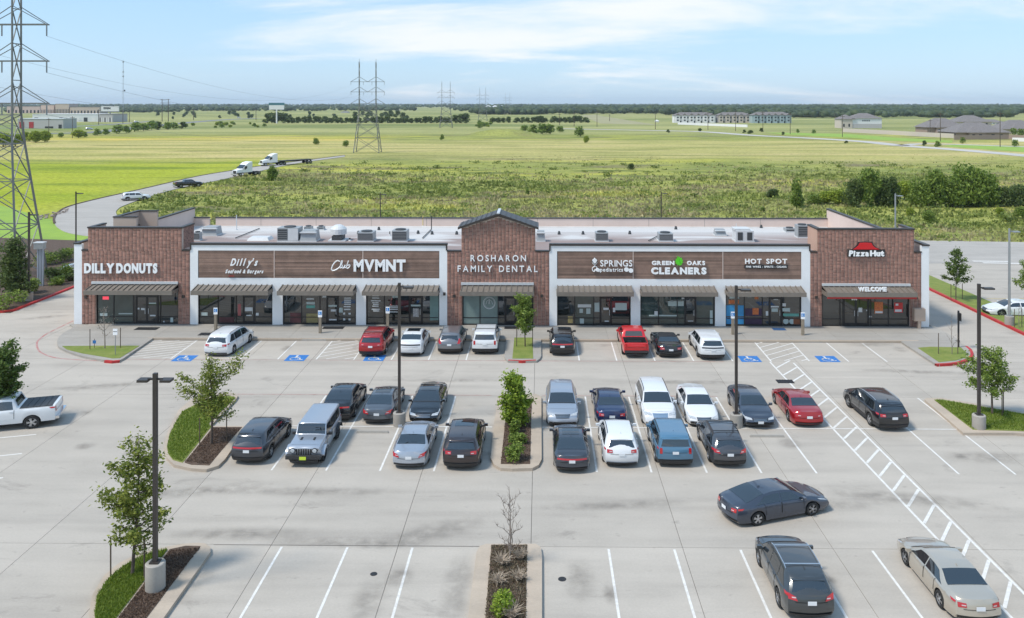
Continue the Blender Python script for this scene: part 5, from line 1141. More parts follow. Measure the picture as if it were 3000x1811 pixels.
ZS_ = .88
def make_car(name, label, cat, kind, pnt, loc, rz, plate=m_plate, tail='corner', rim='alloy', roof=None, front='plain', rails=None, far=False, extras=(), group=None, clad=None, grille=m_black, spoiler=False, scale=1.0, sunroof=False, tmat=None):
    S = SPEC[kind]; q = Shell(S); L = q.L; hw = q.hw
    root = empty(name, loc, label, cat, group, rz, scale); root.scale = (scale, scale, scale * ZS_)
    cl = S.get('clad') if clad is None else clad
    # ---- body shell
    st = set(np.linspace(0, 1, 31 if not far else 19).tolist())
    Ra = S['R'] + .065
    for xw in S['xw']:
        for k in range(-6, 7):
            st.add(((xw + Ra * math.sin(k / 6 * math.pi / 2) * .9999) / L) + .5)
        st.add((xw - Ra * 1.001) / L + .5); st.add((xw + Ra * 1.001) / L + .5)
    for x, _ in S['top']: st.add(x / L + .5)
    if S.get('bed'):
        for x in S['bed']: st.add((x - .001) / L + .5); st.add((x + .001) / L + .5)
    st = sorted(s for s in st if -1e-9 <= s <= 1 + 1e-9); st = [min(max(s, 0), 1) for s in st]
    mb = MB(); rings = []
    for s in st:
        sec = q.sec(s); ring = [q.pos(s, t, 1, sec) for t in [0] + [k for k in range(1, 11)]] + [q.pos(s, 10.99999, 1, sec)]
        ring = ring + [Vector((p.x, -p.y, p.z)) for p in ring[10:0:-1]]
        rings.append(ring)
    n = len(rings[0]); V = [tuple(p) for r_ in rings for p in r_]; fs = {0: [], 1: [], 2: []}
    for i in range(len(rings) - 1):
        for j in range(n):
            t = j if j < 11 else 21 - j
            mi = 1 if t < 2 else (2 if (t == 2 and cl) else 0)
            if S.get('bed') and S['bed'][0] < (st[i] - .5) * L < S['bed'][1] and t >= 9: mi = 2
            fs[mi].append((i*n + j, (i+1)*n + j, (i+1)*n + (j+1) % n, i*n + (j+1) % n))
    base = len(mb.v); mb.v += V
    for mi in fs:
        for f in fs[mi]: mb.f.append(f); mb.m.append(mi)
    for end in (-1, 1):                                     # nose and tail
        sec = q.sec(0 if end < 0 else 1); cols = 9; g = []
        for j in range(1, T_LEVELS + 1):
            y, z = sec[j]
            for c in range(cols):
                cc = -1 + 2 * c / (cols - 1)
                pr = S['rear'] if end < 0 else S['front']
                g.append((end * (L/2 - pc(pr, z) + S['bulge'] * (1 - cc*cc) * (.6 if z > 1.1 else 1)), y * cc, z))
        fl = [(j*cols + c, j*cols + c + 1, (j+1)*cols + c + 1, (j+1)*cols + c) for j in range(T_LEVELS - 1) for c in range(cols - 1)]
        nn = len(mb.v); mb.v += g
        for f in fl: mb.f.append(tuple(i + nn for i in f)); mb.m.append(2 if (cl and f[0] // cols < 2) else 0)
    body = mb.build('body', [pnt, m_under, m_clad], root, smooth=True, angle=38, weld=True)
    # ---- glazing
    a, b_ = S['ws']; o = MB(); q.over(o, a, b_, 9.0, .010); o.build('windshield', m_cglass, root, smooth=True)
    if S.get('rw'): o = MB(); q.over(o, S['rw'][0], S['rw'][1], 9.0, .010); o.build('rear_window', m_cglass, root, smooth=True)
    if S.get('capw'):
        z0, z1, y0, y1 = S['capw']; o = MB(); q.cap(o, -1, ((-y0, z0), (y0, z0), (y1, z1), (-y1, z1)), .014, 6, 4); o.build('rear_window', m_cglass, root, smooth=True)
    if S.get('bed'):
        xb = S['bed'][1]; zr = S['H'] - .14; zq = S['belt'][0][1] + .16; xl = -.98; xt = -.80
        o = MB(); o.add([(xl - .02, -.66, zq), (xl - .02, .66, zq), (xt - .05, .58, zr), (xt - .05, -.58, zr)], [(3, 2, 1, 0)]); o.build('rear_window', m_cglass, root)
    (xa0, xa1), (xb0, xb1) = S['side']; pil = S['pil']; edges = [(xa0, xa1)] + [(p, p) for p in pil] + [(xb0, xb1)]
    for i in range(len(edges) - 1):
        (l0, l1), (r0, r1) = edges[i], edges[i + 1]
        if i > 0: l0 += .035; l1 += .035
        if i < len(edges) - 2: r0 -= .035; r1 -= .035
        for sd_ in (-1, 1):
            o = MB(); q.patch(o, ((7.06, l0, r0), (7.90, l1, r1)), sd_, .008, 4, 2); o.build('side_window', m_cglass, root, smooth=True)
    # ---- doors with handles, bonnet
    if not far:
        xr_, xf_ = S['xw'][0] + Ra + .03, S['xw'][1] - Ra - .08
        mid = pil[-1] if pil else 0
        xs_ = [(xr_, mid - .012), (mid + .012, xf_)] if kind not in ('coupe',) else [(mid - .1, xf_)]
        if kind in ('truck', 'pickup'): xs_ = [(-.86, mid - .012), (mid + .012, xf_)]
        for xa, xb in xs_:
            for sd_ in (-1, 1):
                o = MB(); q.patch(o, ((3.15, xa, xb), (6.7, xa - (.10 if xa == xr_ else 0), xb)), sd_, .007, 4, 6); d = o.build('door', pnt, root, smooth=True)
                hp = q.pos((xa + .10) / L + .5, 5.3, sd_); o = MB(); o.c(hp.x + .05, hp.y + sd_ * .02, hp.z, .17, .03, .028); h = o.build('handle', pnt, d)
        sm = MB()
        for xa, xb in xs_:
            for sd_ in (-1, 1):
                for xx in (xa, xb): q.patch(sm, ((3.2, xx - .011, xx + .011), (6.8, xx - .011 - (.10 if xx == xr_ else 0), xx + .011 - (.10 if xx == xr_ else 0))), sd_, .012, 1, 6)
        zs_ = pc(S['belt'], -L/2) - .26; q.cap(sm, -1, ((-hw*.62, zs_), (hw*.62, zs_), (hw*.62, zs_ + .018), (-hw*.62, zs_ + .018)), .014, 8, 1)
        sm.build('panel_seam', m_door_gap, root)
        o = MB(); q.over(o, b_ + .06, L/2 - .22, 8.2, .006, 6, 6); o.build('hood', pnt, root, smooth=True)
        if kind not in ('jeep',):
            o = MB(); q.over(o, b_ - .02, b_ + .05, 8.6, .012, 2, 6); o.build('wiper_cowl', m_black, root)
    # ---- mirrors
    for sd_ in (-1, 1):
        mz = pc(S['belt'], b_ - .15) + .10; o = MB(); o.c(b_ - .28, sd_ * (hw + .075), mz, .12, .19, .14); o.c(b_ - .26, sd_ * (hw * .95), mz - .05, .08, .20, .06)
        o.build('mirror', pnt if kind != 'jeep' else m_clad, root)
    # ---- rear lamps, plate, bumper
    zb = pc(S['belt'], -L/2); zl = zb - .13
    y_in, y_out = hw * .50, hw * .80
    if tail == 'bar': cr = [((-y_out, zl), (y_out, zl), (y_out, zl + .09), (-y_out, zl + .09))]
    elif tail == 'tall': cr = [((sg*hw*.62, zl - .05), (sg*hw*.84, zl - .05), (sg*hw*.84, zl + .33), (sg*hw*.74, zl + .33)) for sg in (-1, 1)]
    elif tail == 'small': cr = [((sg*hw*.70, zl - .18), (sg*hw*.84, zl - .18), (sg*hw*.84, zl + .14), (sg*hw*.70, zl + .14)) for sg in (-1, 1)]
    elif tail == 'swept': cr = [((sg*hw*.52, zl - .08), (sg*hw*.86, zl - .02), (sg*hw*.88, zl + .19), (sg*hw*.60, zl + .08)) for sg in (-1, 1)]
    else: cr = [((sg*y_in, zl - .05), (sg*y_out, zl - .06), (sg*y_out, zl + .12), (sg*y_in, zl + .10)) for sg in (-1, 1)]
    for c_ in cr:
        o = MB()
        if c_[0][0] > c_[1][0]: c_ = (c_[1], c_[0], c_[3], c_[2])
        q.cap(o, -1, c_, .016, 6, 2)
        if tail != 'bar':
            sg = 1 if c_[0][0] + c_[1][0] > 0 else -1
            q.patch(o, ((5.25, -L/2 + .005, -L/2 + .20), (6.3, -L/2 + .005, -L/2 + .30)), sg, .012, 3, 2)
        o.build('tail_light', tmat or m_tail, root, smooth=True)
        if tail in ('corner', 'swept'):
            o = MB(); m_ = [(c_[k][0]*.55 + c_[(k+1) % 4][0]*.25 + c_[(k+2) % 4][0]*.2*1, c_[k][1]) for k in range(4)]
            zc = (c_[0][1] + c_[2][1]) / 2; yc = sum(p[0] for p in c_) / 4 * .92
            q.cap(o, -1, ((yc - .07, zc - .03), (yc + .07, zc - .03), (yc + .07, zc + .01), (yc - .07, zc + .01)), .022, 2, 1); o.build('reverse_light', m_tail_w, root)
    pz = zl - .12 if S.get('capw') or kind in ('truck', 'pickup') else zl - .06
    if kind in ('truck', 'pickup', 'jeep'): pz = .56
    if kind in ('crossc',): pz = zl - .22
    o = MB(); px = q.capx(-1, 0, pz) - (.03 if kind not in ('truck', 'pickup') else .12)
    o.c(px, 0, pz, .02, .31, .15); o.build('license_plate', plate, root)
    for end in (-1, 1):
        o = MB(); zt_ = .47 if cl else .36
        q.cap(o, end, ((-hw*.80, .24), (hw*.80, .24), (hw*.84, zt_), (-hw*.84, zt_)), .018, 8, 2); o.build('bumper', m_clad, root, smooth=True)
    if kind in ('truck', 'pickup'):
        o = MB(); o.c(-L/2 - .09, 0, .56, .20, S['W'] * .88, .17); o.build('rear_bumper', m_chrome if kind == 'truck' else m_clad, root)
        o = MB(); o.c(-L/2 + .02 - S['bulge'], 0, .98, .03, S['W'] * .70, .05); o.build('tailgate_trim', pnt, root)
    # ---- front lamps and grille
    zf = pc(S['belt'], L/2)
    if kind != 'jeep':
        for sg in (-1, 1):
            c_ = ((sg*hw*.48, zf - .04), (sg*hw*.86, zf - .03), (sg*hw*.88, zf + .10), (sg*hw*.52, zf + .05))
            if sg < 0: c_ = (c_[1], c_[0], c_[3], c_[2])
            o = MB(); q.cap(o, 1, c_, .016, 5, 2); q.patch(o, ((5.2, L/2 - .36, L/2 - .005), (6.3, L/2 - .42, L/2 - .005)), sg, .012, 3, 2); o.build('headlight', m_head, root, smooth=True)
            o = MB(); c_ = ((sg*hw*.60, .32), (sg*hw*.80, .32), (sg*hw*.80, .42), (sg*hw*.62, .42))
            if sg < 0: c_ = (c_[1], c_[0], c_[3], c_[2])
            q.cap(o, 1, c_, .024, 2, 1); o.build('fog_light', m_black, root)
        o = MB(); q.cap(o, 1, ((-hw*.40, zf - .15), (hw*.40, zf - .15), (hw*.46, zf + .05), (-hw*.46, zf + .05)), .015, 6, 2); gr = o.build('grille', grille, root)
        o = MB()
        for k in range(3): z_ = zf - .10 + .06 * k; q.cap(o, 1, ((-hw*.41, z_ - .008), (hw*.41, z_ - .008), (hw*.41, z_ + .008), (-hw*.41, z_ + .008)), .024, 6, 1)
        o.build('grille_bar', m_chrome, gr)
        o = MB(); q.cap(o, 1, ((-hw*.62, .26), (hw*.62, .26), (hw*.52, .42), (-hw*.52, .42)), .026, 6, 1); o.build('air_intake', m_black, root)
    if front == 'plate' and kind != 'jeep':
        o = MB(); o.c(q.capx(1, 0, .45) + .045, 0, .47, .02, .31, .15); o.build('license_plate', plate, root)
    # ---- roof details
    if rails:
        xa, xb = (S['capw'] and -L/2 + .55 or -1.0), S['ws'][0] - .15
        for sg in (-1, 1):
            o = MB(); pts = [q.pos((xa + (xb - xa) * k / 6) / L + .5, 8.75, sg) + Vector((0, 0, .015 if k in (0, 6) else .055)) for k in range(7)]
            o.path(pts, [.018] * 7, 5); o.build('roof_rail', m_chrome if rails == 'chrome' else m_black, root)
        if 'bars' in extras:
            for x in (xa + .45, xb - .35):
                p = q.pos(x / L + .5, 8.75); o = MB(); o.c(x, 0, p.z + .085, .06, p.y * 2, .025); o.build('roof_bar', m_chrome if rails == 'chrome' else m_black, root)
    if roof is not None:
        o = MB(); q.over(o, (S['rw'][1] if S.get('rw') else -L/2 + .5) + .04, S['ws'][0] - .04, 8.6, .009, 6, 8); o.build('roof_panel', roof, root, smooth=True)
    if sunroof:
        o = MB(); q.over(o, -.65, S['ws'][0] - .22, 9.6, .011, 4, 6); o.build('sunroof', m_cglass, root, smooth=True)
    if spoiler or S.get('capw') and kind not in ('jeep',):
        zt = pc(S['top'], -L/2); x0 = -L/2 + pc(S['rear'], zt); w_ = q.sec(0)[8][0]
        o = MB(); o.add([(x0 + .16, -w_, zt - .01), (x0 + .16, w_, zt - .01), (x0 - .16, w_*.92, zt - .075), (x0 - .16, -w_*.92, zt - .075),
                         (x0 + .16, -w_, zt - .05), (x0 + .16, w_, zt - .05), (x0 - .15, w_*.92, zt - .10), (x0 - .15, -w_*.92, zt - .10)],
                        [(0,1,2,3),(7,6,5,4),(3,2,6,7),(0,3,7,4),(1,5,6,2),(0,4,5,1)]); o.build('spoiler', pnt, root)
    if not far and kind not in ('truck', 'pickup', 'jeep'):
        xa_ = (S['rw'][1] if S.get('rw') else -L/2 + .62) + .2; p = q.pos(xa_ / L + .5, 10.9)
        o = MB(); o.add([(xa_ - .09, -.02, p.z), (xa_ - .09, .02, p.z), (xa_ + .09, 0, p.z), (xa_ - .06, 0, p.z + .07)], [(0,3,1),(1,3,2),(2,3,0)]); o.build('antenna', pnt, root)
    # ---- wheels
    for x in S['xw']:
        for sd_ in (-1, 1): add_wheel(root, x, sd_ * (hw - .115), S['R'], .22 if kind not in ('jeep', 'truck') else .26, rim)
    return root, q

def near_axle(uc, v, kind, away=True, dx=0.0, dy=0.0):      # ground point between the near pair of tyres, taken from the photo -> car centre
    S = SPEC[kind]; x, y = G(uc, v)
    off = -S['xw'][0] if away else S['xw'][1]
    return (x + dx, y + off + S['R'] * .25 + dy, 0.006)
N_, S_ = R(90), R(-90)
# ================================================================ the vehicles in the picture
def car(uc, v, kind, away, name, label, cat, pnt, dx=0, dy=0, drz=0, **k):
    return make_car(name, label, cat, kind, pnt, near_axle(uc, v, kind, away, dx, dy), (N_ if away else S_) + R(drz), **k)
# front row
mv, _q = car(645, 1035, 'van', True, 'minivan', 'white minivan parked nose in before the seafood shop', 'minivan', P_WHITE, drz=-4, dx=.2, rails='black', tail='corner', sunroof=False); mv.scale.x *= .92; mv.location.y -= .2
car(1093, 1036, 'suvl', True, 'parked_suv', 'dark red SUV with roof rails in the front row', 'SUV', P_CRED, rails='black', tail='corner', extras=('bars',))
car(1206, 1036, 'crossc', True, 'parked_suv', 'white coupe SUV with dark roof glass in the front row', 'SUV', P_WHITE, tail='bar', sunroof=True, clad=False, tmat=m_black)
car(1320, 1029, 'suv', True, 'parked_suv', 'silver grey SUV with red corner lamps in the front row', 'SUV', paint('mid_grey', (.20, .205, .22), .5), tail='tall')
car(1422, 1030, 'boxy', True, 'parked_suv', 'boxy white SUV with roof rack left of the small grass island', 'SUV', P_WHITE, tail='small', rails='black', extras=('bars',), scale=1.03)
car(1647, 1034, 'suv', True, 'parked_suv', 'black SUV just right of the small grass island', 'SUV', P_BLACK, tail='bar')
rp, rq = car(1860, 1038, 'pickup', True, 'pickup_truck', 'bright red pickup with an open black bed', 'pickup', P_BRED, rim='dark', tail='small')
car(1960, 1039, 'coupe', True, 'parked_car', 'black convertible with a dark soft top', 'car', P_BLACK, roof=m_black, tail='corner')
car(2081, 1046, 'suvl', True, 'parked_suv', 'white SUV with a black tail band before the liquor shop', 'SUV', P_WHITE, tail='bar', tmat=m_black)
# middle double row, far half
car(995, 1222, 'crossc', True, 'parked_suv', 'black coupe SUV behind the silver jeep', 'SUV', P_BLACK, tail='bar', sunroof=True)
car(1113, 1227, 'fast', True, 'parked_car', 'dark grey fastback sedan left of the lamp post', 'car', P_GREY, tail='swept', sunroof=True)
car(1247, 1228, 'fast', False, 'parked_car', 'black sedan facing the camera right of the lamp post', 'car', P_BLACK, sunroof=True)
car(1647, 1238, 'suv', False, 'parked_suv', 'silver SUV facing the camera beside the centre island', 'SUV', P_SILVER, clad=False)
car(1789, 1233, 'sedan', True, 'parked_car', 'dark blue sedan parked nose away', 'car', P_NAVY, sunroof=False)
car(1929, 1238, 'suvl', False, 'parked_suv', 'white SUV facing the camera with a chrome grille', 'SUV', P_WHITE, rails='black', grille=m_chrome, clad=False)
car(2054, 1236, 'sedan', False, 'parked_car', 'white sedan facing the camera left of the lamp post', 'car', P_WHITE)
car(2215, 1239, 'sedan', False, 'parked_car', 'blue grey sedan facing the camera behind the right lamp post', 'car', P_BGREY, front='plate')
car(2355, 1235, 'sedan', True, 'parked_car', 'red sedan beside the hatched crosswalk', 'car', P_CRED, tail='corner')
car(2593, 1247, 'suvl', True, 'parked_suv', 'black SUV with chrome rails right of the crosswalk', 'SUV', P_BLACK, rails='chrome', tail='corner', drz=3)
# middle double row, near half
car(745, 1342, 'suv', True, 'parked_suv', 'dark blue grey SUV right of the left middle island', 'SUV', P_DGREY, tail='bar', drz=-2)
car(1206, 1352, 'sedan', True, 'parked_car', 'silver sedan in the middle row left of a brown SUV', 'car', P_SILVER, tail='swept')
car(1355, 1357, 'suvl', True, 'parked_suv', 'brown black SUV left of the centre island', 'SUV', P_BROWN, tail='corner', sunroof=True)
car(1674, 1364, 'fast', True, 'parked_car', 'dark grey notchback right of the centre island', 'car', P_DGREY, tail='bar', drz=0, sunroof=True)
car(1817, 1351, 'suv', True, 'parked_suv', 'white SUV with large red lamps in the near middle row', 'SUV', P_WHITE, tail='corner', rails='black', clad=False)
car(1972, 1352, 'boxy', True, 'parked_suv', 'steel blue boxy SUV in the middle row', 'SUV', P_BLUE, tail='small', rails='black')
car(2128, 1352, 'suv', True, 'parked_suv', 'grey SUV nearest the right lamp post', 'SUV', paint('slate', (.075, .078, .088), .5), tail='swept', rails='black', extras=('bars',))
# jeep
jr, jq = car(900, 1352, 'jeep', False, 'parked_jeep', 'silver jeep with slotted grille facing the camera', 'jeep', P_SILVER, rim='dark')
S = SPEC['jeep']; L = S['L']
for sg in (-1, 1):
    for x in S['xw']:
        f = MB(); Rw = S['R'] + .10; n = 10
        for k in range(n):
            a0, a1 = R(18 + 144 * k / n), R(18 + 144 * (k + 1) / n)
            p = [(x + Rw*math.cos(a) * 1.08, S['R'] + Rw*math.sin(a)) for a in (a0, a1)]
            y0, y1 = sg * .82, sg * 1.0
            f.add([(p[0][0], y0, p[0][1]), (p[1][0], y0, p[1][1]), (p[1][0], y1, p[1][1] - .03), (p[0][0], y1, p[0][1] - .03), (p[0][0], y0, p[0][1]+.06), (p[1][0], y0, p[1][1]+.06), (p[1][0], y1, p[1][1]+.03), (p[0][0], y1, p[0][1]+.03)],
                  [(0,1,2,3), (7,6,5,4), (0,4,5,1), (1,5,6,2), (2,6,7,3), (3,7,4,0)])
        f.build('fender', P_SILVER if x > 0 else m_clad, jr)
    MB().lathe([(.115, 0), (.115, .05), (.09, .06), (.001, .06)], 16).build('headlight', m_head, jr).matrix_local = Matrix.Translation((L/2 + .03, sg * .56, .93)) @ Matrix.Rotation(R(90), 4, 'Y')
    MB().lathe([(.15, 0), (.15, .04), (.11, .05)], 16).build('lamp_ring', m_black, jr).matrix_local = Matrix.Translation((L/2 + .025, sg * .56, .93)) @ Matrix.Rotation(R(90), 4, 'Y')
    MB().c(1.45, sg * .33, 1.245, .28, .10, .03).build('hood_vent', m_black, jr); MB().b(L/2 + .02, sg*.50 - .06, .55, L/2 + .2, sg*.50 + .06, .62).build('tow_hook', m_black, jr)
for k in range(7): MB().b(L/2 + .035, -.36 + k * .12 - .032, .72, L/2 + .06, -.36 + k * .12 + .032, 1.02).build('grille_slot', m_black, jr)
MB().b(L/2 - .06, -.88, .50, L/2 + .22, .88, .70).build('front_bumper', m_clad, jr); MB().b(L/2 + .222, -.17, .48, L/2 + .24, .17, .66).build('license_plate', m_plate_y, jr)
# truck beds
def bed_parts(root, S, cover):
    x0, x1 = S['bed']; hw = S['W'] / 2; zb = S['belt'][0][1] + .05
    if cover:
        n = 5
        for k in range(n):
            a, b = x0 + (x1 - x0) * k / n, x0 + (x1 - x0) * (k + 1) / n
            MB().b(a + .012, -hw*.86, zb + .01, b - .012, hw*.86, zb + .045).build('bed_cover', M('cover_grey', (.045, .047, .05), .55), root)
    else:
        MB().b(x0 + .02, -hw*.84, .745, x1 - .02, hw*.84, .77).build('bed_liner', m_clad, root)
        for sg in (-1, 1): MB().b(x0, sg*hw*.84 - .01, .77, x1, sg*hw*.84 + .01, zb).build('bed_side', m_clad, root)
        MB().b(x0 - .02, -hw*.82, .745, x0 + .03, hw*.82, zb - .03).build('bed_end', m_clad, root)
        MB().b(-1.55, -.5, .77, -1.3, .5, 1.0).build('bed_box', m_black, root); MB().b(-2.0, -.28, .78, -1.7, -.05, .86).build('bed_item', m_st_w, root); MB().b(-1.95, .2, .78, -1.75, .4, .86).build('bed_item', m_st_w, root)
bed_parts(rp, SPEC['pickup'], False)
# driving and bottom-right cars
(x1_, y1_), (x2_, y2_) = G(2219, 1538), G(2373, 1509)
hd = math.atan2(y2_ - y1_, x2_ - x1_); nx_, ny_ = -math.sin(hd), math.cos(hd); mx_, my_ = (x1_ + x2_) / 2, (y1_ + y2_) / 2
make_car('moving_car', 'dark blue grey sedan crossing the empty aisle', 'car', 'fast', P_BGREY, (mx_ + nx_ * .80, my_ + ny_ * .80, .006), hd, tail='corner')
x, y = G(2354, 1780); make_car('parked_suv', 'dark grey SUV with roof bars at the bottom of the picture', 'SUV', 'suv', paint('gun_grey', (.06, .066, .07), .5), (x, y + 1.36 + .08, .006), N_, tail='swept', rails='chrome', extras=('bars',), clad=False)
x, y = G(2826, 1783); make_car('parked_car', 'champagne sedan at the bottom right corner', 'car', 'sedan', P_BEIGE, (x, y + 1.40 + .08, .006), N_ + R(.5), tail='corner')
x, y = G(94, 1255); h = R(180 + 17); S = SPEC['truck']; c_, s_ = math.cos(h), math.sin(h)
ax, ay = x - (c_ * S['xw'][0] - s_ * (S['W']/2 - .1)), y - (s_ * S['xw'][0] + c_ * (S['W']/2 - .1))
fr, fq = make_car('pickup_truck', 'white pickup with a grey folding bed cover at the left edge', 'pickup', 'truck', P_WHITE, (ax, ay, .006), h, tail='small'); bed_parts(fr, S, True)
x, y = G(2925, 930); make_car('parked_car', 'white sedan in the neighbouring car park on the right', 'car', 'sedan', P_WHITE, (x + 1.9, y + 1.0, .006), R(180 - 4), tail='corner')
x, y = G(206, 800); make_car('parked_suv', 'white SUV half hidden behind the left end of the shops', 'SUV', 'suv', P_WHITE, (x + 1.55, y + .2, .03), R(180), far=True)
x, y = G(391, 588); make_car('moving_suv', 'white SUV on the curved lane', 'SUV', 'suvl', P_WHITE, (x, y + 1, .006), R(28), far=True, tail='tall')
x, y = G(545, 549); make_car('moving_car', 'black pickup on the curved lane behind the white SUV', 'pickup', 'truck', P_BLACK, (x, y + 1, .006), R(40), far=True)
# lorries
def semi(loc, rz, label, flatbed):
    r = empty('semi_truck', (*loc, 0), label, 'truck', None, rz); r.scale = (1, 1, .9)
    wt = M('lorry_white', (.82, .82, .82), .35); 
    def B(x0, y0, z0, x1, y1, z1, n, m): return MB().b(x0, y0, z0, x1, y1, z1).build(n, m, r)
    B(-4.2, -.45, .75, 3.0, .45, 1.05, 'chassis', m_black)
    v = [(1.6, -1.0, 1.05), (3.3, -.85, 1.0), (3.3, .85, 1.0), (1.6, 1.0, 1.05), (1.6, -1.0, 2.05), (3.2, -.75, 1.75), (3.2, .75, 1.75), (1.6, 1.0, 2.05)]
    MB().add(v, [(0,3,2,1), (4,5,6,7), (0,1,5,4), (1,2,6,5), (2,3,7,6), (3,0,4,7)]).build('hood', wt, r)
    v = [(-1.4, -1.2, 1.05), (1.6, -1.15, 1.05), (1.6, 1.15, 1.05), (-1.4, 1.2, 1.05), (-1.4, -1.2, 3.95), (.55, -1.15, 3.2), (.55, 1.15, 3.2), (-1.4, 1.2, 3.95), (1.6, -1.1, 2.1), (1.6, 1.1, 2.1), (-.3, -1.15, 3.75), (-.3, 1.15, 3.75)]
    MB().add(v, [(0,3,2,1), (0,1,8,5,10,4), (3,7,11,6,9,2), (1,2,9,8), (8,9,6,5), (5,6,11,10), (10,11,7,4), (0,4,7,3)]).build('cab', wt, r)
    MB().add([(1.57, -1.0, 2.2), (1.57, 1.0, 2.2), (.66, 1.0, 3.12), (.66, -1.0, 3.12)], [(0,1,2,3)]).build('windshield', m_cglass, r).location = (.06, 0, .04)
    for sg in (-1, 1): B(.3, sg*1.17 - .01, 2.1, 1.1, sg*1.17 + .02, 2.8, 'side_window', m_cglass); B(1.0, sg*1.45 - .12, 1.9, 1.2, sg*1.45 + .12, 2.6, 'mirror', m_black); B(.2, sg*1.1 - .25, .5, 1.4, sg*1.1 + .15, 1.0, 'fuel_tank', m_chrome); B(3.18, sg*.78 - .12, 1.1, 3.33, sg*.78 + .12, 1.35, 'headlight', m_head)
    B(3.24, -.5, 1.0, 3.34, .5, 1.65, 'grille', m_clad); B(3.2, -1.15, .45, 3.5, 1.15, .85, 'bumper', wt if flatbed else m_chrome)
    xs_ = [2.4, -2.6, -3.8]
    if flatbed:
        B(-13.5, -1.25, 1.25, -2.2, 1.25, 1.45, 'flatbed', m_clad); xs_ += [-11.6, -12.8]; B(-13.4, -.5, 1.0, -3, .5, 1.25, 'trailer_beam', m_black)
    for x_ in xs_:
        for sg in (-1, 1): add_wheel(r, x_, sg * 1.0, .52, .32)
    return r
x, y = G(699, 518); semi((x + .5, y + 3), R(180 + 62), 'white truck cab without a trailer on the curved lane', False)
x, y = G(775, 487); semi((x + 1, y + 3), R(180 + 48), 'white truck with a dark flatbed trailer furthest up the lane', True)
# ================================================================ trees and shrubs
m_oak = leaf_mat('oak_leaf', (.07, .115, .018), (.33, .36, .07)); m_oak2 = leaf_mat('oak_leaf_dark', (.055, .105, .025), (.19, .26, .06))
m_bright = leaf_mat('leaf_bright', (.12, .20, .02), (.36, .46, .06)); m_dark = leaf_mat('leaf_dark', (.045, .08, .022), (.16, .21, .06)); m_mid = leaf_mat('leaf_mid', (.085, .145, .025), (.30, .39, .075))
m_yel = leaf_mat('leaf_yellow', (.17, .25, .03), (.40, .46, .06)); m_far = leaf_mat('leaf_far', (.04, .075, .035), (.12, .17, .07)); m_twig = M('grey_twig', (.24, .20, .17), .9)
def leaf_quads(P, size, r, flat_=.6):
    n = len(P); a = r.normal(0, 1, (n, 3)); a[:, 2] *= flat_; a /= np.linalg.norm(a, axis=1)[:, None]
    b = r.normal(0, 1, (n, 3)); b -= (b * a).sum(1)[:, None] * a; b /= np.linalg.norm(b, axis=1)[:, None]
    s = size * r.uniform(.6, 1.3, (n, 1)); V = np.empty((n, 4, 3)); V[:, 0] = P - a * s; V[:, 1] = P + b * s * .5; V[:, 2] = P + a * s; V[:, 3] = P - b * s * .5
    return V.reshape(-1, 3), np.arange(4 * n).reshape(-1, 4)
def tree(name, label, cat, loc, H, branches, leaf, size, mat, seed, trunk_r=.06, group=None, lean=(0, 0), bark=m_bark, per=.2, drop=.0, twigs=0, trunk_leaf=0, stakes=(), parts=('trunk', 'crown')):
    """branches: (height, azimuth deg, length, rise) ; leaf = leaves per metre of branch"""
    r = np.random.default_rng(seed); rr = random.Random(seed); root = empty(name, loc, label, cat, group)
    tk = MB(); n = 9; pts = []; 
    for k in range(n + 1):
        f = k / n; pts.append(Vector((lean[0]*f + math.sin(f*5 + seed)*.05*H/5, lean[1]*f + math.cos(f*4 + seed)*.04*H/5, H*f)))
    tk.path(pts, [trunk_r*(1 - .85*k/n) for k in range(n + 1)], 7)
    def at(z): f = max(0, min(.999, z/H)) * n; i = int(f); return pts[i].lerp(pts[i+1], f - i)
    P = []
    for (z, az, ln, rise) in branches:
        b0 = at(z); d = Vector((math.cos(R(az)), math.sin(R(az)), rise)); m = 5; q = [b0]
        for k in range(1, m + 1):
            q.append(b0 + d * ln * k / m + Vector((rr.uniform(-.06, .06), rr.uniform(-.06, .06), rr.uniform(-.05, .05) + .12*ln*(k/m)**2)))
        rb = max(.012, trunk_r * (1 - z/H) * .7); tk.path(q, [rb*(1 - .8*k/m) for k in range(m + 1)], 5)
        for k in range(twigs):
            f = rr.uniform(.2, 1); i = min(int(f*m), m - 1); s = q[i].lerp(q[i+1], f*m - i); e = s + Vector((rr.uniform(-.3, .3), rr.uniform(-.3, .3), rr.uniform(.1, .45))) * max(.5, ln*.5); tk.tube(s, e, .009, .003, 3)
        nl = int(leaf * ln)
        if nl:
            f = r.uniform(.22, 1.03, nl) ** .8; seg = np.clip((f*m).astype(int), 0, m - 1); qa = np.array([list(x) for x in q]); pp = qa[seg] + (qa[seg+1] - qa[seg]) * (f*m - seg)[:, None]
            # clumps along the branch
            c = r.integers(0, 5, nl); cl = np.array([[rr.uniform(-1, 1) for _ in range(3)] for _ in range(5)]) * per * .9
            P.append(pp + cl[c] + r.normal(0, per*.5, (nl, 3)) * np.array([1, 1, .7]))
    if trunk_leaf:
        f = r.uniform(.25, 1.0, trunk_leaf); base = np.array([list(at(H*x)) for x in f]); P.append(base + r.normal(0, per*.8, (trunk_leaf, 3)))
    tk.build('trunk', bark, root, smooth=True)
    if P:
        V, Fq = leaf_quads(np.concatenate(P), size, r); np_obj('crown', V, Fq, mat, root)
    for sx_, sy__ in stakes:
        st = MB().tube((sx_, sy__, -.02), (sx_, sy__, 1.5), .03, .03, 5); s_ = st.build('stake', m_wood, root)
    return root
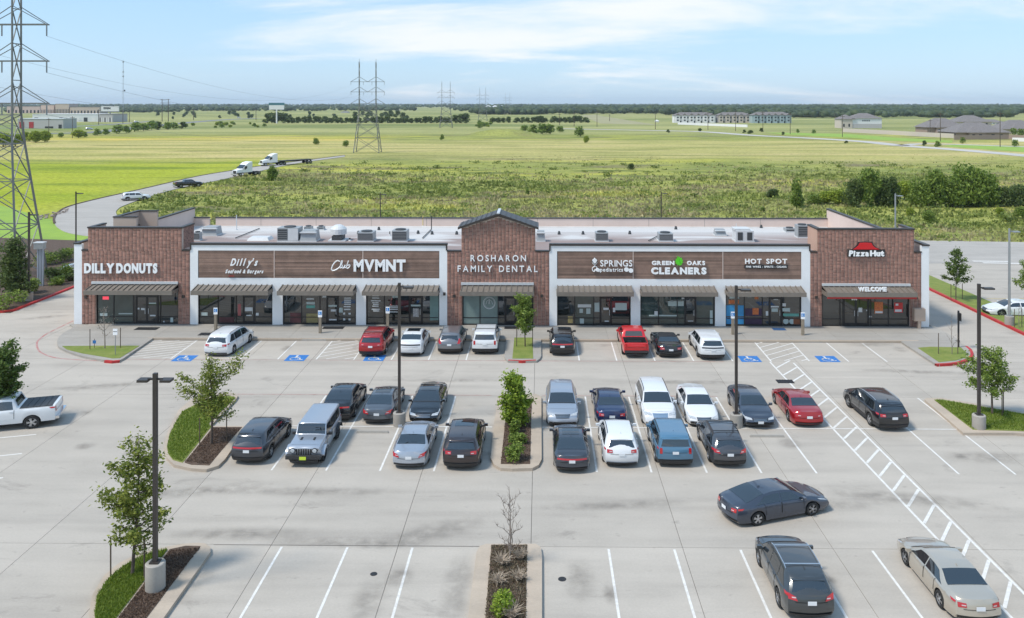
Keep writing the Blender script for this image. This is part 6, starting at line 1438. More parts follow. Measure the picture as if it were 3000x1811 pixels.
def spiral(z0, z1, n, l0, l1, rise=.45, seed=0, shape=None):
    rr = random.Random(seed); out = []
    for k in range(n):
        f = k / (n - 1); ln = (l0*(1 - f) + l1*f) if shape is None else shape(f)
        out.append((z0 + (z1 - z0)*f, 137.5*k + rr.uniform(-25, 25), ln * rr.uniform(.65, 1.25), rise * rr.uniform(.3, 1.4)))
    return out
def TG(u, v, z=.17): x, y = G(u, v, z); return (x, y, z)
# bottom left oak: tall, lopsided to the left
tree('oak_tree', 'tall ragged oak on the bottom left island beside the lamp post', 'tree', TG(392, 1682), 5.4,
     spiral(1.0, 5.0, 26, 1.1, .32, .40, 4) + [(2.4, 180, 1.3, .25), (2.7, 195, 1.4, .30), (3.6, 170, 1.35, .35), (3.1, 10, .9, .3), (2.1, 150, 1.0, .2), (4.0, 0, .8, .4), (3.9, 185, .6, .35), (1.2, 200, .8, .1)], 190, .078, m_oak, 11, .07, per=.22, trunk_leaf=420, lean=(.15, .1), stakes=((-.85, -.1), (.55, -.3)))
tree('oak_tree', 'spreading young oak on the left middle island', 'tree', TG(620, 1300), 4.7,
     spiral(1.3, 4.3, 22, 1.25, .35, .40, 9) + [(2.6, 165, 2.1, .25), (2.9, 20, 1.5, .75), (3.2, 30, 1.7, .7), (2.3, 190, 1.6, .2), (2.2, -20, 1.2, .15)], 190, .075, m_oak, 12, .075, per=.22, trunk_leaf=350, lean=(-.1, .1), stakes=((-.5, -.35), (.75, .15)))
tree('young_tree', 'dense bright green young tree on the centre island', 'tree', TG(1510, 1248), 2.9,
     spiral(.15, 2.6, 34, 1.0, .4, .35, 5, lambda f: .30 + .38*math.sin(min(1, f*1.25 + .25)*2.6)), 330, .095, m_bright, 13, .06, per=.22, trunk_leaf=500)
tree('young_tree', 'young tree on the small grass island in the front row', 'tree', TG(1537, 1015), 3.8,
     spiral(1.1, 3.6, 26, .75, .35, .5, 6, lambda f: .28 + .42*math.sin(min(1, f + .2)*2.7)), 240, .085, m_mid, 14, .05, per=.18, trunk_leaf=350, stakes=((-.6, 0), (.6, 0)))
tree('oak_tree', 'open crowned young tree on the right island', 'tree', TG(2905, 1212), 3.9,
     spiral(1.1, 3.6, 24, 1.35, .5, .40, 7) + [(2.2, 180, 1.8, .25), (2.6, 175, 1.5, .3), (1.8, 20, 1.2, .2)], 200, .078, m_mid, 15, .065, per=.22, trunk_leaf=300, lean=(.1, 0), stakes=((.45, -.3), (.75, .1)))
tree('oak_tree', 'dense dark tree crown cut by the left edge', 'tree', (*G(5, 1245), 0), 4.3,
     spiral(1.3, 4.2, 34, 1.25, .7, .4, 8, lambda f: .4 + .55*math.sin(min(1, f + .2)*2.6)), 300, .10, m_oak2, 16, .07, per=.24, trunk_leaf=500)
tree('young_tree', 'young tree in the grass strip right of the shops', 'tree', TG(2802, 878, .12), 4.8,
     spiral(1.6, 4.6, 22, 1.2, .3, .35, 3), 150, .10, m_oak2, 17, .05, per=.20, trunk_leaf=250, stakes=((-.6, -.2), (.6, .1)))
tree('young_tree', 'tree at the right edge in the neighbouring car park', 'tree', (*G(3012, 900, .12), .1), 4.0, spiral(1.4, 3.8, 16, 1.1, .4, .4, 2), 150, .10, m_mid, 18, .05, per=.2)
# leafless ones
tree('bare_tree', 'leafless grey tree at the head of the bottom centre bed', 'tree', TG(1494, 1645), 3.0,
     [(.25, 100, .38, 6.5), (.3, -60, .42, 5.6)] + spiral(.4, 2.4, 14, .8, .4, 1.1, 31), 0, .1, m_oak, 31, .035, bark=m_twig, twigs=9)
tree('sapling', 'bare grey sapling on the left front island', 'tree', TG(306, 1021), 3.1, spiral(.9, 2.9, 14, .7, .35, .7, 32), 10, .05, M('twig_pale', (.45, .42, .38), .9), 32, .045, bark=m_twig, twigs=7, stakes=((-.95, -.25), (1.1, .2)))
tree('sapling', 'thin bare sapling with stakes on the right front island', 'tree', TG(2788, 1038), 2.9, spiral(.5, 2.6, 8, .45, .2, 1.1, 33), 0, .05, m_twig, 33, .03, bark=m_twig, twigs=3, stakes=((-.9, .1), (.5, .1)))
tree('sapling', 'small bare sapling in the grass verge at the lower right', 'tree', TG(2985, 960, .12), 1.8, spiral(.5, 1.6, 6, .4, .2, .9, 34), 0, .05, m_twig, 34, .03, bark=m_twig, twigs=2, stakes=((-.3, .1), (.3, .1)))
def shrub(name, label, loc, w, h, n, size, mat, seed, cat='shrub', group=None, lobes=6, kind=None):
    r = np.random.default_rng(seed); root = empty(name, loc, label, cat, group); P = []
    for k in range(lobes):
        c = np.array([r.uniform(-.55, .55)*w/2, r.uniform(-.55, .55)*w/2, h*r.uniform(.30, .72)]); rad = np.array([w*.30, w*.30, h*.32]) * r.uniform(.7, 1.15)
        d = r.normal(0, 1, (n // lobes, 3)); d /= np.linalg.norm(d, axis=1)[:, None]; q = c + d * rad * (r.uniform(.55, 1.1, (len(d), 1)))
        q[:, 2] = np.maximum(q[:, 2], .02); P.append(q)
    V, Fq = leaf_quads(np.concatenate(P), size, r); np_obj('foliage', V, Fq, mat, root)
    st = MB()
    for k in range(5): a = r.uniform(0, 6.28); st.tube((0, 0, 0), (math.cos(a)*w*.25, math.sin(a)*w*.25, h*.6), .02*h, .008*h, 4)
    st.build('stems', m_bark, root); return root
for i, (u, v, w, h) in enumerate(((1508, 1268, .9, .75), (1516, 1300, 1.0, .6), (1505, 1348, 1.15, .85))):
    shrub('shrub', ['small shrub right below the centre island tree', 'middle shrub of the centre island bed', 'round shrub at the near end of the centre island bed'][i], TG(u, v), w, h, 900, .07, m_mid, 40 + i, group='shrubs in the centre bed')
shrub('shrub', 'bright green shrub in the bottom centre bed', TG(1470, 1790), 1.15, .7, 1300, .06, m_bright, 45)
def dry_bush(u, v, w, h, label, seed, n=90):
    rr = random.Random(seed); root = empty('dry_bush', TG(u, v), label, 'bush', 'dry bushes in the bottom centre bed'); mb = MB()
    for k in range(n):
        a = rr.uniform(0, 6.28); e = Vector((math.cos(a)*w*.5*rr.uniform(.2, 1), math.sin(a)*w*.5*rr.uniform(.2, 1), h*rr.uniform(.3, 1))); mdl = e * .5 + Vector((rr.uniform(-.1, .1), rr.uniform(-.1, .1), .1)); mb.path([Vector((0, 0, 0)), mdl, e], [.012, .008, .004], 3)
    mb.build('twigs', M('dry_twig', (.42, .34, .26), .9), root)
dry_bush(1500, 1815, 1.2, .6, 'pale dry bush beside the bright shrub', 50); dry_bush(1470, 1655, 1.1, .45, 'dry bush at the upper left of the bottom centre bed', 51); dry_bush(1525, 1640, .9, .5, 'dry bush at the upper right of the bottom centre bed', 52); dry_bush(1460, 1710, 1.0, .4, 'dry bush in the middle left of the bottom centre bed', 53); dry_bush(1520, 1700, .9, .4, 'dry bush in the middle right of the bottom centre bed', 54)
# left planting bed
tree('dark_tree', 'dense dark tree in the left bed before the pylon', 'tree', (*G(42, 880), 0), 5.6, spiral(.6, 5.3, 40, 1.9, .6, .35, 21), 120, .13, m_dark, 21, .12, per=.4, trunk_leaf=900)
BS = [(20, 905, 3.2, 1.8, 'pale grey green shrub under the dark tree', m_mid), (98, 858, 2.2, 1.5, 'shrub between the lamp post and the utility box', m_mid), (150, 822, 2.0, 1.3, 'shrub beside the pylon foot', m_dark), (180, 815, 2.2, 1.5, 'shrub close to the parked white vehicle', m_mid), (165, 835, 1.6, 1.0, 'low shrub at the near side of the pylon foot', m_mid), (205, 825, 1.7, 1.0, 'low shrub beside the left wall of the shops', m_dark),
      (135, 775, 3.0, 1.6, 'wide grey shrub row behind the pylon foot', m_mid), (165, 770, 3.2, 1.7, 'shrub behind the pylon near the mown lawn', m_dark), (190, 762, 2.6, 1.5, 'shrub right of the row behind the pylon', m_mid)]
for i, (u, v, w, h, lab, m_) in enumerate(BS): shrub('shrub', lab, (*G(u, v), 0), w, h, 700, .12, m_, 60 + i, group='shrubs of the left bed')

# ---- trees of the field, shared crowns
def crown_proto(seed, mat, n=2600, size=.055, lobes=11, tall=1.0, name='tree'):
    """a unit tree, 1 m tall and about `tall` as wide; returns hidden-free first instance to be copied"""
    r = np.random.default_rng(seed); P = []
    for k in range(lobes):
        z = r.uniform(.22, .82); rad = (.22 + .10*math.sin(z*3.1)) * r.uniform(.7, 1.15); off = (1.08 - z) * .40 * tall
        a = r.uniform(0, 6.28); c = np.array([math.cos(a)*off*r.uniform(.2, 1), math.sin(a)*off*r.uniform(.2, 1), z])
        d = r.normal(0, 1, (n // lobes, 3)); d /= np.linalg.norm(d, axis=1)[:, None]; q = c + d * rad * np.array([tall, tall, .85]) * r.uniform(.55, 1.12, (len(d), 1)); q[:, 2] = np.clip(q[:, 2], .03, 1.02); P.append(q)
    V, Fq = leaf_quads(np.concatenate(P), size, r); cr = np_obj('crown', V, Fq, mat)
    tk = MB().path([Vector((0, 0, -.02)), Vector((.01, 0, .3)), Vector((.0, .01, .7))], [.03, .022, .008], 6)
    for k in range(4): a = k * 1.7; tk.tube((.0, 0, .25 + .08*k), (math.cos(a)*.25*tall, math.sin(a)*.25*tall, .5 + .08*k), .012, .004, 4)
    t = tk.build('trunk', m_bark); cm, tm = cr.data, t.data; bpy.data.objects.remove(cr); bpy.data.objects.remove(t); return cm, tm
PR = {'dark': [crown_proto(101, m_dark), crown_proto(102, m_dark, tall=1.25), crown_proto(103, m_dark, tall=.8)],
      'mid': [crown_proto(111, m_mid), crown_proto(112, m_mid, tall=1.2), crown_proto(113, m_mid, tall=.75)],
      'yel': [crown_proto(121, m_yel, tall=1.2), crown_proto(122, m_yel, tall=1.0)],
      'far': [crown_proto(131, m_far, 420, .11, 8), crown_proto(132, m_far, 420, .11, 8, 1.3), crown_proto(133, m_far, 420, .11, 8, .9)],
      'fard': [crown_proto(141, m_dark, 420, .12, 8), crown_proto(142, m_dark, 420, .12, 8, 1.3)], 'farm': [crown_proto(143, m_mid, 420, .12, 8), crown_proto(144, m_mid, 420, .12, 8, 1.3)]}
def ftree(u, v, px_h, kind, label, cat='tree', group=None, wide=1.0, name='tree'):
    x, y = G(u, v, -.1); h = px_h * (y / F) if y > 0 else 3
    cm, tm = rng.choice(PR[kind]); r = empty(name, (x, y, -.12), label, cat, group, rng.uniform(0, 6.28)); r.scale = (h*wide, h*wide, h)
    for nm, me in (('crown', cm), ('trunk', tm)): o = bpy.data.objects.new(nm, me); C.objects.link(o); o.parent = r
    return r
# right hand thicket (column, foot row, height in photo pixels)
TH = [(2502, 606, 80, 'dark', .7, 'leftmost dark tree of the thicket behind the right tower'), (2545, 606, 112, 'mid', .7, 'tallest dark tree in the left clump of the thicket'), (2588, 606, 90, 'dark', .7, 'dark tree at the right of the left thicket clump'), (2618, 604, 84, 'dark', .6, 'shaded tree in the gap behind the tall silver lamp'),
      (2700, 606, 86, 'mid', .8, 'broad green tree left of centre in the right clump'), (2740, 606, 108, 'mid', .7, 'green tree at the centre left of the right clump'), (2790, 606, 96, 'mid', .8, 'green tree in the middle of the right clump'), (2838, 604, 130, 'mid', .7, 'tallest tree of the right clump'), (2880, 604, 110, 'mid', .75, 'tall green tree right of the tallest one'), (2908, 604, 84, 'mid', .8, 'green tree at the right of the right clump'),
      (2950, 604, 56, 'dark', 1.1, 'low dark tree right of the clump'), (2990, 602, 60, 'dark', 1.1, 'low dark tree at the right picture edge'), (2333, 608, 82, 'mid', .75, 'solitary cone shaped green tree left of the thicket'), (2265, 578, 26, 'dark', 1.9, 'low dark bush left of the cone shaped tree'),
      (2420, 598, 42, 'yel', 1.3, 'low bright bush between the cone tree and the thicket'), (2455, 600, 48, 'yel', 1.2, 'bright bush at the left foot of the thicket'), (2385, 600, 30, 'mid', 1.6, 'low bush right of the cone shaped tree'), (2650, 585, 60, 'yel', 1.1, 'bright foliage between the two thicket clumps'), (2665, 632, 24, 'yel', 1.1, 'small bright bush just right of the tall silver lamp'), (2722, 655, 38, 'mid', 1.1, 'small bush above the right end of the shops'), (2990, 640, 34, 'mid', 1.2, 'bush at the right edge before the thicket'), (2930, 630, 22, 'yel', 1.4, 'bright bush before the right clump'),
      (797, 529, 44, 'mid', 1.1, 'dark green bush right of the front truck cab'), (2235, 620, 14, 'mid', 1.6, 'small bush just behind the right shops'), (1849, 497, 18, 'dark', 1.0, 'small dark tree alone in the middle of the field'), (1545, 573, 20, 'mid', 1.1, 'small bush in the weeds above the gable'),
      (926, 423, 20, 'mid', .8, 'small tree left of the pylon in the field'), (1015, 430, 18, 'farm', 1.1, 'round bush close to the pylon'), (1295, 411, 18, 'farm', .8, 'small brownish tree right of the pylon'), (1699, 401, 30, 'farm', .9, 'slender dark tree right of the bushy mound'), (1717, 419, 22, 'yel', .9, 'small bright tree before the slender dark one'),
      (1590, 393, 30, 'farm', 1.3, 'leafy bush at the centre of the mound thicket'), (1612, 393, 28, 'farm', 1.2, 'leafy bush at the right of the mound thicket'), (1562, 391, 26, 'farm', 1.3, 'leafy bush at the left of the mound thicket'), (1538, 385, 18, 'farm', 1.3, 'low bush at the left end of the mound thicket'), (1640, 388, 18, 'farm', 1.2, 'low bush at the right end of the mound thicket'),
      (2480, 420, 8, 'fard', 1.2, 'small clipped shrub on the far verge'), (1958, 389, 10, 'fard', 1.1, 'small dark shrub at the road island, left one'), (2050, 385, 10, 'fard', 1.1, 'small dark shrub at the road island, right one'), (2180, 390, 10, 'fard', 1.2, 'shrub by the far road, first of the pair'), (2200, 392, 11, 'fard', 1.5, 'shrub by the far road, second of the pair'), (2231, 387, 12, 'fard', 1.0, 'shrub at the foot of a wood pole'), (2294, 396, 10, 'fard', 1.1, 'round shrub on the far verge left of the big house'), (2337, 390, 12, 'farm', .9, 'thin young tree on the far verge, left'), (2384, 392, 12, 'farm', .9, 'thin young tree on the far verge, right'),
      (2708, 427, 15, 'fard', 1.0, 'clipped dark shrub on the far road verge'), (2747, 431, 18, 'farm', 1.1, 'bigger green shrub beside a wood pole on the right'), (2820, 421, 18, 'farm', .8, 'small tree before the right houses'), (2972, 430, 20, 'farm', .9, 'leaning young tree at the far right verge'), (2968, 396, 20, 'farm', .9, 'tree in a garden at the far right'), (2990, 400, 22, 'farm', .9, 'tree beside the rightmost far house')]
for u, v, ph, kd, wd, lab in TH: ftree(u, v, ph, kd, lab, cat='bush' if 'bush' in lab or 'shrub' in lab or 'foliage' in lab else 'tree', wide=wd, name='bush' if 'bush' in lab or 'shrub' in lab else 'tree')
# hedgerow on the left
LHd = [(10, 430, 45, 'yel', 'bright bush behind the pylon at the left edge'), (45, 428, 40, 'yel', 'bright bush behind the pylon legs'), (75, 415, 30, 'yel', 'bright bush between the pylon legs and the road'), (105, 418, 36, 'yel', 'large bright yellow green bush right of the pylon'), (132, 416, 34, 'yel', 'bright bush beside the first dark pole'), (230, 405, 28, 'yel', 'bright bush left of the far hedgerow'), (248, 402, 16, 'farm', 'low bush right of the bright one'),
       (285, 397, 20, 'farm', 'left end bush of the far hedgerow'), (310, 395, 18, 'farm', 'second bush of the far hedgerow'), (348, 392, 26, 'farm', 'taller bush of the far hedgerow'), (370, 390, 22, 'farm', 'fourth bush of the far hedgerow'), (395, 386, 26, 'farm', 'fifth bush of the far hedgerow'), (420, 384, 22, 'farm', 'sixth bush of the far hedgerow'), (445, 381, 24, 'farm', 'seventh bush of the far hedgerow'), (462, 380, 24, 'fard', 'dark bush beside the double pole'), (490, 380, 22, 'farm', 'bush right of the double pole'), (508, 379, 20, 'farm', 'bush near the right end of the hedgerow'), (535, 377, 20, 'fard', 'right end bush of the far hedgerow'), (180, 403, 14, 'farm', 'low bush between the two dark poles')]
for u, v, ph, kd, lab in LHd: ftree(u, v, ph, kd, lab, 'bush', 'bushes along the far left hedgerow', 1.25, 'bush')
# dark tree line beyond the field and the scattered rows
G1 = 'dark trees in the row beyond the field'
u = 785
while u < 1365:
    if 1370 > u: ftree(u, 361, rng.uniform(15, 22) + (14 if u < 840 else 0) + (8 if u > 1320 else 0), 'fard', 'dark tree standing in the long row beyond the field', group=G1, wide=rng.uniform(.9, 1.3), name='row_tree')
    u += rng.uniform(11, 19)
for a, b in ((1443, 1500), (1515, 1590), (1598, 1610), (1625, 1690), (1700, 1716)):
    u = a
    while u < b: ftree(u, 360, rng.uniform(15, 21), 'fard', 'dark tree in the broken row right of the pylons', group='dark trees in the broken row', wide=1.15, name='row_tree'); u += rng.uniform(11, 16)
for k in range(36):
    u = rng.choice((rng.uniform(540, 800), rng.uniform(380, 700), rng.uniform(1390, 1440))); ftree(u, rng.uniform(362, 376), rng.uniform(6, 12), rng.choice(('farm', 'yel')), 'small bush at the far edge of the field', 'bush', 'small bushes at the far edge of the field', 1.3, 'bush')
for k in range(26):
    ftree(rng.uniform(380, 1000), rng.uniform(333, 350), rng.uniform(8, 13), 'far', 'distant tree on the plain behind the field', group='distant trees on the plain', wide=1.2, name='distant_tree')
for k in range(14):
    ftree(rng.uniform(1030, 1200), rng.uniform(338, 350), rng.uniform(10, 18), 'fard', 'distant dark tree behind the pylons', group='distant dark trees behind the pylons', wide=1.2, name='distant_tree')
# the wooded horizon: one mass nobody could count
def woods():
    ico = MB(); ph = (1 + 5 ** .5) / 2
    iv = np.array([(-1, ph, 0), (1, ph, 0), (-1, -ph, 0), (1, -ph, 0), (0, -1, ph), (0, 1, ph), (0, -1, -ph), (0, 1, -ph), (ph, 0, -1), (ph, 0, 1), (-ph, 0, -1), (-ph, 0, 1)]) / 1.9
    ifc = np.array([(0,11,5),(0,5,1),(0,1,7),(0,7,10),(0,10,11),(1,5,9),(5,11,4),(11,10,2),(10,7,6),(7,1,8),(3,9,4),(3,4,2),(3,2,6),(3,6,8),(3,8,9),(4,9,5),(2,4,11),(6,2,10),(8,6,7),(9,8,1)])
    r = np.random.default_rng(5); C_ = []
    def band(n, u0, u1, v0, v1, hmin, hmax, clump=0):
        us = r.uniform(u0, u1, n); vs_ = r.uniform(v0, v1, n)
        if clump:
            cc = r.uniform(u0, u1, clump); us = cc[r.integers(0, clump, n)] + r.normal(0, 26, n)
        for a, b in zip(us, vs_):
            x, y = G(a, b); C_.append((x, y, r.uniform(hmin, hmax)))
    band(2600, -60, 3060, 306.5, 316, 9, 17); band(900, 380, 1500, 315, 326, 6, 11, 30); band(2200, 1500, 3060, 310, 324, 8, 14); band(1700, 1700, 3060, 322, 334, 7, 12, 60); band(3200, 1690, 3060, 316, 331, 9, 14); band(900, 1850, 2960, 328, 338, 8, 12, 26)
    band(1100, 1950, 2950, 330, 345, 6, 11, 34); band(420, 1380, 1720, 328, 336, 8, 12, 9); band(500, 0, 500, 318, 330, 5, 9, 14)
    C_ = np.array(C_); n = len(C_); s = C_[:, 2][:, None, None] * r.uniform(.42, .7, (n, 1, 1))
    V = iv[None] * (1 + r.normal(0, .16, (n, 12, 1))) * s * np.array([1.25, 1.1, .85]); V += np.stack([C_[:, 0], C_[:, 1], C_[:, 2] * .5], 1)[:, None]
    Fq = (ifc[None] + (np.arange(n) * 12)[:, None, None]).reshape(-1, 3)
    o = np_obj('woods', V.reshape(-1, 3), Fq, m_woods); tag(o, 'dark woods along the horizon', kind='stuff')
m_woods = leaf_mat('woods_mass', (.035, .06, .025), (.11, .15, .06))
woods()
# low grassy mound
md = MB(); x0, y0 = G(1475, 395); n = 14
V = []; 
for j in range(n + 1):
    for i in range(n + 1):
        a, b = (i/n - .5) * 2, (j/n - .5) * 2; d = max(0, 1 - a*a - b*b); V.append((x0 + a*24, y0 + b*20, -.15 + 3.4 * d ** 1.3 * (1 + .2*math.sin(i*1.7)*math.cos(j*2.1))))
md.add(V, [(j*(n+1)+i, j*(n+1)+i+1, (j+1)*(n+1)+i+1, (j+1)*(n+1)+i) for j in range(n) for i in range(n)])
tag(md.build('mound', m_field, smooth=True), 'low grassy mound in the middle distance', kind='structure')
# ================================================================ lamp posts, signs, stops
def lamp(u, v, top_v, label, heads=1, mat=m_pole, base=True, z=0.0, w=.075, silver=False, side=1, hb=.75, gp=None):
    x, y = gp or G(u, v, z); s_ = (v - VH) / (HC - z) if gp is None else F / y; H_ = HC - (top_v - VH) / F * y - z
    r = empty('lamp_post', (x, y, z), label, 'lamp post', 'lamp posts of the car park')
    zb = hb if base else 0
    if base: MB().lathe([(.36, 0), (.36, zb - .03), (.33, zb), (.001, zb)], 20).build('concrete_base', m_walk, r, smooth=True, angle=40)
    MB().b(-.17, -.17, zb, .17, .17, zb + .05).build('base_plate', m_cap if not silver else m_galv, r)
    if silver: MB().tube((0, 0, zb), (0, 0, H_), .11, .08, 10).build('pole', mat, r, smooth=True, angle=40)
    else: MB().b(-w, -w, zb + .05, w, w, H_).build('pole', mat, r)
    for sg in ((-1, 1) if heads == 2 else (side,)):
        MB().c(sg*.14, 0, H_ - .22, .28, .07, .07).build('arm', mat, r)
        MB().c(sg*(.43 if heads == 2 else .52), 0, H_ - .26, .40 if heads == 2 else .58, .36, .09).build('lamp_head', mat, r); 
    return r
lamp(455, 1725, 1098, 'lamp post with two heads on the bottom left island', 2, hb=1.0, z=.15)
lamp(1170, 1246, 830, 'lamp post between the grey fastback and black sedan', 1, z=0)
lamp(2157, 1250, 835, 'lamp post at the blue grey sedan', 1, z=0)
lamp(2868, 1254, 828, 'lamp post on the right grass island', 1, z=.15)
lamp(2957, 952, 667, 'silver lamp post in the right grass strip', 1, m_galv, silver=True, z=.12, hb=.75)
def gback(u, D): a = (u - CX) / F; t = D / (cy_ + a*sy_); return ((-sy_ + a*cy_) * t, D)
lamp(2623, 0, 566, 'silver lamp post rising behind the right tower', 1, m_galv, silver=True, base=False, gp=gback(2623, 96.0))
lamp(222.6, 0, 563, 'dark lamp post behind the left tower', 1, base=False, gp=gback(222.6, 100.0), w=.06)
lamp(85, 880, 624, 'dark lamp post with concrete base in the left bed', 1, z=0.02)
lamp(1114, 0, 565, 'dark lamp post behind the roof left of the gable', 1, base=False, gp=gback(1114, 109.6), w=.06)
lamp(1937, 0, 561, 'dark lamp post behind the roof right of the leaf sign', 1, base=False, gp=gback(1937, 109.6), w=.06)
# accessible parking signs
def hc_post(u, v, label):
    x, y = G(u, v, .165); r = empty('parking_sign', (x, y, .165), label, 'sign', 'accessible parking signs along the walk')
    MB().b(-.10, -.10, 0, .10, .10, 1.25).build('post_sleeve', M('sleeve_tan', (.30, .25, .19), .85, noise=(3, .25)), r)
    MB().b(-.02, -.02, 1.25, .02, .02, 1.55).build('post', m_galv, r)
    p = MB().b(-.16, -.05, 1.27, .16, -.03, 1.80).build('sign_plate', m_sign, r)
    MB().b(-.13, -.056, 1.45, .13, -.0505, 1.72).build('blue_field', M('sign_blue', (.03, .22, .55), .4), p)
    q = MB()
    for k in range(8): a0, a1 = R(100 + 30*k), R(130 + 30*k); q.add([(.07*math.cos(a0), -.0575, 1.55 + .06*math.sin(a0)), (.07*math.cos(a1), -.0575, 1.55 + .06*math.sin(a1)), (.045*math.cos(a1), -.0575, 1.55 + .035*math.sin(a1)), (.045*math.cos(a0), -.0575, 1.55 + .035*math.sin(a0))], [(0,1,2,3)])
    q.b(-.03, -.059, 1.57, .0, -.0575, 1.69); q.build('wheelchair_mark', m_sign, p); return r
for u, v, l in ((632, 967, 'accessible parking sign behind the white minivan'), (938, 976, 'accessible parking sign before the club door'), (1136, 964, 'accessible parking sign behind the dark red SUV'), (2147, 980, 'accessible parking sign beside the blue window panels'), (2352, 982, 'accessible parking sign at the right end tower')): hc_post(u, v, l)
# small white sign and blue item on the left island, thin black post right
x, y = G(338, 1040, .15); r = empty('small_sign', (x, y, .15), 'small white sign on a thin post on the left front island', 'sign'); MB().tube((0, 0, 0), (0, 0, 1.9), .03, .03, 6).build('post', m_galv, r); MB().b(-.16, -.04, 1.45, .16, -.02, 1.9).build('sign_plate', m_sign, r); MB().b(-.14, -.047, 1.68, .14, -.042, 1.72).build('print_line', m_unit_d, r)
x, y = G(277, 1020, .17); r = empty('blue_marker', (x, y, .17), 'small blue marker on a stake on the left front island', 'marker'); MB().tube((0, 0, 0), (0, 0, .7), .02, .02, 5).build('stake', m_wood, r); MB().b(-.12, -.04, .35, .12, -.01, .58).build('marker_face', m_blue, r)
x, y = G(2808, 1018, .15); r = empty('sign_post', (x, y, .15), 'thin black post with its sign seen edge on, right front island', 'sign'); MB().b(-.05, -.05, 0, .05, .05, 2.75).build('post', m_black, r); MB().b(-.018, -.28, 2.0, .018, .28, 2.6).build('sign_plate', m_black, r).location = (.07, 0, 0)
# electrical cabinet on its pedestal at the right tower
r = empty('meter_cabinet', (fx(2685), YF - .45, .165), 'tan cabinet on a pedestal at the right end of the shops', 'cabinet'); w = (fx(2701) - fx(2669)) / 2
MB().b(-w, -.2, .62, w, .25, 1.62).build('cabinet_box', M('cabinet_tan', (.50, .38, .30), .6, noise=(2, .1)), r); MB().b(-.11, -.1, 0, .11, .15, .62).build('pedestal', MATS['cabinet_tan'], r); MB().b(-w + .05, -.215, .67, w - .05, -.2, 1.57).build('cabinet_door', MATS['cabinet_tan'], r)
# grey utility box on legs in the left bed
x, y = G(118, 838); r = empty('utility_cabinet', (x, y, 0), 'tall grey utility cabinet on legs in the left bed', 'cabinet'); 
MB().b(-.50, -.3, 3.75, .42, .3, 4.35).build('cabinet_box', m_galv, r); MB().b(-.55, -.35, 4.35, .47, .35, 4.43).build('cabinet_roof', m_unit_w, r)
for xx in (-.22, .02, .26): MB().b(xx - .075, -.08, 0, xx + .075, .08, 3.75).build('conduit', M('conduit_pale', (.34, .38, .44), .4, metal=.3), r)
# wheel stops
m_stop = concrete('stop_concrete', (.36, .34, .31), amount=.5, big=1.5)
SP = [(883, 957, 998, 'wheel stop before the club storefront'), (2010, 2075, 1001, 'wheel stop behind the white SUV by the liquor shop'), (2339, 2410, 1003, 'wheel stop in the accessible bay right of the crosswalk'), (1060, 1152, 1234, 'wheel stop beside the fastback near the lamp post'), (1043, 1139, 1268, 'wheel stop in the empty bay left of the silver sedan'), (2172, 2270, 1245, 'wheel stop before the blue grey sedan'), (2197, 2298, 1280, 'wheel stop in the empty bay right of the grey SUV'), (2822, 2970, 1268, 'long wheel stop at the edge of the right island'),
      (715, 790, 1006, 'wheel stop hidden by nothing in the empty bay right of the minivan') ]
for u0, u1, v, lab in SP[:-1]:
    x, y = G((u0 + u1) / 2, v); w = (u1 - u0) / ((v - VH) / HC) / 2
    o = MB().add([(-w, -.08, 0), (w, -.08, 0), (w, .08, 0), (-w, .08, 0), (-w + .05, -.045, .11), (w - .05, -.045, .11), (w - .05, .045, .11), (-w + .05, .045, .11)], [(4,5,6,7), (0,1,5,4), (1,2,6,5), (2,3,7,6), (3,0,4,7)]).build('wheel_stop', m_stop)
    o.location = (x, y, .001); tag(o, lab, 'wheel stop', 'concrete wheel stops')

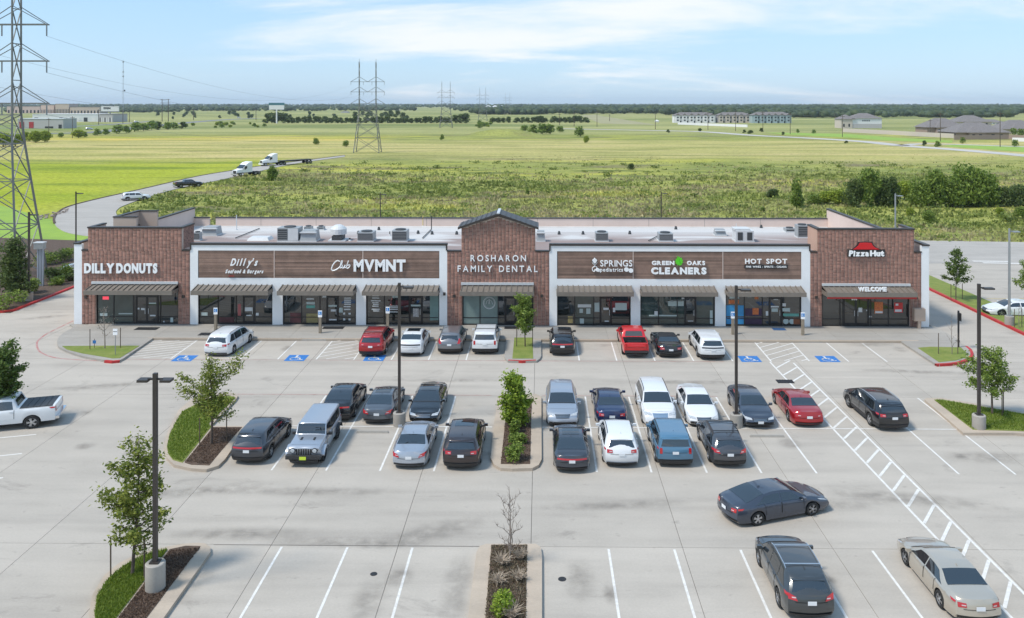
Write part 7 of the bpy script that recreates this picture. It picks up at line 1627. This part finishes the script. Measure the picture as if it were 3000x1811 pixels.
# ================================================================ pylons
def pylon(loc, label, near=True):
    r = empty('pylon', loc, label, 'pylon', 'twin mast lattice pylons of the power line'); LV = [0, 5.6, 10.4, 14.2, 17.2, 20.8, 24.6, 28.2, 31.5, 34.0]
    def hw_(z): return 4.8 - (4.8 - 3.15) * min(1, z / 16.0)
    def hd_(z): return 2.7 - (2.7 - .75) * min(1, z / 17.0)
    m_ = M('pylon_steel', (.20, .205, .20), .55, metal=.5)
    def bar(p, q, t, nm='brace'): return MB().tube(p, q, t, t, 4).build(nm, m_, r)
    for sx_ in (-1, 1):
        for sy__ in (-1, 1):
            MB().path([Vector((sx_*hw_(z), sy__*hd_(z), z)) for z in LV], [.13] * 5 + [.10] * 5, 4).build('leg', m_, r)
    for i in range(len(LV) - 1):
        z0, z1 = LV[i], LV[i+1]; t = .06 if near else .085
        for sx_ in (-1, 1):                                # side faces
            bar((sx_*hw_(z0), -hd_(z0), z0), (sx_*hw_(z1), hd_(z1), z1), t); bar((sx_*hw_(z0), hd_(z0), z0), (sx_*hw_(z1), -hd_(z1), z1), t); bar((sx_*hw_(z1), -hd_(z1), z1), (sx_*hw_(z1), hd_(z1), z1), t)
        if z1 <= 17.3:                                     # front and back faces of the lower body
            for sy__ in (-1, 1):
                bar((-hw_(z0), sy__*hd_(z0), z0), (hw_(z1), sy__*hd_(z1), z1), t); bar((hw_(z0), sy__*hd_(z0), z0), (-hw_(z1), sy__*hd_(z1), z1), t); bar((-hw_(z1), sy__*hd_(z1), z1), (hw_(z1), sy__*hd_(z1), z1), t)
                if near:
                    zm = (z0 + z1) / 2; bar((-hw_(zm), sy__*hd_(zm), zm), (0, sy__*hd_(z1), z1), .04); bar((hw_(zm), sy__*hd_(zm), zm), (0, sy__*hd_(z1), z1), .04)
    for z in (18.4, 22.8, 26.6):
        for sy__ in (-1, 1): MB().tube((-6.4, sy__*.3 if abs(6.4) > 5 else 0, z), (6.4, sy__*.3, z), .09, .09, 4).build('crossarm', m_, r)
        for sg in (-1, 1):
            for sy__ in (-1, 1): bar((sg*6.4, sy__*.25, z), (sg*3.15, sy__*.75, z + 1.9), .05); bar((sg*3.15, sy__*.75, z + 1.9), (0, sy__*.4, z), .05)
        for xx in (-6.3, -1.6, 1.6, 6.3): MB().tube((xx, 0, z), (xx, 0, z - 1.2), .07, .07, 6).build('insulator', M('insulator_grey', (.25, .27, .28), .3), r)
    for sg in (-1, 1): bar((sg*3.15, 0, 34.0), (sg*3.15, 0, 35.2), .07, 'mast_tip')
    return r
py = [(-57.6, 87), (-64.8, 316), (-70.5, 631), (-60, 880), (-50, 1300)]
pylon((*py[0], 0), 'nearest lattice pylon, cut by the left picture edge')
base_p = pylon((*py[1], -.1), 'second lattice pylon standing in the field', False)
for i, l in ((2, 'third lattice pylon before the dark tree row'), (3, 'faint fourth pylon on the skyline'), (4, 'faintest fifth pylon on the skyline')): add_copy(base_p, (*py[i], -.1), l, None)
m_wire = M('wire_dark', (.12, .13, .14), .5)
nm = 0
for z in (17.2, 21.6, 25.4):
    for xx in (-6.3, 6.3):
        pts = []
        for k in range(25):
            f = k / 24; pts.append(Vector((py[0][0] + xx + (py[1][0] - py[0][0]) * f, py[0][1] + (py[1][1] - py[0][1]) * f, z - 7.0 * 4 * f * (1 - f) * .9)))
        o = MB().path(pts, [.014] * 25, 3).build('power_line', m_wire); tag(o, 'thin overhead power line between the near and second pylon', 'power line', 'power lines of the pylon row')
# wood poles far away: column, foot row, top row
WP = [(143, 397, 345, 'dark wood pole right of the near pylon'), (212, 405, 340, 'thick dark wood pole before the white warehouse'), (289, 366, 320, 'wood pole before the billboard'), (360, 362, 322, 'wood pole left of the double pole'), (379, 358, 325, 'thin wood pole in the left plain'), (567, 352, 318, 'wood pole in the plain right of the double pole'), (750, 352, 320, 'wood pole left of the tall roadside sign'),
      (1749, 372, 326, 'wood pole left end of the right wire row'), (1786, 355, 335, 'short wood pole beyond the straw slope'), (1682, 371, 330, 'wood pole in the gap of the broken tree row'), (1639, 367, 332, 'wood pole behind the broken tree row'), (1920, 379, 330, 'wood pole with a white box at its foot'), (2074, 381, 328, 'wood pole before the first terrace'), (2155, 384, 324, 'wood pole before the second terrace'), (2235, 386, 326, 'wood pole before the grey terrace'), (2315, 393, 331, 'wood pole right of the grey terrace'), (2446, 368, 332, 'pale pole left of the big white house'), (2468, 402, 337, 'wood pole at the big white house'), (2725, 390, 350, 'short pole left of the hip roofed houses'), (2755, 415, 330, 'tall wood pole at the left hip roofed house'), (2930, 431, 328, 'tall wood pole near the right edge')]
for i, (u, vb, vt, lab) in enumerate(WP):
    x, y = G(u, vb, -.1); h = (vb - vt) * y / F; r = empty('utility_pole', (x, y, -.1), lab, 'utility pole', 'wood utility poles in the distance'); w = max(.17, y * .00038)
    MB().tube((0, 0, 0), (0, 0, h), w, w * .7, 6).build('pole', m_wood, r)
    if i != 16: MB().b(-1.3, -.08, h - 1.0, 1.3, .08, h - .75).build('crossarm', m_wood, r)
x, y = G(484, 356, -.1); h = 66 * y / F; r = empty('double_pole', (x, y, -.1), 'tall double wood pole with crossarms left of the plain', 'utility pole')
for sg in (-1, 1): MB().tube((sg*3.2, 0, 0), (sg*3.2, 0, h), .38, .3, 6).build('pole', m_wood, r)
for z in (h - .6, h - 4): MB().b(-5, -.2, z - .2, 5, .2, z + .2).build('crossarm', m_wood, r)
# wires along the right row of poles
RW_ = [(1749, 372, 326), (1920, 379, 330), (2074, 381, 328), (2155, 384, 324), (2235, 386, 326), (2315, 393, 331), (2468, 402, 337), (2755, 415, 330), (2930, 431, 328)]
for i in range(len(RW_) - 1):
    A_, B_ = RW_[i], RW_[i+1]; P = []
    for u, vb, vt in (A_, B_): x, y = G(u, vb, -.1); P.append(Vector((x, y, (vb - vt) * y / F - .8)))
    for dz in (0, -1.6):
        pts = [P[0].lerp(P[1], k/10) + Vector((0, 0, dz - 2.2 * (k/10) * (1 - k/10))) for k in range(11)]
        tag(MB().path(pts, [.03] * 11, 3).build('wire', m_wire), 'thin wire strung along the right row of poles', 'wire', 'wires of the right pole row')
# radio mast
x, y = G(361, 338, -.1); r = empty('radio_mast', (x, y, -.1), 'slender lattice radio mast on the left skyline', 'mast'); h = (338 - 176) * y / F; m_ = M('mast_steel', (.33, .35, .37), .6); w = .55
for k in range(3): a = 2*math.pi*k/3; MB().tube((1.0*w*2*math.cos(a), 1.0*w*2*math.sin(a), 0), (w*.9*math.cos(a), w*.9*math.sin(a), h), .11, .09, 4).build('leg', m_, r)
nseg = 22
for k in range(nseg):
    z0, z1 = h*k/nseg, h*(k+1)/nseg; f = 1 - k/nseg*.5; MB().tube((w*2*f*.5, 0, z0), (-w*f, w*f*.8, z1), .07, .07, 3).tube((-w*f, -w*f*.8, z0), (w*2*f*.5, 0, z1), .07, .07, 3).build('lattice', m_, r)
for zf in (.98, .80, .72): MB().lathe([(1.3, 0), (1.5, .8), (1.3, 1.6)], 8, 0, 'Z', (0, 0, h*zf - 1.6)).build('antenna_ring', m_, r)
MB().lathe([(1.2, 0), (1.2, .6), (.01, .6)], 12, 0, 'Y', (2.2, -.6, h*.45)).build('dish', m_unit_d, r)
# ================================================================ far buildings, roads
m_ash = M('highway_asphalt', (.22, .22, .23), .9, noise=(.05, .2)); m_pale = M('far_road', (.52, .49, .45), .9, noise=(.02, .15)); m_roofg = M('shingle_grey', (.21, .19, .185), .9, noise=(1, .25)); m_wl = M('house_white', (.70, .70, .71), .8); m_wb = M('house_beige', (.52, .46, .40), .85); m_wbr = M('house_brick', (.32, .24, .20), .9); m_win = M('far_window', (.03, .035, .045), .15)
m_wt = M('house_teal', (.33, .41, .43), .85); m_wg = M('house_grey', (.46, .44, .44), .85); m_metal = M('warehouse_metal', (.66, .68, .70), .6, noise=(.2, .08)); m_big = M('store_tan', (.50, .41, .35), .9); m_pink = M('store_pink', (.60, .45, .40), .9)
def road(name, ups, w, label, mat, z=-.04): o = ribbon(smooth_pts(GP(ups), 5), w, z, 0, mat, name, None); return tag(o, label, kind='structure')
road('far_road', [(1640, 377), (1900, 382), (2060, 386), (2200, 396), (2360, 404), (2523, 414), (2640, 426), (2800, 438), (3000, 455), (3150, 470)], 9.5, 'pale road running across behind the field', m_pale)
road('far_road', [(3100, 434), (2950, 428), (2800, 423), (2700, 421), (2640, 426)], 6, 'branch of the pale road towards the houses', m_pale)
road('highway', [(-60, 392), (120, 391), (260, 388), (330, 382), (420, 372), (520, 362), (640, 352), (760, 346)], 14, 'asphalt highway on the left', m_ash)
road('highway', [(-60, 376), (100, 374), (200, 371), (330, 364), (450, 355)], 10, 'far carriageway of the highway', m_ash)
flat('grass_field', GP([(2480, 392), (2640, 404), (2790, 412), (2790, 418), (2600, 412), (2500, 404), (2300, 394), (2240, 388)]), -.05, m_lawn2, .03, label='green verge beyond the far road')
flat('grass_field', GP([(2790, 424), (3100, 430), (3100, 452), (2900, 438), (2760, 428)]), -.05, m_lawn2, .03, label='bright grass at the right beyond the road')
flat('grass_field', GP([(0, 385), (280, 380), (400, 368), (200, 362), (0, 366)]), -.06, m_lawn, .03, label='green between the carriageways')
flat('clearing', GP([(1760, 362), (1930, 366), (1900, 362), (1740, 336), (1700, 338)]), -.05, M('straw', (.36, .33, .17), .95, noise=(.02, .3)), .03, label='straw coloured slope before the woods')
def at(u, v): return G(u, v, -.1)
def wbox(root, x0, y0, x1, y1, h, mat, n='wall', z0=0): return MB().b(x0, y0, z0, x1, y1, h).build(n, mat, root)
def hip(root, x0, y0, x1, y1, z0, h, mat=m_roofg, ov=.6, n='roof', gable=False):
    x0, y0, x1, y1 = x0-ov, y0-ov, x1+ov, y1+ov; d = min(x1 - x0, y1 - y0) / 2; ym = (y0+y1)/2; xm_ = (x0+x1)/2
    if (x1 - x0) >= (y1 - y0): a, b = (x0 + (0 if gable else d), ym), (x1 - (0 if gable else d), ym)
    else: a, b = (xm_, y0 + d), (xm_, y1 - d)
    v = [(x0, y0, z0), (x1, y0, z0), (x1, y1, z0), (x0, y1, z0), (*a, z0 + h), (*b, z0 + h)]
    if (x1 - x0) >= (y1 - y0): f = [(0,1,5,4), (1,2,5), (2,3,4,5), (3,0,4), (3,2,1,0)]
    else: f = [(0,1,4), (1,2,5,4), (2,3,5), (3,0,4,5), (3,2,1,0)]
    return MB().add(v, f).build(n, mat, root)
def windows(root, xs, z, w, h, y=-.06, mat=m_win):
    for x in xs: MB().b(x - w/2, y, z, x + w/2, y + .05, z + h).build('window', mat, root)
def terrace(u0, u1, vb, vt, lab, mat, nb, mat2=None):
    x0, y0 = at(u0, vb); x1, _ = at(u1, vb); W = x1 - x0; H_ = (vb - vt) * y0 / F * .70; r = empty('terrace_houses', ((x0+x1)/2, y0, -.1), lab, 'terraced houses')
    wbox(r, -W/2, 0, W/2, 12, H_, mat); hip(r, -W/2, 0, W/2, 12, H_, H_ * .42)
    for k in range(nb):
        c = -W/2 + W * (k + .5) / nb; bw = W / nb * .30; m2 = mat2 or mat
        b = wbox(r, c - bw, -1.4, c + bw, -.003, H_, m2, 'bay')
        MB().add([(c - bw - .3, -1.7, H_), (c + bw + .3, -1.7, H_), (c, -1.7, H_ + bw * 1.1), (c - bw - .3, 3, H_), (c + bw + .3, 3, H_), (c, 3, H_ + bw * 1.1)], [(0,1,2), (0,2,5,3), (1,4,5,2)]).build('gable_roof', m_roofg, r)
        for z in (.25, .62): MB().b(c - bw*.45, -1.46, H_*z, c + bw*.45, -1.41, H_*z + H_*.2).build('window', m_win, r)
        if k: MB().b(c - W/nb/2 - .9, -.06, H_*.0, c - W/nb/2 + .3, -.01, H_*.28).build('door', m_win, r); MB().b(c - W/nb/2 - .7, -.06, H_*.6, c - W/nb/2 + .7, -.01, H_*.82).build('window', m_win, r)
terrace(1975, 2096, 360, 329, 'white two storey terrace at the left of the far estate', m_wl, 6); terrace(2102, 2200, 360, 329, 'grey brown terrace right of the white one', m_wg, 5, m_wb); terrace(2204, 2318, 361, 328, 'blue grey terrace at the right of the far estate', m_wt, 6)
x0, y0 = at(2497, 376); x1, _ = at(2583, 376); W = x1 - x0; sc_ = y0 / F; r = empty('house', ((x0+x1)/2, y0, -.1), 'big white two storey house with grey hip roof', 'house'); H_ = 29 * sc_
wbox(r, -W/2, 0, W/2, 16, H_, m_wl); wbox(r, -W/2 - 8.5, -.5, -W/2 - .003, 13, H_*.92, m_wb, 'wing'); hip(r, -W/2, 0, W/2, 16, H_, H_*.52); hip(r, -W/2 - 8.5, -.5, -W/2 + 2, 13, H_*.92, H_*.45)
windows(r, [-W/2 + W*f for f in (.36, .43, .50, .57)], H_*.70, .9, H_*.14); windows(r, [-W/2 + W*f for f in (.10, .24, .86)], H_*.12, 1.4, H_*.2); windows(r, [-W/2 - 6.4, -W/2 - 2.5], H_*.15, 1.1, H_*.3, -.56); wbox(r, -W/2, -.1, W/2, -.002, H_*.45, m_wg, 'brick_skirt')
HS = [(2716, 2826, 389, 346, m_wbr, 'left hip roofed brick house of the right group'), (2800, 2955, 405, 359, m_wbr, 'front hip roofed house behind the fence'), (2805, 2905, 368, 338, m_wb, 'house with long grey roof behind the front one'), (2935, 3060, 394, 352, m_wb, 'rightmost house with a gabled grey roof'), (2880, 2945, 364, 350, m_wl, 'pale low house between the grey roofs')]
for u0, u1, vb, vt, mt, lab in HS:
    x0, y0 = at(u0, vb); x1, _ = at(u1, vb); W = x1 - x0; Ht = (vb - vt) * y0 / F; r = empty('house', ((x0+x1)/2, y0, -.1), lab, 'house'); hw = Ht * .36
    wbox(r, -W/2, 0, W/2, W*.7, hw, mt); hip(r, -W/2, 0, W/2, W*.7, hw, Ht*.62, ov=1.0); hip(r, -W*.30, -2.0, W*.05, W*.4, hw, Ht*.40, ov=.5, n='wing_roof'); wbox(r, -W*.28, -2.0, W*.03, -.003, hw, mt, 'wing'); windows(r, [-W*.18, W*.2, W*.35], hw*.3, 1.6, hw*.4); windows(r, [-W*.2, -W*.07], hw*.3, 1.4, hw*.4, -2.06)
def wall(pts, h, lab, mat, name='wall'):
    P = [at(*p) for p in pts]; r = empty(name, (*P[0], -.1), lab, 'wall')
    for i in range(len(P) - 1):
        a, b = Vector(P[i]), Vector(P[i+1]); d = (b - a); ln = d.length; m = MB().c(0, 0, h/2, ln, .35, h); o = m.build('wall_panel', mat, r); o.location = ((a.x+b.x)/2 - P[0][0], (a.y+b.y)/2 - P[0][1], 0); o.rotation_euler = (0, 0, math.atan2(d.y, d.x))
wall([(2470, 387), (2600, 394), (2700, 400), (2795, 405)], 2.4, 'long beige boundary wall before the big white house', m_wb); wall([(1986, 365), (2060, 368), (2190, 373)], 2.0, 'pale boundary wall before the white terrace', m_wl); wall([(2795, 410), (2870, 409), (2955, 408), (3100, 412)], 2.2, 'brown fence before the right houses', m_wbr, 'fence'); wall([(2966, 414), (3100, 418)], 1.8, 'pale wall at the far right', m_wl)
# left commercial strip
def store(u0, u1, vb, vt, mat, lab, roof=None, extra=None, dep=30, cat='building'):
    x0, y0 = at(u0, vb); x1, _ = at(u1, vb); W = x1 - x0; H_ = (vb - vt) * y0 / F; r = empty('commercial_building', ((x0+x1)/2, y0, -.1), lab, cat)
    wbox(r, -W/2, 0, W/2, dep, H_ - .3, mat); MB().b(-W/2 - .3, -.3, H_ - .3, W/2 + .3, dep + .3, H_).build('roof', roof or m_roofg, r)
    if extra: extra(r, W, H_)
    return r
def ex_big(r, W, H_):
    for k in range(9): MB().b(-W/2 + W*(k+.3)/9, -.1, .5, -W/2 + W*(k+.75)/9, -.02, H_*.45).build('window', m_win, r)
def ex_wh(r, W, H_):
    for k in range(8): MB().b(-W/2 + W*(k+.25)/8, -.12, .1, -W/2 + W*(k+.7)/8, -.02, H_*.55).build('loading_door', m_wl if k % 3 else m_win, r)
store(162, 202, 333, 304, m_big, 'tall tan block of the big store', extra=ex_big); store(120, 158, 333, 307, m_pink, 'pinkish block left of the tall tan one', extra=ex_big); store(20, 118, 332, 311, m_pink, 'long pale store at the left skyline', extra=ex_big); store(205, 292, 333, 313, m_big, 'long brown store right of the tall tan block', extra=ex_big); store(95, 289, 357, 334, m_metal, 'long white metal warehouse', m_wl, ex_wh, 40); store(291, 330, 358, 334, m_wg, 'grey building under the billboard', extra=ex_wh)
def ex_red(r, W, H_):
    for f in (.04, .25): MB().b(-W/2 + W*f, -.15, .3, -W/2 + W*(f + .10), -.02, H_*.66).build('red_door', M('door_red', (.40, .03, .03), .5), r)
    MB().b(-W/2 + W*.60, -.15, .4, -W/2 + W*.78, -.02, H_*.22).build('window', m_win, r); MB().b(-W/2 + W*.9, -.15, .2, -W/2 + W*.97, -.02, H_*.4).build('door', m_win, r)
store(52, 186, 377, 347, m_wg, 'low grey building with two red doors', m_metal, ex_red, 18)
# billboard and roadside sign
x0, y0 = at(322, 358); s_ = y0 / F; r = empty('billboard', (x0, y0, -.1), 'white billboard with dark letters on the left skyline', 'billboard')
zc = HC - (319 - VH) * s_; MB().b(-26*s_, 0, zc - 7.5*s_, 26*s_, 1.2, zc + 8*s_).build('panel', m_wl, r); MB().tube((0, .6, 0), (0, .6, zc - 7*s_), .6, .5, 8).build('post', m_galv, r); MB().b(-26*s_, -.1, zc - 10*s_, 26*s_, 1.3, zc - 7.6*s_).build('catwalk', m_unit_d, r)
lm = MB(); x = -19*s_
for ch in 'SIGN':
    vs, fs = glyph(ch, .05); lo = min(v[0] for v in vs); hi = max(v[0] for v in vs); lm.add([(x + (v[0]-lo)*8.2*s_, -.12, zc + v[1]*8*s_ - .5*s_) for v in vs], fs); x += (hi - lo + .12) * 8.2*s_
lm.build('letters', m_black, r)
x0, y0 = at(810, 362); s_ = y0 / F; r = empty('roadside_sign', (x0, y0, -.1), 'tall white roadside sign with a dark teal band', 'sign'); zc = HC - (311 - VH) * s_
MB().b(-22*s_, 0, zc - 10*s_, 22*s_, 1.0, zc + 3*s_).build('panel', m_wl, r); MB().b(-23*s_, -.05, zc + 3.1*s_, 23*s_, 1.05, zc + 10*s_).build('top_band', M('band_teal', (.05, .16, .20), .5), r); MB().tube((0, .5, 0), (0, .5, zc - 10*s_), .7, .6, 8).build('post', m_wl, r)
# small far sheds along the horizon
for i, (u, vb, w, h, mt, lab) in enumerate(((1215, 322, 14, 6, m_wl, 'tiny white shed on the far plain'), (1165, 325, 16, 5, m_wb, 'low beige farm building behind the pylon'), (1450, 316, 60, 6, m_wl, 'white roofs on the skyline right of the pylons'), (1010, 331, 26, 5, m_wg, 'grey far roof left of the second pylon'), (2010, 322, 12, 4, m_wl, 'small white roof in the woods'), (2400, 317, 16, 4, m_wl, 'white roof in the woods above the big house'), (2740, 316, 34, 5, m_wg, 'grey roofs in the right woods'), (2920, 331, 120, 7, m_wg, 'cluster of grey roofs at the far right'), (1925, 358, 14, 6, m_wl, 'white box at the foot of a wood pole'))):
    x0, y0 = at(u, vb); s_ = y0 / F; r = empty('far_building', (x0, y0, -.1), lab, 'building'); n_ = max(1, int(w / 16))
    for k in range(n_):
        xx = (-w/2 + w*(k+.5)/n_) * s_; ww = w/n_*s_*.42; wbox(r, xx - ww, 0, xx + ww, ww*1.5, h*s_*.6, mt); hip(r, xx - ww, 0, xx + ww, ww*1.5, h*s_*.6, h*s_*.5, m_roofg if mt != m_wl else mt, .2)
# cars on the highway
for u, v, m_, lab in ((262, 380, P_SILVER, 'silver car on the left highway'), (400, 359, P_WHITE, 'white vehicle on the far highway'), (700, 346, P_WHITE, 'distant white vehicle on the highway')):
    x, y = G(u, v); make_car('moving_car', lab, 'car', 'suv', m_, (x, y, .02), R(8), far=True)
# ================================================================ the hazy air
hz = bpy.data.materials.new('haze_air'); hz.use_nodes = True; t = hz.node_tree; t.nodes.clear()
o_ = t.nodes.new('ShaderNodeOutputMaterial'); pv = t.nodes.new('ShaderNodeVolumePrincipled'); pv.inputs['Color'].default_value = (.80, .90, 1.0, 1); pv.inputs['Density'].default_value = 0.00007; pv.inputs['Anisotropy'].default_value = 0.0
t.links.new(pv.outputs[0], o_.inputs['Volume'])
ho = MB().b(-10500, -400, -1.3, 10500, 13000, 85).build('haze', hz); tag(ho, 'pale air between the camera and the horizon', kind='stuff')
